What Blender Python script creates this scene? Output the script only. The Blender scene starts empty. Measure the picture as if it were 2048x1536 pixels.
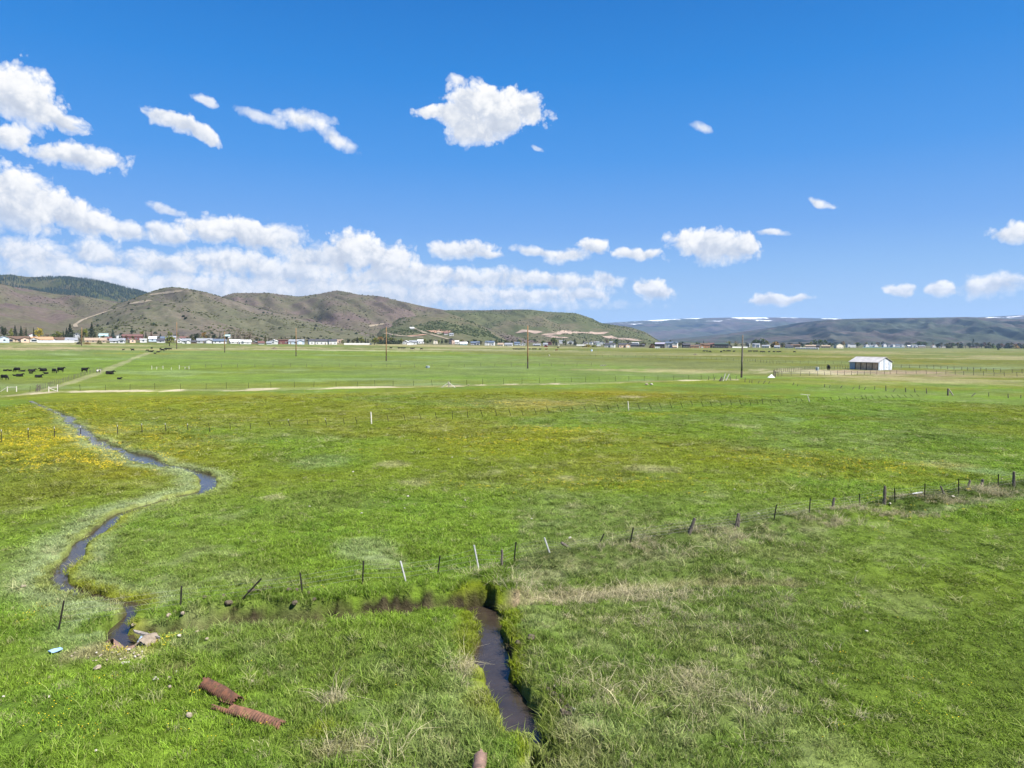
import bpy, bmesh, math, random
import numpy as np
from mathutils import Vector, Matrix
from mathutils.bvhtree import BVHTree

SC = bpy.context.scene
COL = SC.collection
rnd = random.Random(7)
nprng = np.random.default_rng(11)

# ------------------------------------------------------------------ camera
F = 1421.0                       # focal length in pixels of the 2048-wide photograph
HOR = 680.0                      # row of the true horizon
CAMZ = 10.0
PITCH = math.atan((768 - HOR) / F)
cam = bpy.data.cameras.new('camera')
cam.sensor_width = 36.0
cam.lens = 36.0 * F / 2048.0
cam.clip_start = 0.5
cam.clip_end = 80000.0
camo = bpy.data.objects.new('camera', cam)
camo.location = (0, 0, CAMZ)
camo.rotation_euler = (math.pi / 2 - PITCH, 0, 0)
COL.objects.link(camo)
SC.camera = camo

# ------------------------------------------------------------------ exposure, sun, sky
EXPOSURE = 1.2
SC.view_settings.view_transform = 'Standard'
SC.view_settings.look = 'None'
SC.view_settings.gamma = 1.0
SC.view_settings.use_curve_mapping = False
SC.view_settings.exposure = EXPOSURE
SC.cycles.max_bounces = 6
SC.cycles.diffuse_bounces = 2
SC.cycles.glossy_bounces = 3
SC.cycles.transmission_bounces = 3
SC.cycles.volume_bounces = 1
SC.cycles.transparent_max_bounces = 8
SC.cycles.caustics_reflective = False
SC.cycles.caustics_refractive = False
SC.cycles.use_denoising = True
SC.cycles.denoiser = 'OPENIMAGEDENOISE'
SC.cycles.denoising_input_passes = 'RGB_ALBEDO_NORMAL'
SC.cycles.denoising_prefilter = 'ACCURATE'

SUN_AZ, SUN_EL = math.radians(124), math.radians(50)     # azimuth clockwise from the view direction (+Y)
sundir = Vector((math.sin(SUN_AZ) * math.cos(SUN_EL), math.cos(SUN_AZ) * math.cos(SUN_EL), math.sin(SUN_EL)))
sl = bpy.data.lights.new('sun', 'SUN')
sl.energy = 4.6
sl.angle = math.radians(0.53)
sl.color = (1.0, 0.965, 0.90)
so = bpy.data.objects.new('sun', sl)
so.rotation_euler = sundir.to_track_quat('Z', 'Y').to_euler()
so.location = (100, 0, 200)
COL.objects.link(so)

_cp, _sp = math.cos(PITCH), math.sin(PITCH)


def ray(px, py):
    a, b = (px - 1024) / F, (768 - py) / F
    return np.array([a, _cp + b * _sp, -_sp + b * _cp])


def ang(px, py):
    d = ray(px, py)
    d = d / np.linalg.norm(d)
    return math.degrees(math.atan2(d[0], d[1])), math.degrees(math.asin(d[2]))


def nd(nt, typ, **kw):
    n = nt.nodes.new(typ)
    for k, v in kw.items():
        setattr(n, k, v)
    return n


def setin(nt, sock, v):
    if isinstance(v, bpy.types.NodeSocket):
        nt.links.new(v, sock)
    else:
        sock.default_value = v


def math_(nt, op, a, b=None, c=None, clamp=False):
    n = nd(nt, 'ShaderNodeMath', operation=op, use_clamp=clamp)
    for i, v in enumerate((a, b, c)):
        if v is not None:
            setin(nt, n.inputs[i], v)
    return n.outputs[0]


def mixc(nt, f, a, b, blend='MIX'):
    n = nd(nt, 'ShaderNodeMix', data_type='RGBA', blend_type=blend)
    setin(nt, n.inputs[0], f)
    setin(nt, n.inputs[6], a if isinstance(a, bpy.types.NodeSocket) else (*a, 1))
    setin(nt, n.inputs[7], b if isinstance(b, bpy.types.NodeSocket) else (*b, 1))
    return n.outputs[2]


def noise(nt, vec, scale, detail=4, rough=0.55, lac=2.0, dist=0.0, dim='3D'):
    n = nd(nt, 'ShaderNodeTexNoise', noise_dimensions=dim)
    if vec is not None:
        nt.links.new(vec, n.inputs['Vector'])
    n.inputs['Scale'].default_value = scale
    n.inputs['Detail'].default_value = detail
    n.inputs['Roughness'].default_value = rough
    n.inputs['Lacunarity'].default_value = lac
    n.inputs['Distortion'].default_value = dist
    return n


def ramp(nt, fac, stops):
    n = nd(nt, 'ShaderNodeValToRGB')
    el = n.color_ramp.elements
    while len(el) < len(stops):
        el.new(0.5)
    for e, (p, c) in zip(el, stops):
        e.position = p
        e.color = (*c, 1) if len(c) == 3 else c
    nt.links.new(fac, n.inputs[0])
    return n.outputs[0]


def build_world():
    w = bpy.data.worlds.new('World')
    SC.world = w
    w.use_nodes = True
    nt = w.node_tree
    nt.nodes.clear()
    STR = 0.06
    sky = nd(nt, 'ShaderNodeTexSky')
    sky.sky_type = 'NISHITA'
    sky.sun_disc = False
    sky.sun_elevation = SUN_EL
    sky.sun_rotation = SUN_AZ
    sky.altitude = 1800
    sky.air_density = 1.0
    sky.dust_density = 0.35
    sky.ozone_density = 2.6
    # direction -> (azimuth, elevation) in degrees
    tc = nd(nt, 'ShaderNodeTexCoord')
    sep = nd(nt, 'ShaderNodeSeparateXYZ')
    nt.links.new(tc.outputs['Generated'], sep.inputs[0])
    A = math_(nt, 'MULTIPLY', math_(nt, 'ARCTAN2', sep.outputs[0], sep.outputs[1]), 57.29578)
    E = math_(nt, 'MULTIPLY', math_(nt, 'ARCSINE', sep.outputs[2]), 57.29578)
    # deep high-altitude blue, paling towards the horizon; a quarter of the physical sky keeps its change with bearing
    kk = 1.0 / (STR * 2 ** EXPOSURE)

    def s2l(c):
        return tuple((((v / 255 + 0.055) / 1.055) ** 2.4) * kk for v in c)
    grad = ramp(nt, math_(nt, 'MULTIPLY_ADD', E, 1 / 60.0, 0.1), [(0.0, s2l((182, 208, 236))), (0.11, s2l((178, 208, 240))), (0.155, s2l((156, 198, 242))), (0.24, s2l((112, 170, 240))), (0.33, s2l((66, 152, 236))), (0.43, s2l((26, 136, 226))), (0.52, s2l((0, 120, 210))), (1.0, s2l((0, 84, 176)))])
    low = nd(nt, 'ShaderNodeVectorMath', operation='MINIMUM')
    nt.links.new(sky.outputs[0], low.inputs[0])
    low.inputs[1].default_value = (0.55 * kk, 0.66 * kk, 0.88 * kk)
    skyc = mixc(nt, 0.88, low.outputs[0], grad)
    cmb = nd(nt, 'ShaderNodeCombineXYZ')
    nt.links.new(A, cmb.inputs[0])
    nt.links.new(E, cmb.inputs[1])
    P0 = cmb.outputs[0]
    # billowing warp of the cloud coordinates
    n1 = noise(nt, P0, 0.42, 2.5, 0.5)
    sub = nd(nt, 'ShaderNodeVectorMath', operation='SUBTRACT')
    nt.links.new(n1.outputs['Color'], sub.inputs[0])
    sub.inputs[1].default_value = (0.5, 0.5, 0.5)
    ma = nd(nt, 'ShaderNodeVectorMath', operation='MULTIPLY_ADD')
    nt.links.new(sub.outputs[0], ma.inputs[0])
    ma.inputs[1].default_value = (1.5, 1.0, 0)
    nt.links.new(P0, ma.inputs[2])
    P = ma.outputs[0]
    vor = nd(nt, 'ShaderNodeTexVoronoi', feature='SMOOTH_F1')
    vor.voronoi_dimensions = '2D'
    vor.inputs['Scale'].default_value = 0.85
    vor.inputs['Detail'].default_value = 3.0
    vor.inputs['Roughness'].default_value = 0.6
    vor.inputs['Smoothness'].default_value = 0.35
    nt.links.new(P, vor.inputs['Vector'])
    n2 = noise(nt, P0, 1.3, 3, 0.5)
    # edge value: fbm + billows
    e1 = math_(nt, 'MULTIPLY_ADD', vor.outputs['Distance'], -0.50, 0.45)
    e2 = math_(nt, 'MULTIPLY_ADD', n2.outputs['Fac'], 0.50, -0.24)
    edge = math_(nt, 'ADD', e1, e2)
    n3 = noise(nt, P, 0.7, 4, 0.55)
    shn = math_(nt, 'MULTIPLY_ADD', n3.outputs['Fac'], 0.9, -0.45)
    shn = math_(nt, 'ADD', shn, math_(nt, 'MULTIPLY', e1, 0.75))
    T = {}
    for sharp in (2.0, 4.0, 7.0):
        soft = {2.0: 1.2, 4.0: 1.7, 7.0: 2.5}[sharp]
        T[sharp] = math_(nt, 'MULTIPLY_ADD', edge, soft * 0.95, soft * 1.12)
    alpha, shade = None, None
    for (cx, cy, rx, ry, rot, sharp, thick, dark) in CLOUDS:
        a0, e0 = ang(cx, cy)
        a1, _ = ang(cx + 10, cy)
        _, e1_ = ang(cx, cy - 10)
        ra, re = abs(a1 - a0) / 10 * rx, abs(e1_ - e0) / 10 * ry
        mp = nd(nt, 'ShaderNodeMapping', vector_type='TEXTURE')
        mp.inputs['Location'].default_value = (a0, e0, 0)
        mp.inputs['Rotation'].default_value = (0, 0, math.radians(-rot))
        mp.inputs['Scale'].default_value = (ra, re, 1)
        nt.links.new(P, mp.inputs['Vector'])
        ln = nd(nt, 'ShaderNodeVectorMath', operation='LENGTH')
        nt.links.new(mp.outputs[0], ln.inputs[0])
        al = math_(nt, 'MULTIPLY_ADD', ln.outputs['Value'], -{2.0: 1.2, 4.0: 1.7, 7.0: 2.5}[sharp], T[sharp], clamp=True)
        if thick < 1:
            al = math_(nt, 'MULTIPLY', al, thick)
        dt = nd(nt, 'ShaderNodeVectorMath', operation='DOT_PRODUCT')
        nt.links.new(mp.outputs[0], dt.inputs[0])
        dt.inputs[1].default_value = (0.10 * dark, 0.62 * dark, 0)
        al = math_(nt, 'MULTIPLY', al, math_(nt, 'MULTIPLY_ADD', dt.outputs['Value'], 0.9, 1.18, clamp=True))
        if alpha is None:
            alpha, shade = al, dt.outputs['Value']
        else:
            mx = nd(nt, 'ShaderNodeMix', data_type='FLOAT')
            nt.links.new(al, mx.inputs[0])
            nt.links.new(shade, mx.inputs[2])
            nt.links.new(dt.outputs['Value'], mx.inputs[3])
            shade = mx.outputs[0]
            inv = math_(nt, 'SUBTRACT', 1.0, alpha)
            alpha = math_(nt, 'MULTIPLY_ADD', inv, al, alpha)
    # the same broken cumulus all round, outside the view
    off = math_(nt, 'GREATER_THAN', math_(nt, 'ABSOLUTE', A), 40.0)
    n4 = noise(nt, P0, 0.09, 5, 0.6)
    band = math_(nt, 'SUBTRACT', 1.0, math_(nt, 'ABSOLUTE', math_(nt, 'MULTIPLY_ADD', E, 1 / 16.0, -0.7)), clamp=True)
    g = math_(nt, 'MULTIPLY_ADD', n4.outputs['Fac'], 9.0, -4.9, clamp=True)
    g = math_(nt, 'MULTIPLY', math_(nt, 'MULTIPLY', g, band), off)
    alpha = math_(nt, 'MAXIMUM', alpha, g)
    alpha = math_(nt, 'SMOOTHSTEP', alpha, 0.0, 1.0) if False else alpha
    sh = math_(nt, 'ADD', math_(nt, 'MULTIPLY_ADD', shade, 0.62, 0.58), shn, clamp=True)
    k = 1.0 / (STR * 2 ** EXPOSURE)
    cc = ramp(nt, sh, [(0.0, (0.50 * k, 0.56 * k, 0.68 * k)), (0.42, (0.68 * k, 0.73 * k, 0.82 * k)), (0.72, (0.96 * k, 0.965 * k, 0.975 * k)), (1.0, (1.08 * k, 1.07 * k, 1.05 * k))])
    out = mixc(nt, alpha, skyc, cc)
    bg = nd(nt, 'ShaderNodeBackground')
    nt.links.new(out, bg.inputs[0])
    bg.inputs[1].default_value = STR
    wo = nd(nt, 'ShaderNodeOutputWorld')
    nt.links.new(bg.outputs[0], wo.inputs[0])
    w.cycles.sampling_method = 'MANUAL'
    w.cycles.sample_map_resolution = 256


# clouds of the photograph, far to near: centre, radii, tilt, edge sharpness, opacity, contrast
CLOUDS = [
    (560, 600, 680, 46, 0, 2.0, 0.62, 0.3), (1060, 612, 240, 12, 0, 2.0, 0.35, 0.3), (60, 590, 200, 34, 0, 2.0, 0.6, 0.4),
    (110, 545, 180, 30, 4, 4.0, 0.8, 0.9), (300, 570, 190, 32, 4, 4.0, 0.84, 0.9), (520, 580, 200, 32, 4, 4.0, 0.84, 0.9), (700, 588, 190, 28, 4, 4.0, 0.84, 0.9),
    (880, 590, 170, 24, 3, 4.0, 0.84, 0.9), (1050, 590, 120, 16, 3, 4.0, 0.84, 0.9), (1170, 588, 70, 14, 4, 4.0, 0.84, 0.9),
    (570, 545, 174, 33, 4, 4.0, 0.9, 1.15), (800, 555, 156, 29, 4, 4.0, 0.9, 1.15), (960, 556, 101, 22, 4, 4.0, 0.9, 1.15), (1060, 556, 78, 17, 5, 4.0, 0.9, 1.15), (1140, 562, 70, 18, 8, 4.0, 0.9, 1), (1215, 562, 34, 14, 10, 4.0, 0.85, 1),
    (330, 530, 101, 26, 4, 4.0, 0.9, 1.15), (450, 520, 101, 28, 3, 4.0, 0.9, 1.15), (60, 505, 101, 31, 4, 4.0, 0.9, 1.15), (195, 505, 66, 29, 4, 4.0, 0.9, 1.15),
    (640, 515, 87, 31, 3, 4.0, 0.9, 1.15), (710, 502, 62, 44, 8, 7.0, 1, 1), (775, 518, 66, 36, 12, 7.0, 1, 1), (860, 540, 60, 16, 5, 4.0, 0.9, 1),
    (560, 478, 62, 34, 10, 4.0, 0.9, 1), (500, 468, 60, 32, 5, 7.0, 1, 1), (430, 460, 66, 30, 0, 7.0, 1, 1), (335, 468, 60, 22, 5, 4.0, 0.9, 1.15),
    (240, 458, 66, 20, 14, 4.0, 0.9, 1), (150, 432, 90, 32, 14, 7.0, 1, 1), (35, 402, 112, 66, 12, 7.0, 1, 1),
    (335, 417, 42, 12, 12, 4.0, 0.7, 1),
    (160, 316, 100, 26, 3, 7.0, 1, 1), (15, 274, 44, 24, 0, 7.0, 1, 1), (110, 236, 62, 24, 16, 7.0, 1, 1), (45, 196, 84, 64, 14, 7.0, 1, 1),
    (345, 242, 60, 21, 14, 7.0, 0.95, 0.8), (400, 264, 48, 18, 22, 7.0, 0.95, 0.8), (411, 205, 27, 10, 16, 4.0, 0.8, 0.8),
    (525, 236, 58, 11, 16, 2.0, 0.7, 0.6), (610, 240, 58, 20, 3, 2.0, 0.95, 0.7), (672, 277, 48, 16, 28, 2.0, 0.9, 0.7),
    (920, 164, 32, 12, 10, 4.0, 0.85, 0.8), (885, 222, 52, 15, -8, 7.0, 1, 0.8), (1045, 214, 52, 34, 22, 7.0, 1, 0.9), (945, 262, 52, 32, 0, 7.0, 1, 1), (925, 240, 60, 28, 8, 7.0, 1, 1), (1000, 250, 50, 30, -10, 7.0, 1, 1), (970, 210, 76, 44, 8, 7.0, 1, 0.9),
    (1404, 255, 24, 7, 18, 2.0, 0.75, 0.7), (1640, 405, 27, 9, 20, 4.0, 0.9, 0.7), (1075, 300, 12, 5, 20, 4.0, 0.5, 0.7),
    (975, 506, 32, 10, 0, 4.0, 0.9, 1), (920, 497, 64, 20, 0, 7.0, 0.95, 1), (1080, 502, 60, 9, 8, 4.0, 0.9, 0.8), (1140, 510, 52, 13, -4, 4.0, 0.95, 0.8), (1186, 492, 34, 19, 5, 7.0, 1, 1), (1275, 508, 56, 12, 5, 7.0, 1, 1),
    (1490, 490, 28, 24, 0, 7.0, 1, 1), (1385, 484, 54, 25, 5, 7.0, 1, 1), (1437, 494, 72, 32, 3, 7.0, 1, 1), (1546, 466, 38, 7, 3, 4.0, 0.85, 0.8),
    (2040, 465, 66, 20, 3, 7.0, 1, 1), (1806, 579, 38, 14, 3, 7.0, 0.95, 1), (1890, 577, 32, 17, 3, 7.0, 0.95, 1), (1990, 572, 90, 24, -3, 4.0, 0.95, 1),
    (1545, 598, 56, 13, 0, 7.0, 0.95, 1), (1600, 596, 28, 9, 0, 4.0, 0.9, 1), (1310, 577, 42, 23, 8, 7.0, 1, 1),
]
build_world()
# ------------------------------------------------------------------ numeric noise for terrain and colour fields
def _hash(ix, iy, seed):
    n = (ix.astype(np.int64) * 374761393 + iy.astype(np.int64) * 668265263 + seed * 1442695041) & 0xFFFFFFFF
    n = ((n ^ (n >> 13)) * 1274126177) & 0xFFFFFFFF
    return ((n ^ (n >> 16)) & 0xFFFF) / 65535.0


def vnoise(x, y, seed=0):
    ix, iy = np.floor(x), np.floor(y)
    fx, fy = x - ix, y - iy
    fx, fy = fx * fx * fx * (fx * (fx * 6 - 15) + 10), fy * fy * fy * (fy * (fy * 6 - 15) + 10)
    a, b, c, d = _hash(ix, iy, seed), _hash(ix + 1, iy, seed), _hash(ix, iy + 1, seed), _hash(ix + 1, iy + 1, seed)
    return (a + (b - a) * fx) * (1 - fy) + (c + (d - c) * fx) * fy


def fbm(x, y, seed=0, octv=4, gain=0.5):
    s, amp, tot = 0.0, 1.0, 0.0
    for i in range(octv):
        s = s + amp * vnoise(x * 0.8 - y * 0.6 + 17.3 * i, x * 0.6 + y * 0.8 - 9.1 * i, seed + i)
        tot += amp
        amp *= gain
        x, y = x * 2.03, y * 2.03
    return s / tot


def sstep(a, b, x):
    t = np.clip((x - a) / (b - a), 0, 1)
    return t * t * (3 - 2 * t)


# ------------------------------------------------------------------ the lie of the land
S_PX = np.array([-2500, 0, 300, 700, 1055, 1300, 1800, 2600, 5000], float)
S_V = np.array([0.021, 0.0205, 0.0150, 0.0078, 0.0022, -0.0012, -0.0062, -0.0070, -0.0070])
R_V = np.array([800, 800, 900, 1000, 1200, 1800, 2400, 2500, 2500], float)


def azpx(x, y):
    az = np.clip(np.arctan2(x, y), -1.2, 1.2)
    return 1024 + F * np.tan(az)


def lie(x, y):
    """broad shape of the valley floor: the fan rising to the hills on one side, falling gently to the other"""
    p, r = azpx(x, y), np.hypot(x, y)
    rr = np.clip(r - 190, 0, None)
    rr = np.minimum(rr, np.interp(p, S_PX, R_V))
    rr = np.where(rr < 60, rr * rr / 120.0, rr - 30)
    return np.interp(p, S_PX, S_V) * rr


def at(px, py, zoff=0.0):
    """point of the valley floor seen at a pixel of the photograph"""
    d = ray(px, py)
    h = math.hypot(d[0], d[1])
    rs = np.concatenate([np.linspace(4, 120, 600), np.geomspace(121, 9000, 3000)])
    gx, gy = d[0] / h * rs, d[1] / h * rs
    gap = CAMZ + d[2] / h * rs - lie(gx, gy) - zoff
    i = np.argmax(gap <= 0)
    if gap[i] > 0:
        i = len(rs) - 1
        r = rs[i]
    else:
        t = gap[i - 1] / (gap[i - 1] - gap[i])
        r = rs[i - 1] + t * (rs[i] - rs[i - 1])
    x, y = d[0] / h * r, d[1] / h * r
    return np.array([x, y, float(lie(np.array(x), np.array(y))) + zoff])


def polyline(pix):
    return np.array([at(*p[:2])[:2] for p in pix])


def seg_dist(x, y, pl, extra=None):
    """distance to a polyline; EXTRA (per vertex) is interpolated at the nearest point; also the signed side"""
    best = np.full(x.shape, 1e9)
    ex = np.zeros(x.shape)
    side = np.zeros(x.shape)
    for i in range(len(pl) - 1):
        ax, ay = pl[i]
        bx, by = pl[i + 1]
        dx, dy = bx - ax, by - ay
        L = dx * dx + dy * dy + 1e-12
        t = np.clip(((x - ax) * dx + (y - ay) * dy) / L, 0, 1)
        d = np.hypot(x - ax - t * dx, y - ay - t * dy)
        m = d < best
        best = np.where(m, d, best)
        if extra is not None:
            ex = np.where(m, extra[i] + t * (extra[i + 1] - extra[i]), ex)
        side = np.where(m, np.sign((x - ax) * dy - (y - ay) * dx), side)
    return best, ex, side


# creek and ditches: pixel centre line and visible water width (pixels)
CREEK = [(60, 801, 2), (101, 819, 4), (141, 836, 12), (135, 843, 12), (164, 855, 12), (169, 866, 16), (182, 874, 12), (199, 886, 27), (224, 896, 20), (246, 902, 8), (274, 914, 46), (299, 921, 26), (325, 928, 14), (364, 934, 12), (391, 942, 15), (414, 951, 24), (417, 964, 18), (412, 976, 14), (391, 983, 16), (352, 991, 15), (312, 1002, 15), (281, 1011, 15), (247, 1021, 15), (227, 1032, 15), (213, 1047, 18), (193, 1063, 24), (169, 1075, 22), (156, 1086, 20), (155, 1097, 24), (146, 1110, 32), (130, 1130, 28), (117, 1143, 26), (120, 1160, 22), (138, 1170, 26), (161, 1178, 26), (187, 1184, 24), (213, 1191, 27), (247, 1197, 22), (274, 1202, 32), (272, 1213, 30), (256, 1227, 28), (238, 1243, 38), (234, 1260, 42), (243, 1276, 44), (262, 1288, 36)]
DITCH = [(938, 1199, 14), (965, 1203, 46), (978, 1224, 38), (981, 1248, 34), (983, 1271, 46), (983, 1292, 62), (985, 1313, 58), (994, 1336, 44), (1007, 1362, 50), (1020, 1392, 58), (1040, 1420, 66), (1055, 1442, 66), (1066, 1456, 20), (1080, 1472, 5), (1094, 1490, 12), (1108, 1512, 9), (1114, 1528, 4), (1118, 1545, 3)]
BRANCH = [(985, 1232, 20), (1010, 1236, 22), (1026, 1237, 10)]
TRENCH = [(1060, 1486, 3), (1072, 1508, 8), (1084, 1538, 10), (1100, 1590, 8)]
SLOT = [(268, 1262, 16), (330, 1256, 14), (390, 1249, 16), (443, 1241, 16), (495, 1236, 17), (564, 1232, 16), (642, 1226, 15), (720, 1217, 14), (772, 1211, 13), (850, 1207, 12), (929, 1203, 16), (965, 1203, 20)]
SWALE = [(1037, 1206), (1102, 1189), (1154, 1183), (1206, 1176), (1284, 1166), (1362, 1159), (1440, 1160), (1532, 1166), (1590, 1168)]
BERM = [(960, 1184), (1100, 1146), (1250, 1117), (1400, 1093), (1562, 1064), (1718, 1041), (1809, 1027), (1900, 1014), (2018, 995), (2200, 966), (2500, 925)]
FENCELINE = [(0, 1290), (117, 1262), (361, 1219), (605, 1188), (725, 1168), (875, 1155), (960, 1145), (1030, 1125), (1150, 1106), (1260, 1086), (1378, 1069), (1476, 1053), (1548, 1042), (1620, 1029), (1720, 1016), (1790, 1005), (1850, 997), (1962, 981), (2028, 973), (2200, 947), (2500, 908)]


def wl(pl):
    p = polyline(pl)
    return p, np.array([q[2] * math.hypot(*p[i]) / F * 0.5 * 1.05 + 0.03 for i, q in enumerate(pl)])


CREEK_P, CREEK_W = wl([(a, b, c * (0.64 if b > 1040 else 1.0)) for a, b, c in CREEK])
DITCH_P, DITCH_W = wl(DITCH)
BRANCH_P, BRANCH_W = wl(BRANCH)
TRENCH_P, TRENCH_W = wl(TRENCH)
SLOT_P, SLOT_W = wl(SLOT)
SWALE_P = polyline(SWALE)
BERM_P = polyline(BERM)
FENCE_P = np.array([at(p[0], p[1], 0.42 * min(1.0, max(0.0, (p[0] - 960) / 150.0)))[:2] for p in FENCELINE])


LANE_P = polyline([(58, 787), (115, 773), (150, 762.5), (190, 748.5), (240, 728.5), (275, 713.5), (300, 705)])
BANK_X0 = float(at(325, 1250)[0])


def fields(x, y):
    """height and the distances that height, colour and grass all read"""
    r = np.hypot(x, y)
    z = lie(x, y)
    f = {}
    near = (r < 190) & (y > 0)
    xs, ys = x[near], y[near]
    wob = (vnoise(xs * 1.9, ys * 1.9, 3) - 0.5) * 0.5 + (vnoise(xs * 4.5, ys * 4.5, 4) - 0.5) * 0.22

    def chan(P, W):
        d, w, s = seg_dist(xs, ys, P, W)
        return d + wob * np.clip(w * 0.9, 0.12, 0.5), w, s
    dc, wc, sc_ = chan(CREEK_P, CREEK_W)
    dd, wd, sd_ = chan(DITCH_P, DITCH_W)
    db, wb, _ = chan(BRANCH_P, BRANCH_W)
    dt, wt, _ = chan(TRENCH_P, TRENCH_W)
    ds, ws, ss = chan(SLOT_P, SLOT_W)
    dw, _, _ = seg_dist(xs, ys, SWALE_P)
    dbm, _, _ = seg_dist(xs, ys, BERM_P)
    df, _, sf = seg_dist(xs, ys, FENCE_P)
    zz = z[near]
    rr = r[near]
    # bumps of the turf
    zz = zz + (fbm(xs * 0.16, ys * 0.16, 21, 3) - 0.5) * 0.5 * sstep(150, 60, rr) + (fbm(xs * 1.1, ys * 1.1, 25, 3) - 0.5) * 0.16 * sstep(90, 30, rr)
    # grassy berm along the fence, tussocky
    tus = 0.55 + 0.9 * fbm(xs * 0.7, ys * 0.7, 31, 3)
    zz = zz + 0.15 * np.exp(-(dbm / 1.1) ** 2) * tus + 0.46 * np.exp(-(df / 0.85) ** 2) * (0.75 + 0.5 * (tus - 0.5)) * sstep(-1.0, 1.5, xs)
    zz = zz + 0.18 * np.exp(-((dd - 1.6) / 0.7) ** 2) * tus * (dd > 0.6)
    zz = zz - 0.28 * np.exp(-(dw / 0.55) ** 2)
    zz = zz - 0.16 * np.exp(-(ds / 0.9) ** 2) * (ss > 0)
    # raw turf bank on the far side of the slot
    dsb = ds - ws + wob * 0.8
    zz = zz + (0.46 + 0.35 * (tus - 1)) * sstep(0.06, 0.34, dsb) * (1 - sstep(0.8, 2.2, dsb)) * (ss < 0) * sstep(BANK_X0, BANK_X0 + 1.0, xs)

    def carve(zz, d, w, depth, bank):
        return zz - depth * (1 - sstep(0.0, 1.0, np.clip((d - w * 0.75) / (w * 0.25 + bank), 0, 1)))
    far = sstep(40, 75, rr)
    zz = carve(zz, dc, wc, 0.55 - 0.22 * far, 0.22)
    zz = carve(zz, dd, wd, 0.75 * sstep(0.02, 0.2, wd), 0.16)
    zz = carve(zz, db, wb, 0.6, 0.2)
    zz = carve(zz, dt, wt, 0.6, 0.12)
    zz = carve(zz, ds, ws + 0.12, 0.75, 0.12)
    z = z.copy()
    z[near] = zz
    full = lambda v, fill: np.where(near, np.put(np.full(x.shape, 0.0), [], 0) or fill, fill) if False else _fill(near, v, fill, x.shape)
    f['creek'] = full(dc - wc, 99.0)
    f['creek_side'] = full(sc_, 0.0)
    f['ditch'] = full(np.minimum(np.minimum(dd - wd, db - wb), dt - wt), 99.0)
    f['ditch_side'] = full(sd_, 0.0)
    f['slot'] = full(ds - ws, 99.0)
    f['slot_side'] = full(ss, 0.0)
    f['swale'] = full(dw, 99.0)
    f['berm'] = full(dbm, 99.0)
    f['fence'] = full(df, 99.0)
    f['fence_side'] = full(sf, 0.0)
    return z, f


def _fill(mask, v, fill, shape):
    out = np.full(shape, float(fill))
    out[mask] = v
    return out


# ------------------------------------------------------------------ colours of the fields (what grows where)
C_FRESH = np.array([0.118, 0.182, 0.020])
C_LUSH = np.array([0.080, 0.142, 0.018])
C_DULL = np.array([0.110, 0.146, 0.034])
C_OLIVE = np.array([0.142, 0.154, 0.011])
C_YELLOW = np.array([0.260, 0.205, 0.010])
C_ORANGE = np.array([0.215, 0.160, 0.015])
C_TAN = np.array([0.330, 0.275, 0.150])
C_STRAW = np.array([0.400, 0.350, 0.220])
C_PALE = np.array([0.200, 0.260, 0.135])
C_SILVER = np.array([0.215, 0.255, 0.125])
C_MUD = np.array([0.060, 0.045, 0.028])
C_SOIL = np.array([0.150, 0.110, 0.070])
C_PINK = np.array([0.270, 0.195, 0.130])
C_MOSS = np.array([0.157, 0.178, 0.006])
C_PASTURE = np.array([0.124, 0.168, 0.042])
C_TOWN = np.array([0.105, 0.100, 0.055])
C_DRYGREEN = np.array([0.128, 0.146, 0.044])
C_MARSH = np.array([0.112, 0.119, 0.011])


def line_r(pix):
    """boundary between fields: distance along each bearing"""
    pts = [(p[0], math.hypot(*at(*p)[:2])) for p in pix]
    a, b = np.array([p[0] for p in pts], float), np.array([p[1] for p in pts])
    return lambda P: np.interp(P, a, b)


CROSS = line_r([(-300, 796), (0, 792), (100, 783), (512, 777), (900, 771), (1200, 765), (1450, 758), (1700, 757), (2048, 752), (2400, 748)])
STRIP_N = line_r([(-300, 799), (0, 795), (100, 786), (512, 782), (900, 774), (1200, 768), (1450, 760)])
PASTURE_FAR = line_r([(-300, 700), (0, 700), (400, 702), (700, 700), (900, 703), (1100, 716), (1250, 728), (1400, 745), (1500, 752), (1700, 757), (2100, 757)])

TOWN = line_r([(-300, 685.5), (0, 685.5), (250, 686.5), (500, 688.5), (760, 689.3), (1000, 691.8), (1200, 694.5), (1300, 696), (1500, 696), (1700, 696.2), (1900, 696.6), (2100, 697.2)])

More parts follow.
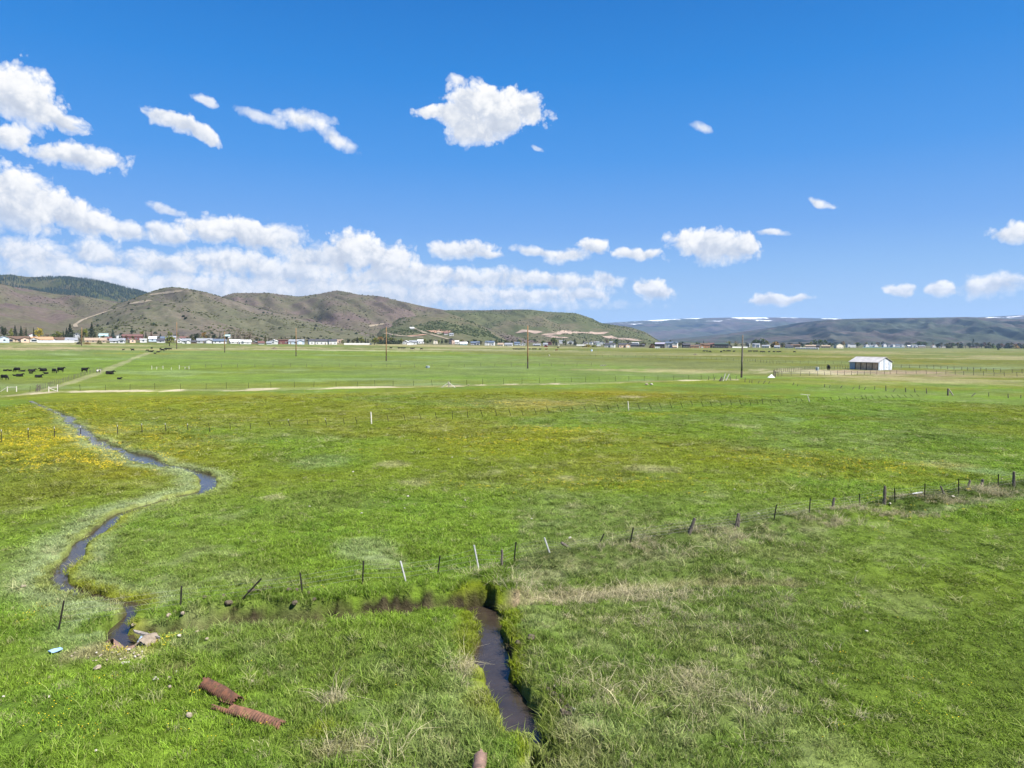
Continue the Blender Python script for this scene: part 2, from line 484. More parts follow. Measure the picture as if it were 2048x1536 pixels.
# soft patches: pixel centre, half-extents in pixels, colour, strength
PATCHES = [
    (60, 885, 330, 42, C_YELLOW, 0.27), (210, 935, 170, 28, C_YELLOW, 0.2), (60, 835, 260, 24, C_OLIVE, 0.6), (320, 800, 300, 20, C_OLIVE, 0.5), (560, 792, 220, 8, C_ORANGE, 0.22), (600, 815, 300, 24, C_OLIVE, 0.35),
    (1150, 790, 330, 14, C_OLIVE, 0.8), (1240, 788, 140, 6, C_ORANGE, 0.32), (1060, 806, 150, 12, C_TAN, 0.28), (1040, 816, 130, 10, C_ORANGE, 0.24), (1270, 826, 130, 4, C_YELLOW, 0.2), (1250, 795, 30, 3, C_STRAW, 0.5), (1420, 779, 220, 5, C_MARSH, 0.6), (1480, 822, 120, 8, C_OLIVE, 0.4),
    (1120, 870, 150, 14, C_YELLOW, 0.12), (940, 890, 170, 20, C_YELLOW, 0.08), (1300, 870, 300, 40, C_OLIVE, 0.2), (1200, 965, 260, 20, C_YELLOW, 0.08), (1700, 930, 260, 30, C_OLIVE, 0.5), (1850, 835, 220, 12, C_LUSH, 0.5), (1760, 838, 120, 5, C_MARSH, 0.45), (1990, 812, 120, 5, C_MARSH, 0.4), (1900, 880, 200, 10, C_LUSH, 0.5),
    (620, 1010, 120, 18, C_DULL, 0.5), (540, 1002, 22, 5, C_STRAW, 0.4), (720, 1100, 50, 20, C_SILVER, 0.5), (760, 1125, 40, 12, C_SILVER, 0.4), (780, 930, 30, 5, C_STRAW, 0.35), (830, 965, 40, 8, C_STRAW, 0.3), (1150, 1015, 50, 10, C_STRAW, 0.35), (1300, 940, 60, 8, C_STRAW, 0.35), (1130, 955, 30, 6, C_STRAW, 0.25), (640, 925, 60, 10, C_PALE, 0.3), (1900, 930, 80, 10, C_TAN, 0.3), (1980, 945, 70, 8, C_PALE, 0.4), (1470, 1018, 60, 14, C_FRESH, 0.4),
    (1240, 1034, 24, 8, C_TAN, 0.45), (1110, 1050, 60, 8, C_PALE, 0.3), (1490, 852, 40, 4, C_STRAW, 0.3), (1580, 840, 30, 4, C_PALE, 0.3),
    # far fields
    (1100, 745, 420, 10, C_PASTURE, 0.8), (1350, 742, 160, 5, C_TAN, 0.55), (1480, 735, 200, 7, C_DRYGREEN, 0.7), (1250, 725, 240, 8, C_DRYGREEN, 0.7), (1650, 744, 140, 5, C_STRAW, 0.7), (1790, 745, 130, 5, C_PINK, 0.75), (1900, 762, 220, 7, C_TAN, 0.55), (1700, 766, 200, 4, C_DRYGREEN, 0.5),
    (1960, 724, 240, 5, C_MARSH, 0.65), (1680, 718, 240, 5, C_MARSH, 0.65), (1850, 727, 100, 2, C_ORANGE, 0.4), (1700, 705, 130, 3, C_TAN, 0.6), (2000, 714, 90, 3, C_TAN, 0.5), (1450, 702, 360, 3, C_MARSH, 0.5), (1800, 700, 300, 3, C_DRYGREEN, 0.5), (1900, 735, 160, 3, C_PALE, 0.5),
    (40, 697, 140, 3, C_TAN, 0.75), (200, 690, 300, 2, C_TAN, 0.6), (420, 692, 200, 2, C_DRYGREEN, 0.6), (700, 697, 400, 3, C_DRYGREEN, 0.7), (640, 700, 330, 1.2, C_STRAW, 0.6), (900, 692, 330, 2, C_TAN, 0.6), (960, 700, 260, 2, C_STRAW, 0.4), (1150, 706, 260, 3, C_DRYGREEN, 0.6), (560, 695, 120, 2, C_TAN, 0.5), (240, 707, 60, 1.5, C_YELLOW, 0.3), (330, 707, 40, 1.5, C_ORANGE, 0.4), (760, 765, 300, 5, C_OLIVE, 0.4), (200, 770, 200, 5, C_FRESH, 0.4), (930, 755, 120, 3, C_LUSH, 0.35),
    # near
    (190, 1300, 90, 14, C_PINK, 0.6), (250, 1310, 60, 12, C_TAN, 0.5), (330, 1340, 40, 12, C_SOIL, 0.45), (700, 1490, 80, 26, C_TAN, 0.38), (640, 1505, 60, 26, C_SOIL, 0.45), (300, 1395, 80, 22, C_FRESH, 0.8), (950, 1410, 60, 40, C_OLIVE, 0.5), (640, 1450, 50, 16, C_OLIVE, 0.55), (850, 1200, 140, 30, C_FRESH, 0.7), (930, 1340, 40, 20, C_TAN, 0.6), (670, 1395, 24, 8, C_STRAW, 0.5),
    (1380, 1360, 60, 24, C_TAN, 0.4), (1300, 1400, 120, 40, C_TAN, 0.15), (1290, 1250, 140, 30, C_TAN, 0.18), (1500, 1290, 120, 40, C_TAN, 0.18), (1420, 1240, 110, 24, C_LUSH, 0.4), (1250, 1330, 90, 24, C_LUSH, 0.5), (1550, 1420, 160, 50, C_TAN, 0.12), (1780, 1300, 60, 20, C_OLIVE, 0.5), (1900, 1180, 260, 60, C_OLIVE, 0.4), (1900, 1430, 130, 30, C_FRESH, 0.5), (1180, 1460, 80, 30, C_PALE, 0.35), (1350, 1470, 90, 30, C_LUSH, 0.5), (1700, 1090, 130, 16, C_LUSH, 0.45), (1560, 1110, 120, 14, C_TAN, 0.3),
]
_PT = []
for (px_, py_, hx_, hy_, c_, s_) in PATCHES:
    p0, p1, p2 = at(px_, py_), at(px_, py_ - hy_), at(px_, py_ + hy_)
    r0 = math.hypot(*p0[:2])
    _PT.append((px_, hx_, math.log(math.hypot(*p1[:2])), math.log(math.hypot(*p2[:2])), c_, s_))


def mixa(c, k, m):
    m = np.clip(m, 0, 1)[:, None]
    return c * (1 - m) + np.asarray(k) * m


def colour(x, y, f):
    """albedo of the ground cover at world points"""
    r = np.hypot(x, y)
    P = azpx(x, y)
    P = np.where(y > 0, P, 9000 * np.sign(x + 1e-9))
    lr = np.log(r + 0.1)
    n1 = fbm(x * 0.035, y * 0.035, 41, 4)
    n2 = fbm(x * 0.14, y * 0.14, 47, 4)
    n3 = fbm(x * 0.55, y * 0.55, 53, 4)
    n4 = fbm(x * 0.012, y * 0.030, 59, 4)
    m1 = fbm(x * 0.006, y * 0.012, 61, 3)
    c = np.broadcast_to(C_FRESH, x.shape + (3,)).copy()
    c = mixa(c, C_DULL, sstep(0.40, 0.62, n2) * 0.55)
    c = mixa(c, C_LUSH, sstep(0.52, 0.70, n3) * 0.55)
    mid = sstep(42, 62, r)
    c = mixa(c, C_OLIVE, sstep(0.40, 0.64, n1) * 0.60 * mid)
    c = mixa(c, C_ORANGE, sstep(0.56, 0.70, n2) * sstep(0.45, 0.6, n1) * 0.12 * mid)
    c = mixa(c, C_STRAW, sstep(0.60, 0.72, n3) * sstep(0.46, 0.58, n2) * 0.16)
    c = mixa(c, C_MARSH, sstep(0.60, 0.72, n4) * 0.45 * mid)
    # the pasture beyond the cross fence
    cr = CROSS(P)
    pas = sstep(0.995, 1.005, r / cr)
    far = sstep(0.97, 1.06, r / PASTURE_FAR(P))
    past = mixa(np.broadcast_to(C_PASTURE, c.shape).copy(), C_FRESH, sstep(0.4, 0.65, n4) * 0.7)
    past = mixa(past, C_OLIVE, sstep(0.50, 0.66, m1) * 0.45)
    past = mixa(past, C_PALE, sstep(0.62, 0.72, n1) * 0.3)
    right = sstep(1480, 1620, P)
    past = mixa(past, C_DRYGREEN, right * 0.45)
    c = mixa(c, past, pas * (1 - 0.5 * right))
    farc = mixa(np.broadcast_to(C_DRYGREEN, c.shape).copy(), C_MARSH, sstep(0.48, 0.62, n4) * 0.75)
    farc = mixa(farc, C_TAN, sstep(0.58, 0.70, fbm(x * 0.006, y * 0.022, 67, 3)) * 0.5)
    farc = mixa(farc, C_PASTURE, sstep(0.55, 0.68, m1) * 0.5)
    c = mixa(c, farc, far)
    # rough garden ground and scrub under and beyond the houses
    tn = TOWN(P)
    c = mixa(c, C_TOWN, sstep(1.0, 1.06, r / tn) * 0.85)
    for (pp, hh, l1, l2, k, s) in _PT:
        lc, lh = (l1 + l2) / 2, abs(l1 - l2) / 2
        q = ((P - pp) / hh) ** 2 + ((lr - lc) / lh) ** 2
        m = (q < 4.0) & (y > 0)
        if not m.any():
            continue
        e = np.sqrt(q[m]) + (n2[m] - 0.5) * 1.5 + (n3[m] - 0.5) * 1.0
        c[m] = mixa(c[m], k, (1 - sstep(0.45, 1.25, e)) * s)
    # straw strip along the cross fence
    st = (r > STRIP_N(P)) & (r < cr * 1.004)
    brk = sstep(0.42, 0.55, fbm(x * 0.18, y * 0.1, 71, 3))
    c = np.where(st[:, None], mixa(c, C_STRAW, (0.20 + 0.75 * brk) * np.where(P < 1480, 1, 0) * np.where(P > 60, 1, 0.5)), c)
    # pale strip beside the lane fence
    ln = (P < 420) & (P > -50) & (r > 140) & (r < 520) & (y > 0)
    if ln.any():
        dl, _, _ = seg_dist(x[ln], y[ln], LANE_P)
        c[ln] = mixa(c[ln], C_STRAW * 0.85, (1 - sstep(0.5, 1.6, dl - r[ln] * 0.001 + (n2[ln] - 0.5) * 2.5)) * 0.42)
    # silver sedge along the creek, moss and mud at its edge
    d = f['creek'] + (n3 - 0.5) * 1.2
    wid = np.interp(r, [25, 40, 60, 90, 120], [2.9, 2.6, 2.4, 1.8, 1.2])
    leftb = np.where(f['creek_side'] > 0, 1.0, 0.6)
    c = mixa(c, C_SILVER, (1 - sstep(0.2, 1.0, d / (wid * leftb))) * 0.8 * sstep(150, 90, r) * sstep(24.5, 29, r))
    c = mixa(c, C_MOSS, (1 - sstep(0.35, 1.3, f['creek'] + (n2 - 0.4) * 1.2)) * 0.85 * sstep(60, 40, r) * (f['creek_side'] < 0))
    c = mixa(c, C_MOSS, (1 - sstep(0.2, 0.6, d)) * 0.5)
    c = mixa(c, C_MUD, (1 - sstep(-0.05, 0.22, f['creek'] + (n3 - 0.5) * 0.4)))
    d2 = f['ditch'] + (n3 - 0.5) * 0.8
    c = mixa(c, C_MOSS, (1 - sstep(0.3, 0.9, d2)) * 0.6)
    c = mixa(c, C_SOIL, (1 - sstep(0.3, 0.5, np.abs(f['ditch'] - 0.9 + (n3 - 0.5) * 1.2))) * 0.55 * sstep(0.45, 0.55, n2) * (f['ditch_side'] < 0))
    c = mixa(c, C_MUD, (1 - sstep(-0.05, 0.18, f['ditch'] + (n3 - 0.5) * 0.3)))
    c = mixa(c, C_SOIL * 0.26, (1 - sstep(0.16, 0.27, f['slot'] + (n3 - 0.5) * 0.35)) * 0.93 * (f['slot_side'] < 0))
    c = mixa(c, C_PINK * 0.8, (1 - sstep(0.5, 0.8, f['slot'])) * sstep(0.55, 0.62, n3) * sstep(0.45, 0.55, n2) * 0.1 * (f['slot_side'] < 0))
    c = mixa(c, C_SOIL, (1 - sstep(0.02, 0.14, f['slot'] + (n3 - 0.5) * 0.2)) * 0.9)
    c = mixa(c, C_FRESH * 0.9, (1 - sstep(1.4, 2.2, f['slot'])) * sstep(0.5, 0.8, f['slot']) * (f['slot_side'] < 0) * 0.8)
    c = mixa(c, C_MUD, (1 - sstep(-0.05, 0.12, f['slot'])))
    # swale of dead grass, tan tussocks on the berm, dark green strip under the fence
    c = mixa(c, C_PINK, (1 - sstep(0.25, 0.75, f['swale'] + (n3 - 0.5) * 0.7)) * 0.85)
    c = mixa(c, C_PALE * 0.85, (1 - sstep(0.5, 1.5, f['berm'])) * 0.5 * (x > 0))
    c = mixa(c, C_STRAW, (1 - sstep(0.4, 1.2, f['berm'])) * sstep(0.48, 0.62, n3) * np.where(x > 0, 0.45, 0.0))
    c = mixa(c, C_SOIL, (1 - sstep(0.4, 1.5, f['berm'])) * sstep(0.55, 0.68, n2) * 0.2 * (x > 0))
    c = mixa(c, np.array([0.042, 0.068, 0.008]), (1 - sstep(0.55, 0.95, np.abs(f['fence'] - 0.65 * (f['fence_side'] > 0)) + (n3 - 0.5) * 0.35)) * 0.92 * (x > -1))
    # rough grass between the ditch and the berm: duller, strawy
    rough = (x > 0.3) * (f['ditch_side'] > -2) * sstep(46, 38, r) * sstep(0.62, 0.50, P / 3300.0)
    c = mixa(c, np.array([0.100, 0.140, 0.034]), rough * 0.6)
    lawn = sstep(1540, 1760, P) * (r < 46)
    c = mixa(c, np.array([0.092, 0.140, 0.014]), lawn * 0.7)
    c = mixa(c, C_STRAW, rough * sstep(0.54, 0.70, n3) * 0.12)
    v = 0.96 + 0.22 * (n3 - 0.5) + 0.5 * (fbm(x * 2.4, y * 2.4, 83, 2) - 0.5) * sstep(120, 30, r)
    return np.clip(c * v[:, None], 0.004, 0.9)


# ------------------------------------------------------------------ helpers for objects
def tag(o, label=None, cat=None, group=None, kind=None):
    for k, v in (('label', label), ('category', cat), ('group', group), ('kind', kind)):
        if v:
            o[k] = v
    return o


def mesh_obj(name, verts, faces, mats=(), parent=None, smooth=False, mat_idx=None, loc=None):
    me = bpy.data.meshes.new(name)
    me.from_pydata([tuple(map(float, v)) for v in verts], [], [tuple(map(int, f)) for f in faces])
    for m in (mats if isinstance(mats, (list, tuple)) else [mats]):
        me.materials.append(m)
    if mat_idx is not None:
        me.polygons.foreach_set('material_index', np.asarray(mat_idx, dtype=np.int32))
    if smooth:
        me.polygons.foreach_set('use_smooth', np.ones(len(me.polygons), dtype=bool))
    me.update()
    o = bpy.data.objects.new(name, me)
    COL.objects.link(o)
    if parent is not None:
        o.parent = parent
    if loc is not None:
        o.location = loc
    return o


def grid_mesh(name, V, nr, nc, mat, wrap=False, smooth=True, attr=None):
    """V: (nr*nc,3) array of a grid; quads built with numpy"""
    me = bpy.data.meshes.new(name)
    me.vertices.add(len(V))
    me.vertices.foreach_set('co', np.asarray(V, np.float32).ravel())
    i, j = np.meshgrid(np.arange(nr - 1), np.arange(nc if wrap else nc - 1), indexing='ij')
    j2 = (j + 1) % nc
    q = np.stack([i * nc + j, i * nc + j2, (i + 1) * nc + j2, (i + 1) * nc + j], -1).reshape(-1, 4)
    n = len(q)
    me.loops.add(n * 4)
    me.loops.foreach_set('vertex_index', q.ravel().astype(np.int32))
    me.polygons.add(n)
    me.polygons.foreach_set('loop_start', (np.arange(n) * 4).astype(np.int32))
    me.polygons.foreach_set('use_smooth', np.full(n, smooth, dtype=bool))
    if attr is not None:
        a = me.attributes.new('tint', 'FLOAT_COLOR', 'POINT')
        a.data.foreach_set('color', np.concatenate([attr, np.ones((len(attr), 1))], 1).astype(np.float32).ravel())
    me.materials.append(mat)
    me.update(calc_edges=True)
    o = bpy.data.objects.new(name, me)
    COL.objects.link(o)
    return o


def empty(name, loc, rz=0.0):
    o = bpy.data.objects.new(name, None)
    o.empty_display_size = 0.3
    o.location = loc
    o.rotation_euler = (0, 0, rz)
    COL.objects.link(o)
    return o


def copy_tree(o, parent=None):
    c = o.copy()
    COL.objects.link(c)
    if parent is not None:
        c.parent = parent
    for ch in list(o.children):
        copy_tree(ch, c)
    return c


_mats = {}


def mat(name, col, rough=0.85, var=0.15, scale=3.0, metallic=0.0, spec=0.3, bump=0.0, col2=None, coords='Object', detail=5):
    """procedural surface: two noise octave bands between a colour and its darker/other variant, optional relief"""
    if name in _mats:
        return _mats[name]
    m = bpy.data.materials.new(name)
    m.use_nodes = True
    nt = m.node_tree
    b = nt.nodes['Principled BSDF']
    b.inputs['Roughness'].default_value = rough
    b.inputs['Metallic'].default_value = metallic
    b.inputs['Specular IOR Level'].default_value = spec
    tc = nd(nt, 'ShaderNodeTexCoord')
    n = noise(nt, tc.outputs[coords], scale, detail, 0.6)
    c2 = col2 if col2 is not None else tuple(c * (1 - 2 * var) for c in col)
    c1 = tuple(min(1, c * (1 + var)) for c in col)
    fac = ramp(nt, n.outputs['Fac'], [(0.33, (0, 0, 0)), (0.67, (1, 1, 1))])
    nt.links.new(mixc(nt, fac, c1, c2), b.inputs['Base Color'])
    if bump:
        bp = nd(nt, 'ShaderNodeBump')
        bp.inputs['Strength'].default_value = 1.0
        bp.inputs['Distance'].default_value = bump
        nt.links.new(n.outputs['Fac'], bp.inputs['Height'])
        nt.links.new(bp.outputs[0], b.inputs['Normal'])
    _mats[name] = m
    return m


def ground_material():
    m = bpy.data.materials.new('meadow')
    m.use_nodes = True
    nt = m.node_tree
    b = nt.nodes['Principled BSDF']
    b.inputs['Roughness'].default_value = 0.95
    b.inputs['Specular IOR Level'].default_value = 0.1
    at_ = nd(nt, 'ShaderNodeAttribute', attribute_name='tint')
    tc = nd(nt, 'ShaderNodeTexCoord')
    o = tc.outputs['Object']
    na = noise(nt, o, 6.0, 5, 0.7)
    nb = noise(nt, o, 1.3, 5, 0.65)
    nc_ = noise(nt, o, 0.32, 4, 0.6)
    v1 = math_(nt, 'MULTIPLY_ADD', na.outputs['Fac'], 1.5, 0.25)
    v2 = math_(nt, 'MULTIPLY_ADD', nb.outputs['Fac'], 1.3, 0.35)
    v3 = math_(nt, 'MULTIPLY_ADD', nc_.outputs['Fac'], 0.7, 0.65)
    v = math_(nt, 'MULTIPLY', math_(nt, 'MULTIPLY', v1, v2), v3)
    cm = nd(nt, 'ShaderNodeVectorMath', operation='SCALE')
    nt.links.new(at_.outputs['Color'], cm.inputs[0])
    nt.links.new(v, cm.inputs['Scale'])
    # broad mottling that still reads far off
    nl = noise(nt, o, 0.075, 5, 0.68)
    nm = noise(nt, o, 0.019, 4, 0.6)
    vl = math_(nt, 'MULTIPLY', math_(nt, 'MULTIPLY_ADD', nl.outputs['Fac'], 0.95, 0.525), math_(nt, 'MULTIPLY_ADD', nm.outputs['Fac'], 0.7, 0.65))
    cl = nd(nt, 'ShaderNodeVectorMath', operation='SCALE')
    nt.links.new(cm.outputs[0], cl.inputs[0])
    nt.links.new(vl, cl.inputs['Scale'])
    fo = math_(nt, 'MULTIPLY_ADD', noise(nt, o, 0.11, 5, 0.7).outputs['Fac'], 7.0, -3.9, clamp=True)
    cm = nd(nt, 'ShaderNodeVectorMath', operation='SCALE')
    nt.links.new(mixc(nt, math_(nt, 'MULTIPLY', fo, 0.40), cl.outputs[0], (0.085, 0.105, 0.022)), cm.inputs[0])
    cm.inputs['Scale'].default_value = 0.95
    # straw and dark flecks
    nf = noise(nt, o, 2.2, 5, 0.7)
    f1 = math_(nt, 'MULTIPLY_ADD', nf.outputs['Fac'], 9.0, -5.6, clamp=True)
    c1 = mixc(nt, math_(nt, 'MULTIPLY', f1, 0.35), cm.outputs[0], (0.30, 0.28, 0.12))
    nt.links.new(c1, b.inputs['Base Color'])
    bp = nd(nt, 'ShaderNodeBump')
    bp.inputs['Strength'].default_value = 0.9
    bp.inputs['Distance'].default_value = 0.10
    nt.links.new(math_(nt, 'ADD', na.outputs['Fac'], math_(nt, 'MULTIPLY', nb.outputs['Fac'], 2.0)), bp.inputs['Height'])
    nt.links.new(bp.outputs[0], b.inputs['Normal'])
    return m


# ------------------------------------------------------------------ ground sheet
def build_ground():
    az = np.concatenate([np.arange(-180, -60, 4.0), np.arange(-60, -41, 1.0), np.arange(-41, 41.01, 0.14), np.arange(42, 60.01, 1.0), np.arange(64, 180, 4.0)])
    az = np.radians(az)
    rs = [0.02, 2.0, 6.0, 10.0]
    r = 12.0
    while r < 20000:
        rs.append(r)
        r += max(0.15, r * 0.0055) if r < 230 else r * 0.03
    rs = np.array(rs)
    R, Az = np.meshgrid(rs, az, indexing='ij')
    x, y = (R * np.sin(Az)).ravel(), (R * np.cos(Az)).ravel()
    z, f = fields(x, y)
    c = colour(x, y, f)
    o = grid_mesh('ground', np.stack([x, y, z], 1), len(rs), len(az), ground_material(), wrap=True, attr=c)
    tag(o, 'green spring pasture of the flat valley floor', kind='structure')
    return o


GROUND = build_ground()


def zat(x, y):
    z, _ = fields(np.array([float(x)]), np.array([float(y)]))
    return float(z[0])


def gp(px, py):
    """valley-floor point at a pixel, lifted or lowered onto the finished turf"""
    p = at(px, py)
    p[2] = zat(p[0], p[1])
    return p


def gp_top(px, py):
    """point where the sight line of a pixel first meets the finished turf, banks included"""
    z = 0.0
    for _ in range(7):
        p = at(px, py, z)
        z = 0.5 * z + 0.5 * (zat(p[0], p[1]) - float(lie(np.array(p[0]), np.array(p[1]))))
    p = at(px, py, z)
    p[2] = zat(p[0], p[1])
    return p


# ------------------------------------------------------------------ water
def water_material():
    m = bpy.data.materials.new('creek_water')
    m.use_nodes = True
    nt = m.node_tree
    b = nt.nodes['Principled BSDF']
    tc = nd(nt, 'ShaderNodeTexCoord')
    n = noise(nt, tc.outputs['Object'], 7.0, 4, 0.6, dist=0.6)
    n0 = noise(nt, tc.outputs['Object'], 1.2, 3, 0.6)
    nt.links.new(mixc(nt, n0.outputs['Fac'], (0.020, 0.016, 0.012), (0.060, 0.044, 0.032)), b.inputs['Base Color'])
    b.inputs['Roughness'].default_value = 0.10
    b.inputs['IOR'].default_value = 1.42
    b.inputs['Specular IOR Level'].default_value = 0.6
    bp = nd(nt, 'ShaderNodeBump')
    bp.inputs['Strength'].default_value = 0.35
    bp.inputs['Distance'].default_value = 0.02
    nt.links.new(n.outputs['Fac'], bp.inputs['Height'])
    nt.links.new(bp.outputs[0], b.inputs['Normal'])
    return m


WATER = water_material()


def ribbon(name, P, W, drop, m, widen=1.25, extra=0.1):
    # densify
    pts, ws = [], []
    for i in range(len(P) - 1):
        n = max(2, int(np.linalg.norm(P[i + 1] - P[i]) / 0.4))
        for k in range(n):
            t = k / n
            pts.append(P[i] * (1 - t) + P[i + 1] * t)
            ws.append(W[i] * (1 - t) + W[i + 1] * t)
    pts.append(P[-1])
    ws.append(W[-1])
    pts, ws = np.array(pts), np.array(ws) * widen + extra
    tg = np.gradient(pts, axis=0)
    tg /= np.linalg.norm(tg, axis=1)[:, None] + 1e-9
    nr = np.stack([-tg[:, 1], tg[:, 0]], 1)
    z = lie(pts[:, 0], pts[:, 1])
    dr = drop(np.hypot(pts[:, 0], pts[:, 1])) if callable(drop) else drop
    V = []
    for s in (-1, 0, 1):
        q = pts + nr * ws[:, None] * s
        V.append(np.stack([q[:, 0], q[:, 1], z - dr], 1))
    V = np.stack(V, 1).reshape(-1, 3)
    return grid_mesh(name, V, len(pts), 3, m)
tag(ribbon('creek_water', CREEK_P, CREEK_W, lambda r: np.interp(r, [20, 40, 70, 120], [0.27, 0.22, 0.10, 0.06]), WATER), 'narrow creek winding through the pasture to the rusty culvert', kind='structure')
tag(ribbon('ditch_water', DITCH_P, DITCH_W, 0.36, WATER), 'dark straight ditch water running towards the viewer', kind='structure')
tag(ribbon('side_water', BRANCH_P, BRANCH_W, 0.365, WATER), 'short side arm of the dark ditch', kind='structure')


# ------------------------------------------------------------------ grass
def tuft_mesh(name, n, spread, h, lean, seed, width=0.012, flat=0.0):
    r = random.Random(seed)
    V, Fc, shade = [], [], []
    for _ in range(n):
        a, d = r.uniform(0, 2 * math.pi), spread * math.sqrt(r.random())
        bx, by = d * math.cos(a), d * math.sin(a)
        hh = h * r.uniform(0.45, 1.1)
        la = r.uniform(0, 2 * math.pi)
        ll = lean * r.uniform(0.2, 1.2) * hh
        tx, ty = bx + ll * math.cos(la), by + ll * math.sin(la)
        mx, my = bx + 0.35 * ll * math.cos(la), by + 0.35 * ll * math.sin(la)
        wa = r.uniform(0, math.pi)
        wx, wy = width * math.cos(wa), width * math.sin(wa)
        i = len(V)
        V += [(bx - wx, by - wy, -0.03), (bx + wx, by + wy, -0.03), (mx + wx * 0.8, my + wy * 0.8, hh * 0.6), (mx - wx * 0.8, my - wy * 0.8, hh * 0.6), (tx, ty, hh * (1 - flat))]
        Fc += [(i, i + 1, i + 2, i + 3), (i + 3, i + 2, i + 4)]
        s = r.uniform(0.60, 1.36)
        shade += [s] * 5
    me = bpy.data.meshes.new(name)
    me.from_pydata(V, [], Fc)
    a = me.attributes.new('blade', 'FLOAT', 'POINT')
    a.data.foreach_set('value', np.array(shade, np.float32))
    me.update()
    return me


def grass_material(name, straw=0.2):
    m = bpy.data.materials.new(name)
    m.use_nodes = True
    nt = m.node_tree
    b = nt.nodes['Principled BSDF']
    b.inputs['Roughness'].default_value = 0.6
    b.inputs['Specular IOR Level'].default_value = 0.08
    ti = nd(nt, 'ShaderNodeAttribute', attribute_name='tint', attribute_type='INSTANCER')
    bl = nd(nt, 'ShaderNodeAttribute', attribute_name='blade')
    k = math_(nt, 'MULTIPLY', bl.outputs['Fac'], 1.66)
    sc = nd(nt, 'ShaderNodeVectorMath', operation='SCALE')
    nt.links.new(ti.outputs['Color'], sc.inputs[0])
    nt.links.new(k, sc.inputs['Scale'])
    f = math_(nt, 'MULTIPLY', math_(nt, 'GREATER_THAN', bl.outputs['Fac'], 1.36 - straw * 0.76), 0.5)
    c = mixc(nt, f, sc.outputs[0], (0.33, 0.30, 0.14))
    nt.links.new(c, b.inputs['Base Color'])
    tr = nd(nt, 'ShaderNodeBsdfTranslucent')
    nt.links.new(c, tr.inputs[0])
    mx = nd(nt, 'ShaderNodeMixShader')
    mx.inputs[0].default_value = 0.3
    nt.links.new(b.outputs[0], mx.inputs[1])
    nt.links.new(tr.outputs[0], mx.inputs[2])
    nt.links.new(mx.outputs[0], nt.nodes['Material Output'].inputs['Surface'])
    return m


def scatter(name, pts, rot, scl, tint, idx, protos, label):
    """one object: a point per clump, a clump of real blades set on each point"""
    me = bpy.data.meshes.new(name)
    n = len(pts)
    me.vertices.add(n)
    me.vertices.foreach_set('co', np.asarray(pts, np.float32).ravel())
    a = me.attributes.new('rot', 'FLOAT_VECTOR', 'POINT'); a.data.foreach_set('vector', np.asarray(rot, np.float32).ravel())
    a = me.attributes.new('scl', 'FLOAT_VECTOR', 'POINT'); a.data.foreach_set('vector', np.asarray(scl, np.float32).ravel())
    a = me.attributes.new('tint', 'FLOAT_COLOR', 'POINT'); a.data.foreach_set('color', np.concatenate([tint, np.ones((n, 1))], 1).astype(np.float32).ravel())
    a = me.attributes.new('pick', 'INT', 'POINT'); a.data.foreach_set('value', np.asarray(idx, np.int32))
    o = bpy.data.objects.new(name, me)
    COL.objects.link(o)
    ng = bpy.data.node_groups.new(name, 'GeometryNodeTree')
    ng.interface.new_socket('Geometry', in_out='INPUT', socket_type='NodeSocketGeometry')
    ng.interface.new_socket('Geometry', in_out='OUTPUT', socket_type='NodeSocketGeometry')
    gi, go = ng.nodes.new('NodeGroupInput'), ng.nodes.new('NodeGroupOutput')
    iop = ng.nodes.new('GeometryNodeInstanceOnPoints')
    jn = ng.nodes.new('GeometryNodeGeometryToInstance')
    for pr in reversed(protos):
        oi = ng.nodes.new('GeometryNodeObjectInfo')
        oi.inputs['Object'].default_value = pr
        oi.inputs['As Instance'].default_value = False
        ng.links.new(oi.outputs['Geometry'], jn.inputs[0])

    def na(nm, t):
        q = ng.nodes.new('GeometryNodeInputNamedAttribute')
        q.data_type = t
        q.inputs['Name'].default_value = nm
        return q.outputs['Attribute']
    e2r = ng.nodes.new('FunctionNodeEulerToRotation')
    ng.links.new(na('rot', 'FLOAT_VECTOR'), e2r.inputs[0])
    ng.links.new(gi.outputs[0], iop.inputs['Points'])
    # each prototype separately: a list of instances to pick from
    gti = []
    ng.nodes.remove(jn)
    join = ng.nodes.new('GeometryNodeJoinGeometry')
    for pr in reversed(protos):
        oi = [q for q in ng.nodes if q.bl_idname == 'GeometryNodeObjectInfo' and q.inputs['Object'].default_value == pr][0]
        g = ng.nodes.new('GeometryNodeGeometryToInstance')
        ng.links.new(oi.outputs['Geometry'], g.inputs[0])
        ng.links.new(g.outputs[0], join.inputs[0])
    ng.links.new(join.outputs[0], iop.inputs['Instance'])
    iop.inputs['Pick Instance'].default_value = True
    ng.links.new(na('pick', 'INT'), iop.inputs['Instance Index'])
    ng.links.new(e2r.outputs[0], iop.inputs['Rotation'])
    ng.links.new(na('scl', 'FLOAT_VECTOR'), iop.inputs['Scale'])
    ng.links.new(iop.outputs[0], go.inputs[0])
    md = o.modifiers.new('clumps', 'NODES')
    md.node_group = ng
    tag(o, label, kind='stuff')
    return o


def sector_points(r0, r1, dens, az=0.68, seed=1):
    """random points on the ground within the sector the photograph shows, DENS(r) per square metre"""
    g = np.random.default_rng(seed)
    edges = np.geomspace(r0, r1, 40)
    out = []
    for a, b in zip(edges[:-1], edges[1:]):
        n = g.poisson(dens((a + b) / 2) * az * (b * b - a * a))
        r = np.sqrt(g.uniform(a * a, b * b, n))
        t = g.uniform(-az, az, n)
        out.append(np.stack([r * np.sin(t), r * np.cos(t)], 1))
    return np.concatenate(out)


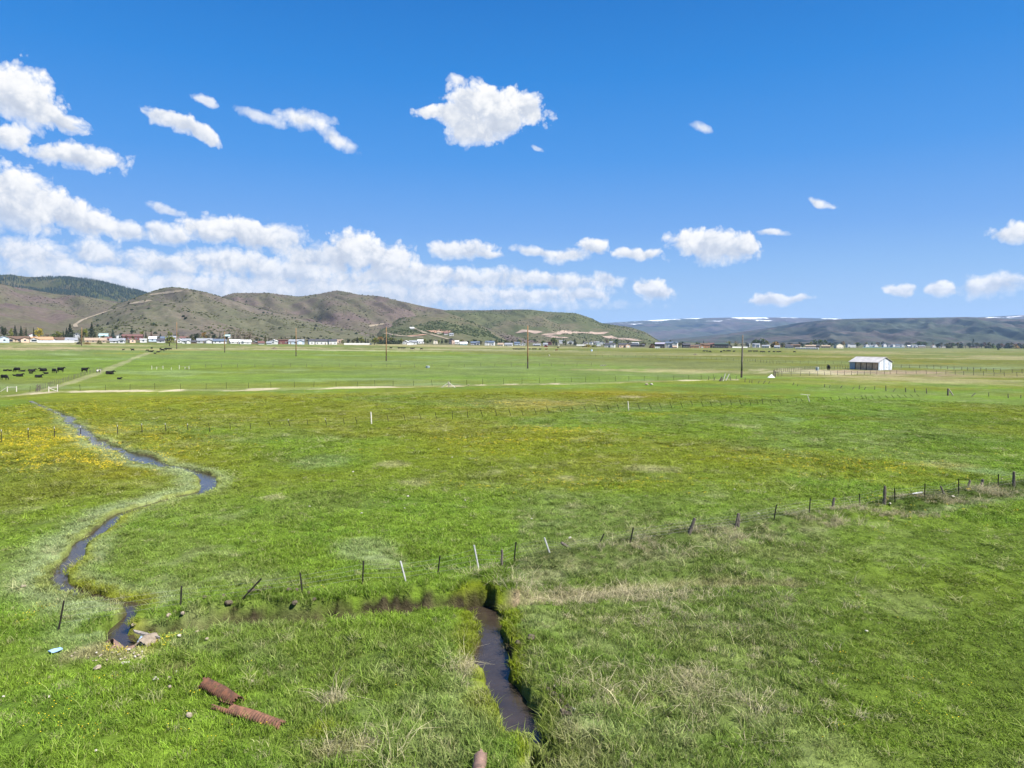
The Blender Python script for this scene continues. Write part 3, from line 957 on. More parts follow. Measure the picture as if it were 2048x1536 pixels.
def build_grass():
    gm = grass_material('grass_blades', 0.12)
    protos = []
    for k, (n, sp, h, ln, w) in enumerate([(40, 0.20, 0.15, 0.8, 0.008), (36, 0.24, 0.12, 1.1, 0.009), (44, 0.18, 0.19, 0.9, 0.008), (30, 0.26, 0.10, 1.4, 0.010), (40, 0.15, 0.27, 1.0, 0.008), (34, 0.20, 0.34, 1.2, 0.008)]):
        me = tuft_mesh('grass_clump', n, sp, h, ln, 100 + k, w)
        me.materials.append(gm)
        protos.append(bpy.data.objects.new('grass_clump', me))
    p = sector_points(15.5, 135, lambda r: 26 * min(1.0, (26 / r)) ** 1.55, seed=5)
    x, y = p[:, 0], p[:, 1]
    z, f = fields(x, y)
    wet = np.minimum(np.minimum(f['creek'], f['ditch']), f['slot'])
    keep = (wet > 0.05 + 0.14 * nprng.random(len(x))) & ((f['slot'] > 0.16 + 0.14 * nprng.random(len(x))) & ((f['slot_side'] > 0) | (f['slot'] > 0.15 + 0.13 * nprng.random(len(x)))))
    r = np.hypot(x, y)
    keep &= ~((r > 38) & (r < 58) & (f['creek'] < 0.28 + 0.2 * nprng.random(len(x))))
    n2 = fbm(x * 0.25, y * 0.25, 91, 4)
    bare = fbm(x * 0.55, y * 0.55, 97, 3)
    keep &= ~((bare > 0.68) & (nprng.random(len(x)) < 0.6))
    x, y, z, r, n2 = x[keep], y[keep], z[keep], r[keep], n2[keep]
    f = {k: v[keep] for k, v in f.items()}
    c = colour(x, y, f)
    n = len(x)
    lush = (1 - sstep(0.3, 1.6, f['berm'])) + (1 - sstep(0.2, 0.9, f['ditch'])) * 0.8 + (1 - sstep(0.1, 0.7, f['slot'])) + 0.6 * (n2 > 0.58)
    rough = (x > 0.5) & (f['fence_side'] > -2) & (r < 42)
    idx = nprng.integers(0, 4, n)
    tall = nprng.random(n) < np.clip(0.10 + 0.5 * lush + 0.12 * rough, 0, 0.85)
    idx = np.where(tall, nprng.integers(4, 6, n), idx)
    grow = np.clip(r / 28.0, 1.0, 2.6)
    s = nprng.uniform(0.7, 1.25, n) * (0.75 + 0.6 * n2)
    scl = np.stack([s * grow, s * grow, s * 0.75 * (0.45 + 0.55 * np.clip(26 / r, 0.4, 1.4))], 1)
    lawn = sstep(1540, 1760, azpx(x, y)) * (r < 46)
    scl[:, 2] *= 0.9 * (1 - 0.5 * lawn)
    under = (f['fence'] < 1.5) & (f['fence_side'] > 0) & (x > -1)
    scl[:, 2] *= np.where(under, 0.6, 1.0)
    rot = np.stack([nprng.normal(0, 0.14, n), nprng.normal(0, 0.14, n), nprng.uniform(0, 6.283, n)], 1)
    tint = c * (nprng.uniform(0.72, 1.34, n) * (1 - 0.25 * lush.clip(0, 1) * nprng.random(n)))[:, None]
    # single straw-coloured clumps mixed finely through the green
    sm = nprng.random(n) < np.where(rough & (azpx(x, y) < 1620), 0.13, 0.04)
    tint[sm] = tint[sm] * 0.35 + np.array([0.25, 0.235, 0.125]) * 0.65
    # shaggy fresh grass on the bank behind the slot
    bk = (f['slot_side'] < 0) & (f['slot'] > 0.3) & (f['slot'] < 1.9) & (x < 0.2)
    tint[bk] = tint[bk] * 0.4 + np.array([0.10, 0.165, 0.018]) * 0.6 * nprng.uniform(0.6, 1.3, (int(bk.sum()), 1))
    idx = np.where(bk & (nprng.random(n) < 0.7), nprng.integers(4, 6, n), idx)
    print('grass clumps', n)
    scatter('grass', np.stack([x, y, z], 1), rot, scl, tint, idx, protos, 'short green meadow grass with straw patches')


build_grass()
# ------------------------------------------------------------------ hills
HILL_V, HILL_F = [], []          # gathered for draping tracks and for planting


def hill_material(name, cols, patch, sc=1.0, treecol=None, snow=None, pk=0.6):
    m = bpy.data.materials.new(name)
    m.use_nodes = True
    nt = m.node_tree
    b = nt.nodes['Principled BSDF']
    b.inputs['Roughness'].default_value = 1.0
    b.inputs['Specular IOR Level'].default_value = 0.0
    tc = nd(nt, 'ShaderNodeTexCoord')
    o = tc.outputs['Object']
    n1 = noise(nt, o, 0.0035 * sc, 6, 0.62)
    n2 = noise(nt, o, 0.020 * sc, 5, 0.65)
    n3 = noise(nt, o, 0.11 * sc, 4, 0.7)
    n4 = noise(nt, o, 0.0016 * sc, 4, 0.5)
    base = ramp(nt, n1.outputs['Fac'], [(0.34, cols[0]), (0.47, cols[1]), (0.58, cols[2]), (0.70, cols[3])])
    f = math_(nt, 'MULTIPLY_ADD', n2.outputs['Fac'], 5.0, -2.5, clamp=True)
    c = mixc(nt, math_(nt, 'MULTIPLY', f, pk), base, patch)
    g = math_(nt, 'MULTIPLY_ADD', n4.outputs['Fac'], 6.0, -3.0, clamp=True)
    c = mixc(nt, math_(nt, 'MULTIPLY', g, 0.4), c, cols[2])
    sp = math_(nt, 'MULTIPLY_ADD', n3.outputs['Fac'], 1.3, 0.35)
    v = nd(nt, 'ShaderNodeVectorMath', operation='SCALE')
    nt.links.new(c, v.inputs[0])
    nt.links.new(sp, v.inputs['Scale'])
    out = v.outputs[0]
    if treecol is not None:
        n5 = noise(nt, o, 0.0022 * sc, 5, 0.6)
        t = math_(nt, 'MULTIPLY_ADD', n5.outputs['Fac'], 22.0, -11.9, clamp=True)
        out = mixc(nt, t, out, treecol)
    if snow is not None:
        sx = nd(nt, 'ShaderNodeSeparateXYZ')
        nt.links.new(o, sx.inputs[0])
        n6 = noise(nt, o, 0.0052 * sc, 6, 0.62)
        h = math_(nt, 'MULTIPLY_ADD', sx.outputs[2], 1.0 / snow[1], -snow[0] / snow[1])
        hh = math_(nt, 'MULTIPLY_ADD', n6.outputs['Fac'], 9.0, -5.0)
        k = math_(nt, 'MULTIPLY', math_(nt, 'ADD', h, hh), 3.0, clamp=True)
        out = mixc(nt, k, out, (0.80, 0.82, 0.86))
    nt.links.new(out, b.inputs['Base Color'])
    bp = nd(nt, 'ShaderNodeBump')
    bp.inputs['Strength'].default_value = 1.0
    bp.inputs['Distance'].default_value = 1.6 / sc
    nt.links.new(n3.outputs['Fac'], bp.inputs['Height'])
    nt.links.new(bp.outputs[0], b.inputs['Normal'])
    return m


def hill(name, label, crest, D, r0, m, spur=0.30, spw=170.0, seed=1, back=1.25, pad=60, shape=1.35, nr=110, res=3.0, tilt=0.35):
    """a ridge whose skyline passes through the given pixels at distance D, falling to the valley at r0, with spurs and gullies on its face"""
    px = np.arange(crest[0][0] - pad, crest[-1][0] + pad + 1, res)
    cx, cy = [c[0] for c in crest], [c[1] for c in crest]
    py = np.interp(px, cx, cy)
    k = np.hanning(9)
    k /= k.sum()
    py = np.convolve(np.pad(py, 4, mode='edge'), k, 'valid')
    edge = np.minimum(sstep(crest[0][0] - pad, crest[0][0], px), sstep(crest[-1][0] + pad, crest[-1][0], px))
    a = (px - 1024) / F
    az = np.arctan(a)
    slope = np.array([ray(x_, y_)[2] / math.hypot(ray(x_, y_)[0], ray(x_, y_)[1]) for x_, y_ in zip(px, py)])
    zc = CAMZ + slope * D
    t = np.concatenate([np.linspace(0, 1, nr), np.linspace(1, back, 18)[1:]])
    Tt, Az = np.meshgrid(t, az, indexing='ij')
    Zc = np.broadcast_to(zc, Tt.shape)
    Sl = np.broadcast_to(slope, Tt.shape)
    R = r0 + Tt * (D - r0)
    X, Y = R * np.sin(Az), R * np.cos(Az)
    zb = lie(X[0], Y[0]) - 4.0
    Zb = np.broadcast_to(zb, Tt.shape)
    tt = np.clip(Tt, 0, 1)
    prof = tt ** shape * (1.35 - 0.35 * tt)
    # spurs running down the face
    lat = Az * D
    sk = lat + tilt * R
    rid = 1 - np.abs(2 * fbm(sk / spw, R / (spw * 3.2), seed, 4, 0.52) - 1)
    rid2 = 1 - np.abs(2 * fbm(sk / (spw * 0.32), R / (spw * 0.9), seed + 9, 3, 0.5) - 1)
    H = (Zc - Zb)
    mod = (rid - 0.62) * spur * 2.4 + (rid2 - 0.62) * spur * 0.30
    z = Zb + H * (prof + mod * np.clip(4 * tt * (1 - tt), 0, 1) ** 0.9 * (0.35 + 0.65 * tt))
    lim = CAMZ + Sl * R * 1.0 - H * 0.02 * (1 - tt)
    z = np.where(Tt < 1, np.minimum(z, lim), z)
    bt = (Tt - 1) / (back - 1)
    z = np.where(Tt > 1, Zc - (Zc - Zb) * 0.55 * np.clip(bt, 0, 1) ** 1.3, z)
    z = Zb + (z - Zb) * edge[None, :] - 3 * (1 - edge[None, :])
    V = np.stack([X.ravel(), Y.ravel(), z.ravel()], 1)
    nrr, ncc = Tt.shape
    o = grid_mesh(name, V, nrr, ncc, m)
    tag(o, label, kind='structure')
    i, j = np.meshgrid(np.arange(nrr - 1), np.arange(ncc - 1), indexing='ij')
    q = np.stack([i * ncc + j, i * ncc + j + 1, (i + 1) * ncc + j + 1, (i + 1) * ncc + j], -1).reshape(-1, 4)
    off = sum(len(v) for v in HILL_V)
    HILL_V.append(V)
    HILL_F.append(q + off)
    return V.reshape(nrr, ncc, 3)


SAGE = [(0.112, 0.108, 0.068), (0.092, 0.094, 0.058), (0.122, 0.104, 0.080), (0.090, 0.078, 0.070)]
GREENISH = [(0.098, 0.103, 0.050), (0.078, 0.087, 0.044), (0.112, 0.100, 0.063), (0.086, 0.079, 0.057)]
BLUEISH = [(0.064, 0.076, 0.054), (0.048, 0.060, 0.045), (0.088, 0.075, 0.070), (0.058, 0.052, 0.056)]
M_SAGE = hill_material('sage_slope', SAGE, (0.095, 0.085, 0.062))
M_GREEN = hill_material('green_slope', GREENISH, (0.060, 0.075, 0.035))
M_PURPLE = hill_material('scrub_slope', [(0.112, 0.106, 0.060), (0.094, 0.090, 0.056), (0.112, 0.087, 0.075), (0.088, 0.069, 0.066)], (0.090, 0.072, 0.062))
M_FAR = hill_material('far_slope', BLUEISH, (0.030, 0.036, 0.030), 0.5, treecol=(0.018, 0.026, 0.026), pk=0.85)
M_SNOW = hill_material('snowy_plateau', BLUEISH, (0.034, 0.038, 0.034), 0.35, treecol=(0.016, 0.024, 0.024), snow=(334.0, 90.0), pk=0.8)
M_FOREST = hill_material('forest_floor', [(0.06, 0.07, 0.035), (0.05, 0.06, 0.03), (0.08, 0.075, 0.045), (0.07, 0.065, 0.045)], (0.04, 0.05, 0.03))

H_PLAT = hill('snow_plateau', 'long flat-topped blue mountain with old snow along its rim', [(1150, 652), (1210, 646), (1290, 641), (1370, 637), (1460, 635), (1560, 635), (1660, 637), (1760, 640), (1850, 644), (1960, 634), (2048, 630), (2300, 628), (2700, 650)], 13500, 8200, M_SNOW, spur=0.2, spw=800, seed=5, shape=1.7, nr=80, res=4)
H_BLUE = hill('blue_range', 'broad blue-green mountain flank behind the town', [(1180, 690), (1300, 682), (1450, 668), (1540, 655), (1600, 645), (1660, 639), (1720, 637), (1800, 636), (1880, 635), (1930, 634), (2000, 637), (2048, 638), (2300, 640), (2700, 668)], 8200, 3400, M_FAR, spur=0.34, spw=420, seed=15, shape=1.6, nr=130, res=3)
H_FOREST = hill('forest_ridge', 'dark ridge covered in conifers', [(-500, 600), (-200, 565), (0, 551), (25, 549), (60, 554), (150, 556), (180, 558), (230, 567), (300, 588), (370, 620), (430, 650)], 3900, 2700, M_FOREST, spur=0.2, spw=320, seed=25, nr=90)
H_WEST = hill('sage_hill', 'smooth sagebrush hill descending behind the houses', [(-600, 590), (-300, 560), (0, 566), (40, 575), (120, 589), (170, 592), (250, 606), (300, 625), (360, 652), (400, 668)], 2700, 1250, M_PURPLE, spur=0.26, spw=210, seed=35, nr=120)
H_RIDGE = hill('brown_ridge', 'brown-green ridge with a pointed top', [(380, 640), (430, 600), (470, 586), (540, 586), (600, 594), (640, 588), (676, 581), (700, 585), (720, 590), (760, 592), (800, 602), (850, 613), (890, 620), (960, 640), (1060, 668)], 2750, 1500, M_PURPLE, spur=0.26, spw=200, seed=45, nr=120)
H_EAST = hill('green_hill', 'long low green hill ending in a blunt nose', [(800, 640), (850, 622), (900, 620), (960, 621), (1030, 619), (1060, 619), (1100, 624), (1150, 626), (1184, 637), (1200, 646), (1240, 652), (1262, 655), (1290, 664), (1325, 686)], 2900, 1700, M_GREEN, spur=0.22, spw=230, seed=55, nr=110, pad=30)
H_MID = hill('grassy_hill', 'rounded grassy hill crossed by a dirt track', [(60, 668), (130, 655), (180, 634), (230, 612), (270, 598), (305, 585), (330, 577), (350, 575), (380, 578), (420, 586), (470, 602), (540, 622), (620, 642), (700, 655), (780, 668), (850, 680)], 2100, 1000, M_SAGE, spur=0.24, spw=150, seed=65, nr=140)
H_SPUR = hill('wooded_knoll', 'dark green scrubby knoll above red soil', [(770, 652), (800, 637), (840, 631), (880, 628), (910, 630), (950, 645), (1000, 672), (1030, 688)], 1950, 1250, M_GREEN, spur=0.20, spw=130, seed=75, nr=80, pad=40)

HB = BVHTree.FromPolygons([Vector(v) for v in np.concatenate(HILL_V)], [tuple(int(i) for i in q) for q in np.concatenate(HILL_F)])


def hill_at(px, py):
    """point of a hillside seen at a pixel of the photograph (None where there is only sky)"""
    d = Vector(ray(px, py)).normalized()
    h = HB.ray_cast(Vector((0, 0, CAMZ)), d, 30000)
    return None if h[0] is None else h[0]


def hill_down(x, y):
    h = HB.ray_cast(Vector((x, y, 3000)), Vector((0, 0, -1)), 6000)
    return None if h[0] is None else h[0].z


# dirt tracks and cuts lying on the slopes
M_TRACK = mat('track_dirt', (0.26, 0.215, 0.15), 0.95, 0.15, 0.05)
M_CUT = mat('cut_earth', (0.34, 0.255, 0.195), 0.95, 0.18, 0.03)
M_RED = mat('red_earth', (0.33, 0.195, 0.13), 0.95, 0.2, 0.04)


def track(name, label, pix, width, m, lift=0.9):
    P = []
    for i in range(len(pix) - 1):
        (x0, y0), (x1, y1) = pix[i], pix[i + 1]
        n = max(2, int(math.hypot(x1 - x0, y1 - y0) / 4))
        for k in range(n):
            h = hill_at(x0 + (x1 - x0) * k / n, y0 + (y1 - y0) * k / n)
            if h is not None:
                P.append(h)
    if len(P) < 3:
        return
    # drop jumps between different hills
    Q = [P[0]]
    for p in P[1:]:
        if (p - Q[-1]).length < 160:
            Q.append(p)
    V, Fc = [], []
    for i, p in enumerate(Q):
        t = (Q[min(i + 1, len(Q) - 1)] - Q[max(i - 1, 0)])
        n = Vector((-t.y, t.x, 0)).normalized()
        for s in (-1, -0.33, 0.33, 1):
            q = p + n * s * width * 0.5
            z = hill_down(q.x, q.y)
            V.append((q.x, q.y, (z if z is not None else q.z) + lift))
        if i:
            b = 4 * i
            for k in range(3):
                Fc.append((b - 4 + k, b - 3 + k, b + 1 + k, b + k))
    o = mesh_obj(name, V, Fc, m)
    tag(o, label, kind='structure')


track('dirt_track', 'pale dirt track climbing the grassy hill', [(152, 655), (150, 650), (165, 640), (200, 627), (230, 615), (262, 607), (300, 602), (330, 600)], 7, M_TRACK)
track('dirt_track', 'faint upper track on the hilltop', [(300, 590), (340, 585), (380, 580)], 5, M_TRACK)
track('dirt_track', 'short tan bench on the brown ridge', [(738, 653), (760, 649), (772, 648)], 9, M_TRACK)
track('dirt_track', 'thin track across the brown ridge foot', [(770, 667), (800, 672), (850, 676)], 6, M_TRACK)
track('dirt_track', 'track down the wooded knoll', [(828, 657), (850, 666), (880, 674), (900, 680)], 7, M_TRACK)
track('earth_cut', 'red bank below the knoll', [(815, 673), (840, 671), (855, 669)], 12, M_RED)
track('earth_cut', 'red graded lot under the hillside houses', [(868, 661), (880, 665), (895, 662), (905, 663)], 34, M_RED)
track('earth_cut', 'pink road cut on the green hill', [(1037, 663), (1052, 662), (1068, 664), (1082, 668)], 26, M_CUT)
track('earth_cut', 'pink road cut winding along the hill foot', [(1092, 671), (1110, 667), (1140, 664), (1170, 666), (1200, 667), (1218, 666)], 32, M_CUT)
track('earth_cut', 'lower pink cut', [(1095, 672), (1110, 675), (1140, 676)], 22, M_CUT)
track('earth_cut', 'pale graded ground at the hill end', [(1212, 673), (1224, 677), (1240, 678), (1262, 679), (1285, 683)], 34, M_CUT)


# ------------------------------------------------------------------ scrub and forest on the slopes
def blob_mesh(name, seed, h=1.0, w=1.0, cone=False):
    r = random.Random(seed)
    V, Fc = [], []
    if cone:
        for lv in range(3):
            z0, rr = lv * 0.3, (1 - lv * 0.28) * 0.42
            b = len(V)
            for k in range(6):
                a = k * math.pi / 3 + lv
                q = rr * r.uniform(0.75, 1.15)
                V.append((q * math.cos(a), q * math.sin(a), z0 + r.uniform(-0.03, 0.03)))
            V.append((0, 0, z0 + 0.48))
            Fc += [(b + k, b + (k + 1) % 6, b + 6) for k in range(6)]
    else:
        for k in range(26):
            u, a = r.uniform(0, 1), r.uniform(0, 2 * math.pi)
            rr = math.sqrt(1 - u * u) * r.uniform(0.5, 1.0)
            p = Vector((rr * math.cos(a) * w, rr * math.sin(a) * w, u * h * r.uniform(0.5, 1.0)))
            n = Vector((r.gauss(0, 1), r.gauss(0, 1), r.gauss(0.6, 1))).normalized()
            t = n.orthogonal().normalized() * 0.36
            b2 = n.cross(t)
            i = len(V)
            V += [tuple(p - t - b2 * 0.8), tuple(p + t - b2), tuple(p + t * 0.9 + b2), tuple(p - t + b2 * 0.7)]
            Fc.append((i, i + 1, i + 2, i + 3))
    me = bpy.data.meshes.new(name)
    me.from_pydata(V, [], Fc)
    a = me.attributes.new('blade', 'FLOAT', 'POINT')
    a.data.foreach_set('value', np.array([r.uniform(0.85, 1.1) for _ in V], np.float32))
    me.update()
    return me


def plant_hill(G, n, lo, hi, seed, dens_noise=None, px_lo=-100, px_hi=2150):
    """random points on a hill grid between two fractions of its height"""
    g = np.random.default_rng(seed)
    nr, nc, _ = G.shape
    nr -= 17
    i = g.uniform(lo, hi, n) * (nr - 2)
    j = g.uniform(0, 1, n) * (nc - 2)
    i0, j0 = i.astype(int), j.astype(int)
    fi, fj = (i - i0)[:, None], (j - j0)[:, None]
    P = (G[i0, j0] * (1 - fi) + G[i0 + 1, j0] * fi) * (1 - fj) + (G[i0, j0 + 1] * (1 - fi) + G[i0 + 1, j0 + 1] * fi) * fj
    q = azpx(P[:, 0], P[:, 1])
    k = (q > px_lo) & (q < px_hi)
    if dens_noise is not None:
        sc, th = dens_noise
        k &= fbm(P[:, 0] * sc, P[:, 1] * sc, seed + 3, 3) + g.normal(0, 0.05, n) > th
    return P[k]


def build_scrub():
    sm = grass_material('scrub_leaves', 0.0)
    protos = []
    for k in range(3):
        me = blob_mesh('scrub_bush', 300 + k)
        me.materials.append(sm)
        protos.append(bpy.data.objects.new('scrub_bush', me))
    sets = [(H_MID, 6000, 0.05, 1.0, 11, (0.008, 0.44), (0.085, 0.090, 0.042)), (H_MID, 160, 0.05, 0.9, 12, None, (0.030, 0.042, 0.022)),
            (H_WEST, 6000, 0.05, 1.0, 13, (0.006, 0.46), (0.080, 0.075, 0.052)), (H_RIDGE, 6000, 0.1, 1.0, 14, (0.006, 0.46), (0.075, 0.072, 0.048)), (H_RIDGE, 250, 0.1, 1.0, 17, (0.006, 0.5), (0.030, 0.042, 0.022)),
            (H_EAST, 6000, 0.05, 1.0, 15, (0.006, 0.45), (0.055, 0.066, 0.034)), (H_SPUR, 5000, 0.25, 0.98, 16, (0.012, 0.46), (0.055, 0.070, 0.032))]
    pts, tint, scl = [], [], []
    g = np.random.default_rng(3)
    for (G, n, lo, hi, sd, dn, c) in sets:
        P = plant_hill(G, n, lo, hi, sd, dn)
        pts.append(P)
        tint.append(np.array(c) * (1.15 if c[0] > 0.05 else 1.0) * g.uniform(0.8, 1.25, (len(P), 1)) * np.array([1, 1, 1]))
        s = g.uniform(0.8, 1.9, len(P)) * (1.5 if c[0] < 0.05 else 1.0)
        scl.append(np.stack([s * 1.25, s * 1.25, s], 1))
    P, T, S = np.concatenate(pts), np.concatenate(tint), np.concatenate(scl)
    n = len(P)
    rot = np.stack([np.zeros(n), np.zeros(n), g.uniform(0, 6.28, n)], 1)
    scatter('hill_scrub_vegetation', P, rot, S, T, g.integers(0, 3, n), protos, 'sagebrush and scrub dotted over the hillsides')
    fm = grass_material('conifer_needles', 0.0)
    protos = []
    for k in range(3):
        me = blob_mesh('conifer', 330 + k, cone=True)
        me.materials.append(fm)
        protos.append(bpy.data.objects.new('conifer', me))
    P = plant_hill(H_FOREST, 24000, 0.25, 1.0, 21, (0.004, 0.36))
    n = len(P)
    s = g.uniform(6, 11, n)
    S = np.stack([s * 0.62, s * 0.62, s], 1)
    T = np.array((0.020, 0.031, 0.027)) * g.uniform(0.7, 1.5, (n, 1))
    rot = np.stack([np.zeros(n), np.zeros(n), g.uniform(0, 6.28, n)], 1)
    scatter('conifer_forest', P, rot, S, T, g.integers(0, 3, n), protos, 'dark conifer forest on the far ridge')


build_scrub()


# ------------------------------------------------------------------ air
def build_haze():
    m = bpy.data.materials.new('air')
    m.use_nodes = True
    nt = m.node_tree
    nt.nodes.clear()
    pv = nd(nt, 'ShaderNodeVolumePrincipled')
    pv.inputs['Color'].default_value = (0.42, 0.63, 1.0, 1)
    pv.inputs['Density'].default_value = 3.5e-5
    pv.inputs['Anisotropy'].default_value = 0.1
    ou = nd(nt, 'ShaderNodeOutputMaterial')
    nt.links.new(pv.outputs[0], ou.inputs['Volume'])
    x0, x1, y0, y1, z0, z1 = -20500, 20500, -20500, 20500, -24, 520
    V = [(x, y, z) for x in (x0, x1) for y in (y0, y1) for z in (z0, z1)]
    Fc = [(0, 1, 3, 2), (4, 6, 7, 5), (0, 4, 5, 1), (2, 3, 7, 6), (0, 2, 6, 4), (1, 5, 7, 3)]
    o = mesh_obj('haze', V, Fc, m)
    tag(o, 'thin blue haze over the far mountains', kind='stuff')


build_haze()
# ------------------------------------------------------------------ shapes
def on_ray(px, py, y):
    """point on the sight line of a pixel at depth Y, the depth of the thing's own foot"""
    d = ray(px, py)
    return np.array([d[0] / d[1] * y, y, CAMZ + d[2] / d[1] * y])


def tube(pts, radii, n=7, jit=0.0, seed=0, cap=True):
    r = random.Random(seed)
    pts = [Vector(p) for p in pts]
    V, Fc = [], []
    up = Vector((0, 0, 1))
    d0 = (pts[-1] - pts[0]).normalized()
    ref = Vector((1, 0, 0)) if abs(d0.z) > 0.7 else up
    for i, p in enumerate(pts):
        d = (pts[min(i + 1, len(pts) - 1)] - pts[max(i - 1, 0)]).normalized()
        a = d.cross(ref).normalized()
        b = a.cross(d).normalized()
        for k in range(n):
            t = 2 * math.pi * k / n
            q = radii[i] * (1 + r.uniform(-jit, jit))
            V.append(p + a * (q * math.cos(t)) + b * (q * math.sin(t)))
    for i in range(len(pts) - 1):
        for k in range(n):
            Fc.append((i * n + k, i * n + (k + 1) % n, (i + 1) * n + (k + 1) % n, (i + 1) * n + k))
    if cap:
        Fc.append(tuple(reversed(range(n))))
        Fc.append(tuple(range((len(pts) - 1) * n, len(pts) * n)))
    return V, Fc


def box(cx, cy, cz, sx, sy, sz):
    V = [(cx + a * sx / 2, cy + b * sy / 2, cz + c * sz / 2) for a in (-1, 1) for b in (-1, 1) for c in (-1, 1)]
    return V, [(0, 1, 3, 2), (4, 6, 7, 5), (0, 4, 5, 1), (2, 3, 7, 6), (0, 2, 6, 4), (1, 5, 7, 3)]


def join(parts):
    V, Fc = [], []
    for v, f in parts:
        o = len(V)
        V += list(v)
        Fc += [tuple(i + o for i in q) for q in f]
    return V, Fc


M_STEEL = mat('post_steel', (0.030, 0.025, 0.022), 0.8, 0.3, 12, bump=0.002)
M_GALV = mat('pale_post', (0.50, 0.50, 0.48), 0.6, 0.12, 9)
M_WOOD = mat('weathered_wood', (0.125, 0.105, 0.088), 0.95, 0.28, 14, bump=0.006)
M_GREYWOOD = mat('grey_wood', (0.30, 0.265, 0.225), 0.95, 0.22, 10, bump=0.006)
M_WHITEWOOD = mat('bleached_wood', (0.56, 0.52, 0.45), 0.9, 0.15, 8, bump=0.004)
M_WIRE = mat('fence_wire', (0.26, 0.25, 0.23), 0.55, 0.1, 5, metallic=0.6)
M_WHITE = mat('white_paint', (0.76, 0.76, 0.74), 0.6, 0.06, 1.5)
M_POLE = mat('pole_wood', (0.27, 0.155, 0.075), 0.9, 0.2, 3, bump=0.01)
M_POLEGREY = mat('grey_pole_wood', (0.145, 0.125, 0.11), 0.9, 0.2, 3, bump=0.01)
M_BUTT = mat('tarred_butt', (0.045, 0.034, 0.026), 0.9, 0.2, 4)
M_GLASSY = mat('insulator', (0.30, 0.32, 0.33), 0.25, 0.1, 4)


def post_geo(kind, base, top, seed):
    base, top = Vector(base), Vector(top)
    d = top - base
    L = d.length
    u = d.normalized()
    foot = base - u * 0.3
    if kind in ('t', 'p', 'w'):             # studded steel tee
        s = 0.026 if kind == 't' else 0.032
        a = u.cross(Vector((0, 1, 0.01))).normalized()
        b = u.cross(a).normalized()
        V, Fc = [], []
        for (c, wx, wy) in (((0, 0), s * 1.15, 0.006), ((0, s * 0.9), 0.006, s * 0.9)):
            o = len(V)
            for p in (foot, top):
                for sx, sy in ((-1, -1), (1, -1), (1, 1), (-1, 1)):
                    V.append(p + a * (c[0] + sx * wx) + b * (c[1] + sy * wy))
            Fc += [tuple(o + i for i in q) for q in ((0, 1, 5, 4), (1, 2, 6, 5), (2, 3, 7, 6), (3, 0, 4, 7), (4, 5, 6, 7), (3, 2, 1, 0))]
        n = max(3, int(L / 0.16))
        for k in range(n):
            p = base + u * (L * (k + 0.5) / n)
            v, f = box(0, 0, 0, 0.02, 0.02, 0.02)
            o = len(V)
            V += [p + b * (-0.012) + a * q[0] + b * q[1] + u * q[2] for q in v]
            Fc += [tuple(i + o for i in q) for q in f]
        return V, Fc
    R = {'wood': 0.075, 'thick': 0.088, 'thin': 0.055, 'white': 0.075, 'grey': 0.06}[kind]
    r = random.Random(seed)
    side = Vector((r.uniform(-1, 1), r.uniform(-1, 1), 0)) * 0.02
    pts = [foot, base, base + d * 0.35 + side, base + d * 0.7 - side * 0.5, base + d * 0.97, top]
    return tube(pts, [R * 1.05, R * 1.05, R, R * 0.94, R * 0.88, R * 0.6], 8, 0.09, seed)


POST_MAT = {'t': M_STEEL, 'p': M_GALV, 'w': M_STEEL, 'wood': M_WOOD, 'thick': M_WOOD, 'thin': M_WOOD, 'white': M_WHITEWOOD, 'grey': M_GREYWOOD}


def fence(name, label, posts, cat='fence', strands=(0.25, 0.45, 0.65, 0.85), wire_r=0.0036, group=None, notes=None, rail=None):
    """posts: (foot px, foot py, head px, head py, kind); every post and every strand is a part"""
    pts = []
    for i, (bx, by, tx, ty, k) in enumerate(posts):
        b = gp_top(bx, by) if by > 900 else gp(bx, by)
        t = on_ray(tx, ty, b[1])
        if t[2] - b[2] < 0.35:
            t[2] = b[2] + 0.35
        t[2] += 0.0
        lean = t - b
        t = b + lean
        pts.append((Vector(b), Vector(t), k))
    root = empty(name, pts[0][0])
    tag(root, label, cat, group)
    o0 = pts[0][0]
    for i, (b, t, k) in enumerate(pts):
        V, Fc = post_geo(k, b - o0, t - o0, i * 7 + len(posts))
        p = mesh_obj('post', V, Fc, POST_MAT[k], root)
        if notes and i in notes:
            p['label'] = notes[i]
        if k == 'w':
            u = (t - b).normalized()
            v, f = tube([t - u * 0.16 - o0, t + u * 0.012 - o0], [0.034, 0.034], 6)
            mesh_obj('post_tip', v, f, M_WHITE, p)
    for s in strands:
        V, Fc = [], []
        line = []
        for (b, t, k) in pts:
            h = min(1.0, 1.25 / max(0.3, (t - b).length))
            line.append(b + (t - b) * (s * (h if k != 't' else 1.0)) - o0)
        full = []
        for a, b2 in zip(line[:-1], line[1:]):
            full.append(a)
            full.append((a + b2) / 2 - Vector((0, 0, 0.012 * (b2 - a).length / 4)))
        full.append(line[-1])
        V, Fc = tube(full, [wire_r] * len(full), 3)
        mesh_obj('wire', V, Fc, M_WIRE, root)
    if rail:
        for s in rail:
            for (a, ta, _), (b, tb, _) in zip(pts[:-1], pts[1:]):
                V, Fc = tube([a + (ta - a) * s - o0, b + (tb - b) * s - o0], [0.035, 0.035], 5)
                mesh_obj('rail', V, Fc, M_GREYWOOD, root)
    return root


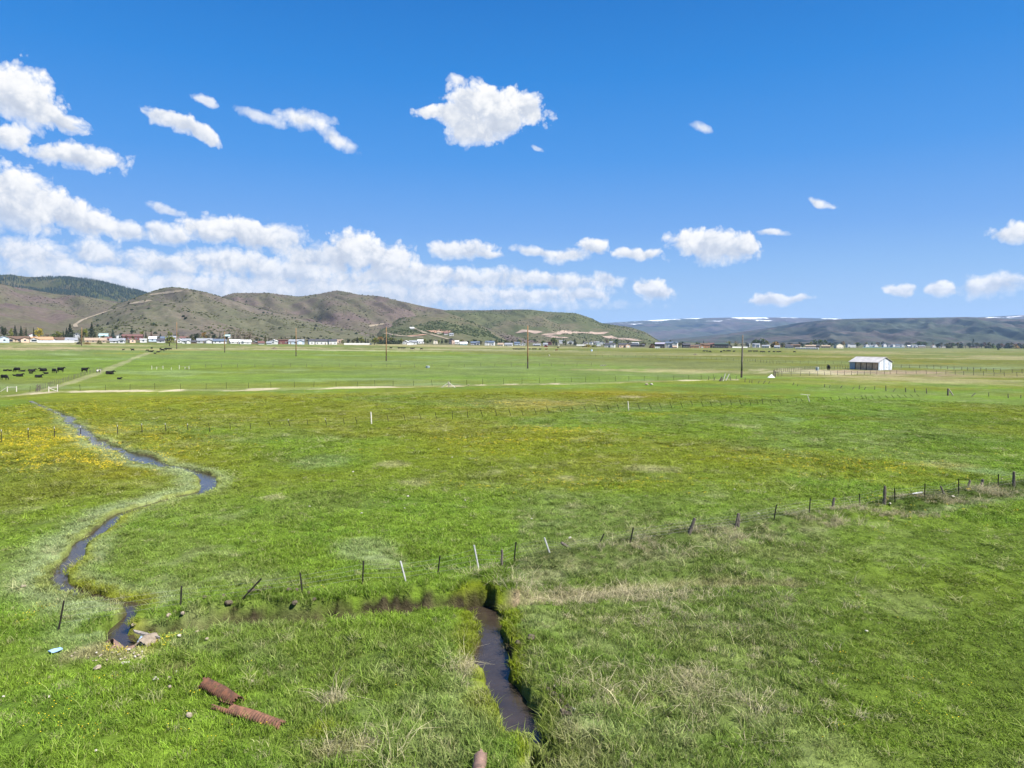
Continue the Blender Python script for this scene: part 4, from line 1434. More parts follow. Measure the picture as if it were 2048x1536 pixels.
# the fence along the ditch bank
NEAR = [(117, 1261, 128, 1201, 't'), (361, 1218, 363, 1172, 't'), (482, 1201, 523, 1157, 't'), (605, 1187, 600, 1145, 't'), (725, 1167, 727, 1121.5, 't'), (812, 1164, 801, 1122, 'p'), (875, 1154, 880, 1111, 't'), (958.6, 1144, 948, 1090, 'p'), (1004, 1132, 1004, 1099, 'thin'), (1028, 1124, 1032, 1084, 't'), (1099.5, 1112, 1088.6, 1075, 'p'), (1148.5, 1105, 1121.7, 1085, 'wood'), (1196.7, 1093.6, 1208, 1067.6, 't'), (1260.5, 1085, 1266.7, 1054.6, 't'), (1378, 1069, 1390, 1036, 'thick'), (1476, 1052.5, 1477, 1026.5, 'thick'), (1547.7, 1041.5, 1553, 1009.5, 't'), (1618.5, 1029, 1620.6, 996.5, 't'), (1664, 1023, 1669, 995, 'wood'), (1720, 1016, 1719, 987, 't'), (1769, 1007.7, 1770, 971.8, 'thick'), (1790, 1005, 1789, 975.7, 't'), (1849, 996.5, 1850, 968, 't'), (1890, 992, 1881, 972, 'thin'), (1917, 988, 1917, 957.5, 't'), (1935, 983.5, 1940, 960, 'wood'), (1962.5, 981, 1965.7, 958, 'thick'), (1996, 977, 1997, 948, 't'), (2027.7, 972.5, 2027.7, 943, 'thick'), (2085, 964, 2086, 936, 't'), (2150, 954, 2151, 926, 't')]
fence('wire_fence', 'rusty wire fence with leaning posts along the grassy ditch bank', NEAR, notes={2: 'steel post leaning far over', 5: 'white tilted post', 7: 'tall white tilted post', 10: 'pale tilted post', 11: 'grey wooden post fallen sideways', 14: 'thick dark leaning wooden post'})
b_ = gp_top(1470, 1055)
v_, f_ = tube([Vector(b_) - Vector((0, 0, .1)), Vector(on_ray(1476.5, 1027, b_[1]))], [0.05, 0.045], 6)
brace = mesh_obj('fence_brace', v_, f_, M_WOOD)
tag(brace, 'dark wooden stake propped against a thick post of the ditch fence', 'stake')
b_ = gp(1655, 1008)

# the diagonal fence across the meadow
def t3(ox, oy, sc, rows):
    return [(ox + a / sc, oy + b / sc, ox + c / sc, oy + d / sc, k) for (a, b, c, d, k) in rows]


MEAD = t3(0, 740, 3.84, [(-190, 560, -192, 470, 'w'), (10, 545, 9, 458, 'w'), (217, 535, 216, 447, 'w'), (420, 525, 416, 437, 'w'), (618, 495, 617, 433, 'w'), (902, 500, 902, 423, 'w'), (1092, 492, 1088, 412, 'w'), (1274, 480, 1268, 410, 'w'), (1442, 475, 1440, 412, 'w'), (1612, 475, 1603, 408, 't'), (1770, 462, 1765, 405, 't'), (1926, 455, 1920, 408, 't')])
MEAD += t3(512, 740, 3.84, [(112, 445, 98, 395, 't'), (260, 440, 246, 378, 'w'), (398, 430, 392, 378, 't'), (544, 430, 530, 373, 'w'), (680, 420, 668, 367, 't'), (777, 415, 762, 360, 't'), (887, 412, 882, 322, 'white'), (1018, 402, 1007, 345, 't'), (1148, 400, 1134, 342, 't'), (1270, 388, 1254, 333, 't'), (1390, 382, 1374, 323, 't'), (1511, 378, 1506, 318, 't'), (1629, 368, 1620, 302, 't'), (1742, 362, 1725, 306, 't'), (1852, 360, 1835, 302, 't'), (1958, 353, 1940, 297, 't')])
MEAD += t3(1024, 740, 3.84, [(87, 352, 72, 305, 't'), (187, 343, 170, 293, 't'), (286, 334, 264, 278, 't'), (385, 332, 364, 285, 't'), (473, 326, 458, 281, 't'), (572, 320, 552, 276, 't'), (660, 318, 636, 262, 't'), (747, 314, 730, 264, 't'), (822, 308, 806, 259, 't'), (896, 310, 890, 240, 'white'), (983, 302, 964, 252, 't'), (1069, 298, 1048, 250, 't'), (1151, 298, 1128, 250, 't'), (1228, 292, 1212, 248, 't'), (1312, 292, 1294, 245, 't'), (1391, 281, 1372, 236, 't'), (1469, 284, 1450, 235, 't'), (1538, 280, 1520, 238, 't'), (1613, 277, 1596, 234, 't'), (1691, 275, 1676, 233, 't'), (1765, 273, 1746, 231, 't'), (1836, 274, 1824, 232, 't'), (1891, 269, 1878, 226, 't'), (1927, 266, 1920, 219, 't')])
MEAD += t3(1536, 740, 3.84, [(28, 262, 14, 229, 't'), (98, 262, 80, 229, 't'), (156, 254, 142, 223, 't'), (222, 248, 214, 214, 't'), (270, 244, 250, 219, 't'), (320, 247, 303, 196, 'white'), (436, 235, 416, 209, 't'), (494, 235, 476, 207, 't'), (556, 232, 542, 202, 't'), (613, 230, 600, 203, 't'), (675, 228, 662, 200, 't'), (730, 225, 714, 195, 't'), (762, 222, 744, 193, 't'), (810, 222, 794, 194, 't'), (868, 221, 848, 199, 't'), (922, 219, 900, 196, 't'), (970, 217, 946, 190, 't'), (1018, 213, 992, 190, 't'), (1066, 210, 1044, 190, 't'), (1112, 206, 1090, 188, 't'), (1160, 203, 1140, 184, 't')])
fence('wire_fence', 'long thin wire fence of tilted steel posts running diagonally across the yellow-green meadow', MEAD, strands=(0.3, 0.6, 0.88), notes={18: 'thick white wooden post', 37: 'white wooden post', 57: 'white post below a loose bar'})
b_ = gp(1618, 804)
v_, f_ = tube([Vector(on_ray(1601, 788.5, b_[1])), Vector(on_ray(1620, 790, b_[1]))], [0.04, 0.04], 6)
tag(mesh_obj('loose_bar', v_, f_, M_WHITEWOOD), 'pale bar hung sideways on a white post of the diagonal fence', 'bar')


def run(pix, step, h, kind, seed, lean=2.0, skip=0.0, kinds=None):
    """posts at even spacing along a pixel polyline, slightly irregular"""
    r = random.Random(seed)
    P = [at(*p) for p in pix]
    out, carry = [], 0.0
    for a, b in zip(P[:-1], P[1:]):
        L = math.hypot(*(b - a)[:2])
        t = carry
        while t < L:
            q = a + (b - a) * (t / L)
            y = q[1]
            px = 1024 + F * q[0] / y * 1.0
            # project
            d = np.array([q[0], y, q[2] - CAMZ])
            fw = d[1] * _cp - d[2] * _sp
            up = d[1] * _sp + d[2] * _cp
            px, py = 1024 + F * d[0] / fw, 768 - F * up / fw
            hp = h * r.uniform(0.88, 1.08) * F / fw
            if r.random() >= skip:
                k = kind if not kinds or r.random() > 0.25 else r.choice(kinds)
                out.append((px, py, px + r.gauss(0, lean) * hp / 12, py - hp, k))
            t += step * r.uniform(0.85, 1.15)
        carry = t - L
    return out


fence('wire_fence', 'wire fence along the straw strip dividing the two pastures', run([(-60, 789), (100, 782.5), (300, 779.5), (512, 776.5), (700, 773.5), (900, 770.5), (1024, 768), (1200, 763.5), (1430, 757.5)], 4.3, 1.25, 't', 3, 0.6), strands=(0.35, 0.7, 0.95), wire_r=0.003)
LEAN = [(1417, 760, 1418, 752.5, 'wood'), (1428, 761, 1430, 753.5, 'wood'), (1461, 760.5, 1460.5, 752.5, 'wood'), (1472, 759.5, 1473, 752, 'thin'), (1490, 764.5, 1490.5, 755, 'wood'), (1499, 766, 1499.5, 759, 'thin'), (1504, 766.5, 1504, 759.5, 'wood'), (1516, 767, 1519, 761.5, 'thin'), (1526, 768, 1531, 761, 'wood')]
LEAN += t3(1536, 560, 4, [(4, 828, 14, 811, 'wood'), (198, 842, 208, 820, 'wood'), (235, 850, 240, 828, 'thin'), (452, 858, 453, 832, 'wood'), (492, 862, 497, 842, 'thin'), (580, 866, 594, 846, 'wood'), (675, 875, 690, 855, 'thin'), (728, 874, 733, 842, 'wood'), (770, 878, 782, 855, 'wood'), (853, 878, 855, 848, 'thin'), (945, 888, 942, 844, 'thick'), (1000, 894, 1020, 868, 'thin'), (1103, 897, 1100, 862, 'thick'), (1178, 900, 1172, 868, 'wood'), (1270, 908, 1266, 866, 'wood'), (1628, 932, 1660, 903, 'wood'), (1766, 932, 1766, 900, 'thin'), (1922, 945, 1920, 910, 'wood'), (2022, 946, 2024, 918, 'thin'), (2150, 956, 2152, 925, 'wood')])
fence('wire_fence', 'derelict fence of dark crooked wooden stakes below the metal shed', LEAN, strands=(0.4, 0.8), wire_r=0.003)
fence('wire_fence', 'close-set lane fence running back past the cows', run([(72, 782), (95, 775), (120, 767), (150, 757), (172, 750), (192, 744), (205, 740)], 2.2, 1.15, 'thin', 5, 1.0), strands=(0.5, 0.9), wire_r=0.004)
fence('rail_fence', 'front rail fence of the shed corral', run([(1549, 752), (1620, 751.5), (1700, 750), (1800, 748.5), (1900, 749), (1990, 752), (2060, 753.5)], 2.6, 1.3, 'thin', 6, 0.5), strands=(), rail=(0.55, 0.92))
fence('rail_fence', 'corral fence of close stakes left of the shed', run([(1549, 745), (1600, 742), (1640, 738.5), (1700, 737.5)], 1.3, 1.35, 'thin', 8, 0.8), strands=(0.5, 0.9), wire_r=0.006)
fence('rail_fence', 'dark rail fence leading right from the shed', run([(1786, 736), (1850, 736.5), (1920, 740), (2000, 745), (2070, 748)], 3.4, 1.35, 'wood', 9, 0.5), strands=(), rail=(0.6, 0.92))
fence('wire_fence', 'upper wire fence behind the shed corral', run([(1500, 724), (1560, 726.5), (1640, 727.5), (1700, 729)], 3.4, 1.4, 'thin', 10, 0.5), strands=(0.5, 0.92), wire_r=0.006)
fence('wire_fence', 'distant dark fence crossing the dry flats left of the right-hand pole', run([(1180, 713), (1290, 715.5), (1400, 718.5), (1490, 722), (1560, 729)], 4.2, 1.4, 'thin', 12, 0.5), strands=(0.5, 0.92), wire_r=0.008)
fence('wire_fence', 'faint fence crossing the bright pasture behind the poles', run([(380, 735), (600, 734), (850, 734), (1024, 733), (1200, 731)], 5.5, 1.3, 'thin', 13, 0.4), strands=(0.9,), wire_r=0.005)


# braces, gate frames and other timber at the fences
def timbers(name, label, cat, bars, group=None):
    """bars: (x0,y0,x1,y1,radius,material, foot) seen as pixels, all standing at the depth of the first foot"""
    b0 = gp(bars[0][0], bars[0][1])
    root = empty(name, b0)
    tag(root, label, cat, group)
    for (x0, y0, x1, y1, r, m, nm) in bars:
        p, q = Vector(on_ray(x0, y0, b0[1])), Vector(on_ray(x1, y1, b0[1]))
        V, Fc = tube([p - Vector(b0), (p + q) / 2 - Vector(b0), q - Vector(b0)], [r, r * 0.97, r * 0.9], 7, 0.05, int(x0))
        mesh_obj(nm, V, Fc, m, root)
    return root


W_, G_, D_ = M_WHITEWOOD, M_GREYWOOD, M_WOOD
timbers('timber_gate', 'pale timber gate frame at the left end of the straw strip', 'gate frame', [(14.5, 783.5, 14.5, 773.5, .09, W_, 'post'), (33, 784, 33, 772.5, .09, W_, 'post'), (14.5, 774.5, 33, 774.3, .06, W_, 'rail'), (0, 784, 14, 774.5, .06, W_, 'brace')])
timbers('timber_gate', 'second pale brace frame beside the lane fence', 'gate frame', [(97.5, 783.5, 97.5, 773, .09, W_, 'post'), (115, 783, 115, 769, .09, W_, 'post'), (97.5, 776, 115, 783, .06, W_, 'brace'), (97.5, 775, 115, 774.5, .05, W_, 'rail')])
timbers('corner_brace', 'braced pair of dark corner posts where the lane meets the straw strip', 'brace', [(75, 783, 75.5, 769.5, .10, D_, 'post'), (79, 782, 79.5, 769, .09, D_, 'post'), (71, 783, 78, 772, .06, D_, 'brace')])
timbers('fence_brace', 'pale timber brace like a low tripod in the pasture fence', 'brace', [(897, 775, 897, 762.5, .09, G_, 'post'), (882, 776, 897, 765, .07, W_, 'brace'), (911, 776, 897.5, 765, .07, W_, 'brace'), (901, 776, 897.5, 766, .06, G_, 'brace')])
timbers('paddock_hurdle', 'bleached panel frame alone in the bright pasture', 'panel', [(303.5, 739, 303.5, 731.5, .08, W_, 'post'), (313.5, 739, 313.5, 733.5, .08, W_, 'post'), (326, 738.5, 326, 731.5, .08, W_, 'post'), (303.5, 736, 313.5, 736, .05, G_, 'rail'), (313.5, 734, 326, 734, .04, G_, 'rail')])
timbers('paddock_hurdle', 'shorter panel frame right of the bleached one', 'panel', [(358.5, 738.5, 358.5, 730.5, .09, W_, 'post'), (370, 738.5, 370, 734, .08, W_, 'post'), (378, 738.5, 378, 732, .08, W_, 'post'), (370, 737.5, 378, 737.8, .09, D_, 'rail'), (358.5, 733.5, 378, 733.5, .04, G_, 'rail')])
timbers('paddock_post', 'single short white post between the two panel frames', 'post', [(342.5, 739.5, 342.5, 735.5, .08, W_, 'post'), (342.5, 735.8, 342.5, 735.2, .10, W_, 'cap')])
timbers('leaning_pole', 'steeper white pole leaning right beside the dark stump', 'pole', [(1446, 762, 1450.5, 747.5, .12, W_, 'shaft')])
timbers('leaning_pole', 'flatter white pole leaning right, farther from the dark stump', 'pole', [(1451.5, 761, 1458.5, 748, .12, W_, 'shaft')])
timbers('leaning_post', 'thick dark stump leaning beside the white poles', 'post', [(1439, 762.5, 1444, 754, .20, D_, 'stump'), (1441, 762, 1446, 757, .10, D_, 'brace')])
timbers('corner_brace', 'tall dark post propped by a slanting grey plank', 'brace', [(1896, 791, 1896, 777, .16, D_, 'post'), (1906, 791, 1897.5, 778, .11, G_, 'brace')])
timbers('timber_gate', 'dark brown timber gate at the left corner of the shed corral', 'gate', [(1548, 755, 1548, 740, .16, D_, 'post'), (1551, 754, 1551, 742.5, .12, D_, 'post'), (1556, 753, 1556, 743, .08, D_, 'post'), (1548, 744, 1556, 745, .06, D_, 'rail')])
timbers('brace_panel', 'small grey zigzag brace panel on the far pasture fence', 'panel', [(1200, 733, 1203, 729, .12, G_, 'post'), (1204, 733, 1207, 728.5, .12, G_, 'post'), (1208, 733, 1211, 729, .12, G_, 'post'), (1200, 731, 1214, 730, .07, G_, 'rail')])


# ------------------------------------------------------------------ power poles
def power_pole(px, base, top, label, m, tilt=0.0):
    b = gp(px, base)
    t = on_ray(px + tilt, top, b[1])
    root = empty('power_pole', b)
    tag(root, label, 'power pole', 'row of bare power poles across the pasture')
    d = Vector(t) - Vector(b)
    V, Fc = tube([d * 0.16, d * 0.4, d * 0.7, d], [0.24, 0.225, 0.20, 0.16], 9, 0.02, int(px))
    mesh_obj('shaft', V, Fc, m, root, smooth=True)
    V, Fc = tube([Vector((0, 0, -0.6)), Vector((0, 0, 0)), d * 0.16], [0.26, 0.26, 0.243], 9, 0.02, int(px))
    mesh_obj('butt', V, Fc, M_BUTT, root, smooth=True)
    V, Fc = tube([d, d + Vector((0, 0, 0.10)), d + Vector((0, 0, 0.22)), d + Vector((0, 0, 0.30))], [0.03, 0.03, 0.07, 0.04], 8)
    mesh_obj('insulator', V, Fc, M_GLASSY, root)


power_pole(1055.5, 737, 651, 'tallest brown power pole, in the middle of the bright pasture', M_POLE)
power_pole(772.5, 722, 654, 'brown power pole second from the tallest, left of it', M_POLE)
power_pole(592, 712.5, 656, 'brown power pole in front of the light blue building', M_POLE)
power_pole(449.5, 705, 663, 'thin dark power pole below the teal-roofed white house', M_POLE)
power_pole(353.5, 698, 644, 'slender power pole right of the yellow willow', M_POLE)
power_pole(163.5, 692, 655, 'farthest power pole, against the pale bare tree by the white fence', M_POLE)
power_pole(1483, 755, 670, 'grey-brown power pole standing apart near the leaning white poles', M_POLEGREY, 2.5)


# ------------------------------------------------------------------ cattle
def one_body(name, parts, m, voxel=0.045):
    """fuse overlapping solids into one continuous skin"""
    V, Fc = join(parts)
    me = bpy.data.meshes.new(name)
    me.from_pydata([tuple(v) for v in V], [], Fc)
    o = bpy.data.objects.new(name, me)
    COL.objects.link(o)
    md = o.modifiers.new('fuse', 'REMESH')
    md.mode = 'VOXEL'
    md.voxel_size = voxel
    sm = o.modifiers.new('soft', 'SMOOTH')
    sm.iterations = 2
    sm.factor = 0.5
    dg = bpy.context.evaluated_depsgraph_get()
    out = bpy.data.meshes.new_from_object(o.evaluated_get(dg))
    out.name = name
    out.materials.clear()
    out.materials.append(m)
    out.polygons.foreach_set('use_smooth', np.ones(len(out.polygons), dtype=bool))
    bpy.data.objects.remove(o)
    return out


M_HIDE = mat('black_hide', (0.010, 0.009, 0.008), 0.7, 0.3, 2.0, spec=0.25)
M_PIED = mat('pied_hide', (0.012, 0.010, 0.009), 0.75, 0.0, 1.3, col2=(0.62, 0.58, 0.52), detail=1)
M_RED = mat('red_hide', (0.12, 0.045, 0.02), 0.75, 0.2, 2.0)


def cow_mesh(kind):
    dz = -0.56 if kind == 'lying' else 0.0
    n = 14
    V, Fc = [], []
    R = [(-1.02, 1.16, .07, .10), (-0.94, 1.11, .23, .27), (-0.68, 1.06, .30, .36), (-0.28, 0.98, .35, .40), (0.12, 0.95, .37, .43), (0.46, 0.99, .32, .42), (0.72, 1.05, .24, .34), (0.88, 1.07, .14, .22)]
    for (x, zc, ry, rz) in R:
        for k in range(n):
            t = 2 * math.pi * k / n
            V.append((x, ry * (1.25 if kind == 'lying' and math.sin(t) < 0 else 1.0) * math.cos(t), zc + dz + rz * math.sin(t)))
    for i in range(len(R) - 1):
        for k in range(n):
            Fc.append((i * n + k, i * n + (k + 1) % n, (i + 1) * n + (k + 1) % n, (i + 1) * n + k))
    Fc += [tuple(reversed(range(n))), tuple(range((len(R) - 1) * n, len(R) * n))]
    P = [(V, Fc)]
    T = lambda pts, rad: P.append(tube(pts, rad, 9))
    if kind == 'graze':
        T([(0.62, 0, 1.10), (0.90, 0, 0.92), (1.10, 0, 0.62), (1.18, 0, 0.48)], [.27, .21, .15, .13])
        T([(1.12, 0, 0.56), (1.22, 0, 0.34), (1.30, 0, 0.12), (1.33, 0, 0.05)], [.11, .135, .085, .07])
        E = (1.12, 0.60)
    else:
        h = 0.0 if kind == 'stand' else -0.50
        T([(0.62, 0, 1.12 + h), (0.86, 0, 1.26 + h), (1.02, 0, 1.36 + h)], [.28, .20, .15])
        T([(1.00, 0, 1.40 + h), (1.18, 0, 1.34 + h), (1.42, 0, 1.18 + h), (1.47, 0, 1.14 + h)], [.12, .14, .09, .07])
        E = (1.04, 1.44 + h)
    for s in (1, -1):
        T([(E[0], 0.06 * s, E[1]), (E[0] - 0.03, 0.17 * s, E[1] + 0.02), (E[0] - 0.05, 0.27 * s, E[1] - 0.03)], [.05, .06, .03])
        if kind == 'lying':
            T([(0.55, .20 * s, .34), (0.78, .24 * s, .12), (1.02, .22 * s, .08)], [.14, .09, .06])
            T([(-0.70, .26 * s, .30), (-0.42, .38 * s, .16), (-0.15, .40 * s, .10)], [.24, .15, .07])
        else:
            T([(0.52, .18 * s, .86), (0.53, .19 * s, .58), (0.53, .19 * s, .36), (0.52, .19 * s, .08), (0.54, .19 * s, .0)], [.17, .11, .075, .06, .07])
            T([(-0.72, .19 * s, .95), (-0.70, .20 * s, .70), (-0.86, .20 * s, .46), (-0.82, .20 * s, .08), (-0.80, .20 * s, .0)], [.22, .16, .08, .06, .07])
    z = 1.20 + dz
    T([(-0.98, 0, z), (-1.08, 0, z - 0.12), (-1.11, 0, max(.25, z - 0.55)), (-1.10, 0, max(.10, z - 0.85))], [.06, .045, .04, .055])
    return one_body('cow_' + kind, P, M_HIDE)


COWS = {k: cow_mesh(k) for k in ('graze', 'stand', 'lying')}
PIED = COWS['stand'].copy()
PIED.materials[0] = M_PIED
REDC = COWS['stand'].copy()
REDC.materials[0] = M_RED


def cow(px, py, kind, yaw, label, group, scale=1.0, me=None):
    o = bpy.data.objects.new('cow', me or COWS[kind])
    o.location = gp(px, py)
    o.rotation_euler = (0, 0, math.radians(yaw))
    o.scale = (scale * 0.94, scale * 0.94, scale * 0.96)
    COL.objects.link(o)
    tag(o, label, 'cow', group)


G1 = 'black cattle in the pasture left of the lane fence'
for (px, py, k, yaw, sc, lab) in [
    (9, 760, 'graze', -8, 1.0, 'black cow grazing nearest the left edge, head to the right'), (34, 744.5, 'graze', 172, 1.05, 'large black cow grazing with its head to the left'), (46, 743.2, 'lying', 10, 0.62, 'small black calf lying behind the left-facing grazing cow'),
    (11, 742.3, 'lying', 5, 0.66, 'black calf lying farthest left in the back row'), (20, 742.3, 'lying', 175, 0.62, 'second black calf lying in the back row from the left'), (64, 743.5, 'lying', 20, 1.0, 'black cow lying in the back row left of the pair'), (62, 747.2, 'lying', 0, 0.55, 'tiny black calf flat in the grass before a lying cow'),
    (86.5, 742.5, 'lying', 178, 1.15, 'long black cow lying with its head left'), (92, 748, 'lying', 190, 0.66, 'black calf lying below the long lying cow'), (109, 746.3, 'graze', -30, 1.0, 'black cow grazing tight behind the standing one'), (122, 744.6, 'stand', -5, 1.1, 'black cow standing with its head right, ahead of the grazing one'),
    (39.5, 753.2, 'lying', 5, 0.95, 'black cow lying above the nearest grazing cow'), (29.5, 752, 'lying', 180, 0.5, 'calf lying just left of the lying cow in the front row'), (77.5, 755.2, 'lying', 8, 0.95, 'black cow lying alone in the front row, head raised right'), (170, 745, 'stand', 0, 1.05, 'black cow standing by the lane fence'), (198, 746.2, 'stand', 60, 0.75, 'black and white calf among the lane stakes'), (220, 748.7, 'lying', 0, 1.2, 'black cow lying alone right of the lane'), (239, 758.6, 'lying', 0, 0.6, 'black calf lying alone below it, farthest right of the herd')]:
    cow(px, py, k, yaw, lab, G1, sc, PIED if 'white' in lab else None)
ORD = ['leftmost', 'second', 'third', 'fourth', 'fifth', 'sixth', 'seventh', 'eighth', 'ninth', 'tenth', 'eleventh', 'twelfth', 'thirteenth', 'fourteenth', 'fifteenth', 'sixteenth', 'seventeenth', 'eighteenth', 'nineteenth', 'twentieth', 'twenty-first', 'twenty-second', 'twenty-third', 'twenty-fourth', 'twenty-fifth', 'twenty-sixth']


def nth(i):
    return 'leftmost' if i == 0 else ORD[i] + ' from the left'


g2 = sorted([(265, 702, 'stand', 1), (303.5, 698.7, 'stand', 1), (295, 702.7, 'graze', .8), (303, 704, 'lying', 1.1), (316.6, 704.7, 'lying', .9), (321, 700, 'stand', .9), (325, 702.7, 'graze', 1.1), (331, 700.7, 'stand', 1.1), (335, 700.2, 'graze', 1), (341, 699.8, 'stand', .9), (310, 707.5, 'lying', .7), (247, 701.2, 'stand', .7), (298, 703.3, 'lying', .7)])
for i, (px, py, k, s) in enumerate(g2):
    cow(px, py, k, rnd.choice((0, 180, 30, 200, 90)), 'black cow, %s in the distant bunch below the yellow willow' % nth(i), 'distant cattle at the end of the lane', s)
for i, (px, py) in enumerate([(782, 697.7), (798, 698), (804, 698.1), (809, 698.1), (823, 698.8), (827, 698.8), (843, 699.6)]):
    cow(px, py, 'stand', rnd.choice((0, 180, 20)), 'tiny black cow, %s in the row right of the second pole' % nth(i), 'far cattle behind the middle poles', 1.1)
for i, (px, py) in enumerate([(1028, 700), (1033, 700), (1038, 700.1), (1043, 700), (1048, 700), (1059, 699.9), (1066, 699.8), (1071, 699.8), (1080, 700.2), (1093, 700.2), (1113, 702), (1116, 696.7), (1166, 695.3)]):
    cow(px, py, 'stand', rnd.choice((0, 180, 20)), 'tiny %s cow, %s in the row around the tallest pole' % ('red-brown' if px in (1093, 1113) else 'black', nth(i)), 'far cattle beside the tallest pole', 1.1, REDC if px in (1093, 1113) else None)
for i, (px, py) in enumerate([(1408, 704), (1414, 704.2), (1420, 704.8), (1442.5, 705.1), (1448.5, 703.3), (1455, 703.6), (1459, 703.6), (1468, 704.5), (1498, 704), (1502, 703.9), (1508, 704.1), (1511, 704), (1514, 703.8), (1522.5, 704.9), (1527.5, 705.3), (1538.5, 705), (1548, 705.2), (1555, 705.2), (1560, 705), (1589, 705.2)]):
    cow(px, py, rnd.choice(('stand', 'graze')), rnd.choice((0, 180, 20)), 'tiny black cow, %s in the herd around the grey-brown pole' % nth(i), 'far cattle by the grey pole', 1.15)
cow(1657, 741, 'stand', 75, 'black cow standing alone in the corral left of the shed', None, 1.35)


# ------------------------------------------------------------------ the open-fronted shed
def build_shed():
    fl, fr = at(1700, 739.0), at(1755.5, 740.6)
    phi = math.radians(58)
    L, W, He, Hr = 11.6, 8.3, 2.75, 4.35
    # set on the front right corner, ridge along the long side
    z0 = min(fl[2], fr[2])
    root = empty('cattle_shed', (fr[0], fr[1], z0), 0)
    u = Vector((-math.cos(phi), math.sin(phi), 0))      # along the front, towards the far corner
    v = Vector((math.sin(phi), math.cos(phi), 0))       # into the shed
    # length so that the front spans the photograph's width
    pr = lambda p: 1024 + F * p[0] / (p[1] * _cp - (p[2] - CAMZ) * _sp)
    o = Vector((fr[0], fr[1], z0))
    while pr(o + u * L) < 1700.5:
        L -= 0.1
    while pr(o + u * L) > 1699.5:
        L += 0.1
    while pr(o + v * W) > 1784.5:
        W -= 0.1
    while pr(o + v * W) < 1783.5:
        W += 0.1
    tag(root, 'white metal open-fronted cattle shed standing in the corral', 'shed')
    zed = Vector((0, 0, 1))
    roofm = mat('shed_roof_metal', (0.42, 0.40, 0.385), 0.6, 0.1, 0.8, metallic=0.0)
    wallm = mat('shed_white_panel', (0.52, 0.54, 0.56), 0.6, 0.25, 1.2)
    tan = mat('shed_tan_boards', (0.60, 0.43, 0.28), 0.9, 0.15, 1.0)
    dark = mat('shed_posts', (0.05, 0.045, 0.04), 0.9, 0.2, 3)
    blue = mat('shed_side_panel', (0.34, 0.39, 0.45), 0.6, 0.1, 1.5)

    def slab(a, b, c, d, n, t):
        n = n.normalized() * t
        V = [a, b, c, d, a + n, b + n, c + n, d + n]
        return V, [(3, 2, 1, 0), (4, 5, 6, 7), (0, 1, 5, 4), (1, 2, 6, 5), (2, 3, 7, 6), (3, 0, 4, 7)]
    ov = 0.35
    k = (Hr - He) / (W / 2)
    for side in (0, 1):
        e = v * (W if side else 0) + zed * He
        r = v * (W / 2) + zed * Hr
        eo = e + (e - r) * (ov / (W / 2))
        n = (zed * (W / 2) + v * (1 if side else -1) * (Hr - He))
        q = mesh_obj('roof', *slab(eo - u * ov, eo + u * (L + ov), r + u * (L + ov), r - u * ov, n, 0.06), roofm, root)
        for i in range(int(L / 0.9)):                    # standing seams
            a = eo + u * (0.45 + i * 0.9)
            b = r + u * (0.45 + i * 0.9)
            V, Fc = tube([a + n.normalized() * 0.075, b + n.normalized() * 0.075], [0.03, 0.03], 4)
            mesh_obj('roof_seam', V, Fc, roofm, q)
    V, Fc = tube([v * (W / 2) + zed * (Hr + 0.06) - u * ov, v * (W / 2) + zed * (Hr + 0.06) + u * (L + ov)], [0.09, 0.09], 6)
    mesh_obj('ridge_cap', V, Fc, roofm, root)
    # gable ends of upright sheets with narrow gaps
    for end in (0, 1):
        n = 8
        for i in range(n):
            a, b = W * i / n + 0.03, W * (i + 1) / n - 0.03
            ha = He + k * (W / 2 - abs(a - W / 2)) - 0.02
            hb = He + k * (W / 2 - abs(b - W / 2)) - 0.02
            off = u * (L * end) + u * (0.012 if i % 2 else 0.0) * (1 if end else -1)
            A, B = v * a + off, v * b + off
            V = [A, B, B + zed * hb, A + zed * ha]
            if a < W / 2 < b:
                V = [A, B, B + zed * hb, v * (W / 2) + off + zed * (Hr - 0.02), A + zed * ha]
            m = len(V)
            V = V + [p + u * 0.05 for p in V]
            Fc = [tuple(range(m)), tuple(reversed(range(m, 2 * m)))] + [(j, j + m, (j + 1) % m + m, (j + 1) % m) for j in range(m)]
            mesh_obj('panel', V, Fc, wallm if i % 3 else blue, root)
    # back wall, closed bay, posts, header, girt
    V, Fc = slab(v * (W - 0.08), v * (W - 0.08) + u * L, v * (W - 0.08) + u * L + zed * He, v * (W - 0.08) + zed * He, v, 0.06)
    mesh_obj('rear_wall', V, Fc, tan, root)
    for i in range(5):                                   # five bays, the last panelled, the rest boarded forward to catch skylight
        a = u * (L * i / 5)
        if i == 4:
            V, Fc = slab(a + u * 0.1, u * (L - 0.02), u * (L - 0.02) + zed * (He - 0.25), a + u * 0.1 + zed * (He - 0.25), -v, 0.05)
            mesh_obj('bay_panel', V, Fc, blue, root)
        else:
            V, Fc = slab(a + u * 0.12 + v * 0.08, a + u * (L / 5 - 0.12) + v * 0.08, a + u * (L / 5 - 0.12) + v * 0.08 + zed * (He - 0.35), a + u * 0.12 + v * 0.08 + zed * (He - 0.35), v, 0.06)
            mesh_obj('bay_board', V, Fc, tan, root)
        V, Fc = slab(a - u * 0.10, a + u * 0.10, a + u * 0.10 + zed * He, a - u * 0.10 + zed * He, v, 0.2)
        mesh_obj('post', V, Fc, dark, root)
    V, Fc = slab(u * -0.02 + zed * (He - 0.26) - v * 0.03, u * (L + 0.02) + zed * (He - 0.26) - v * 0.03, u * (L + 0.02) + zed * He - v * 0.03, u * -0.02 + zed * He - v * 0.03, -v, 0.05)
    mesh_obj('header', V, Fc, wallm, root)


build_shed()
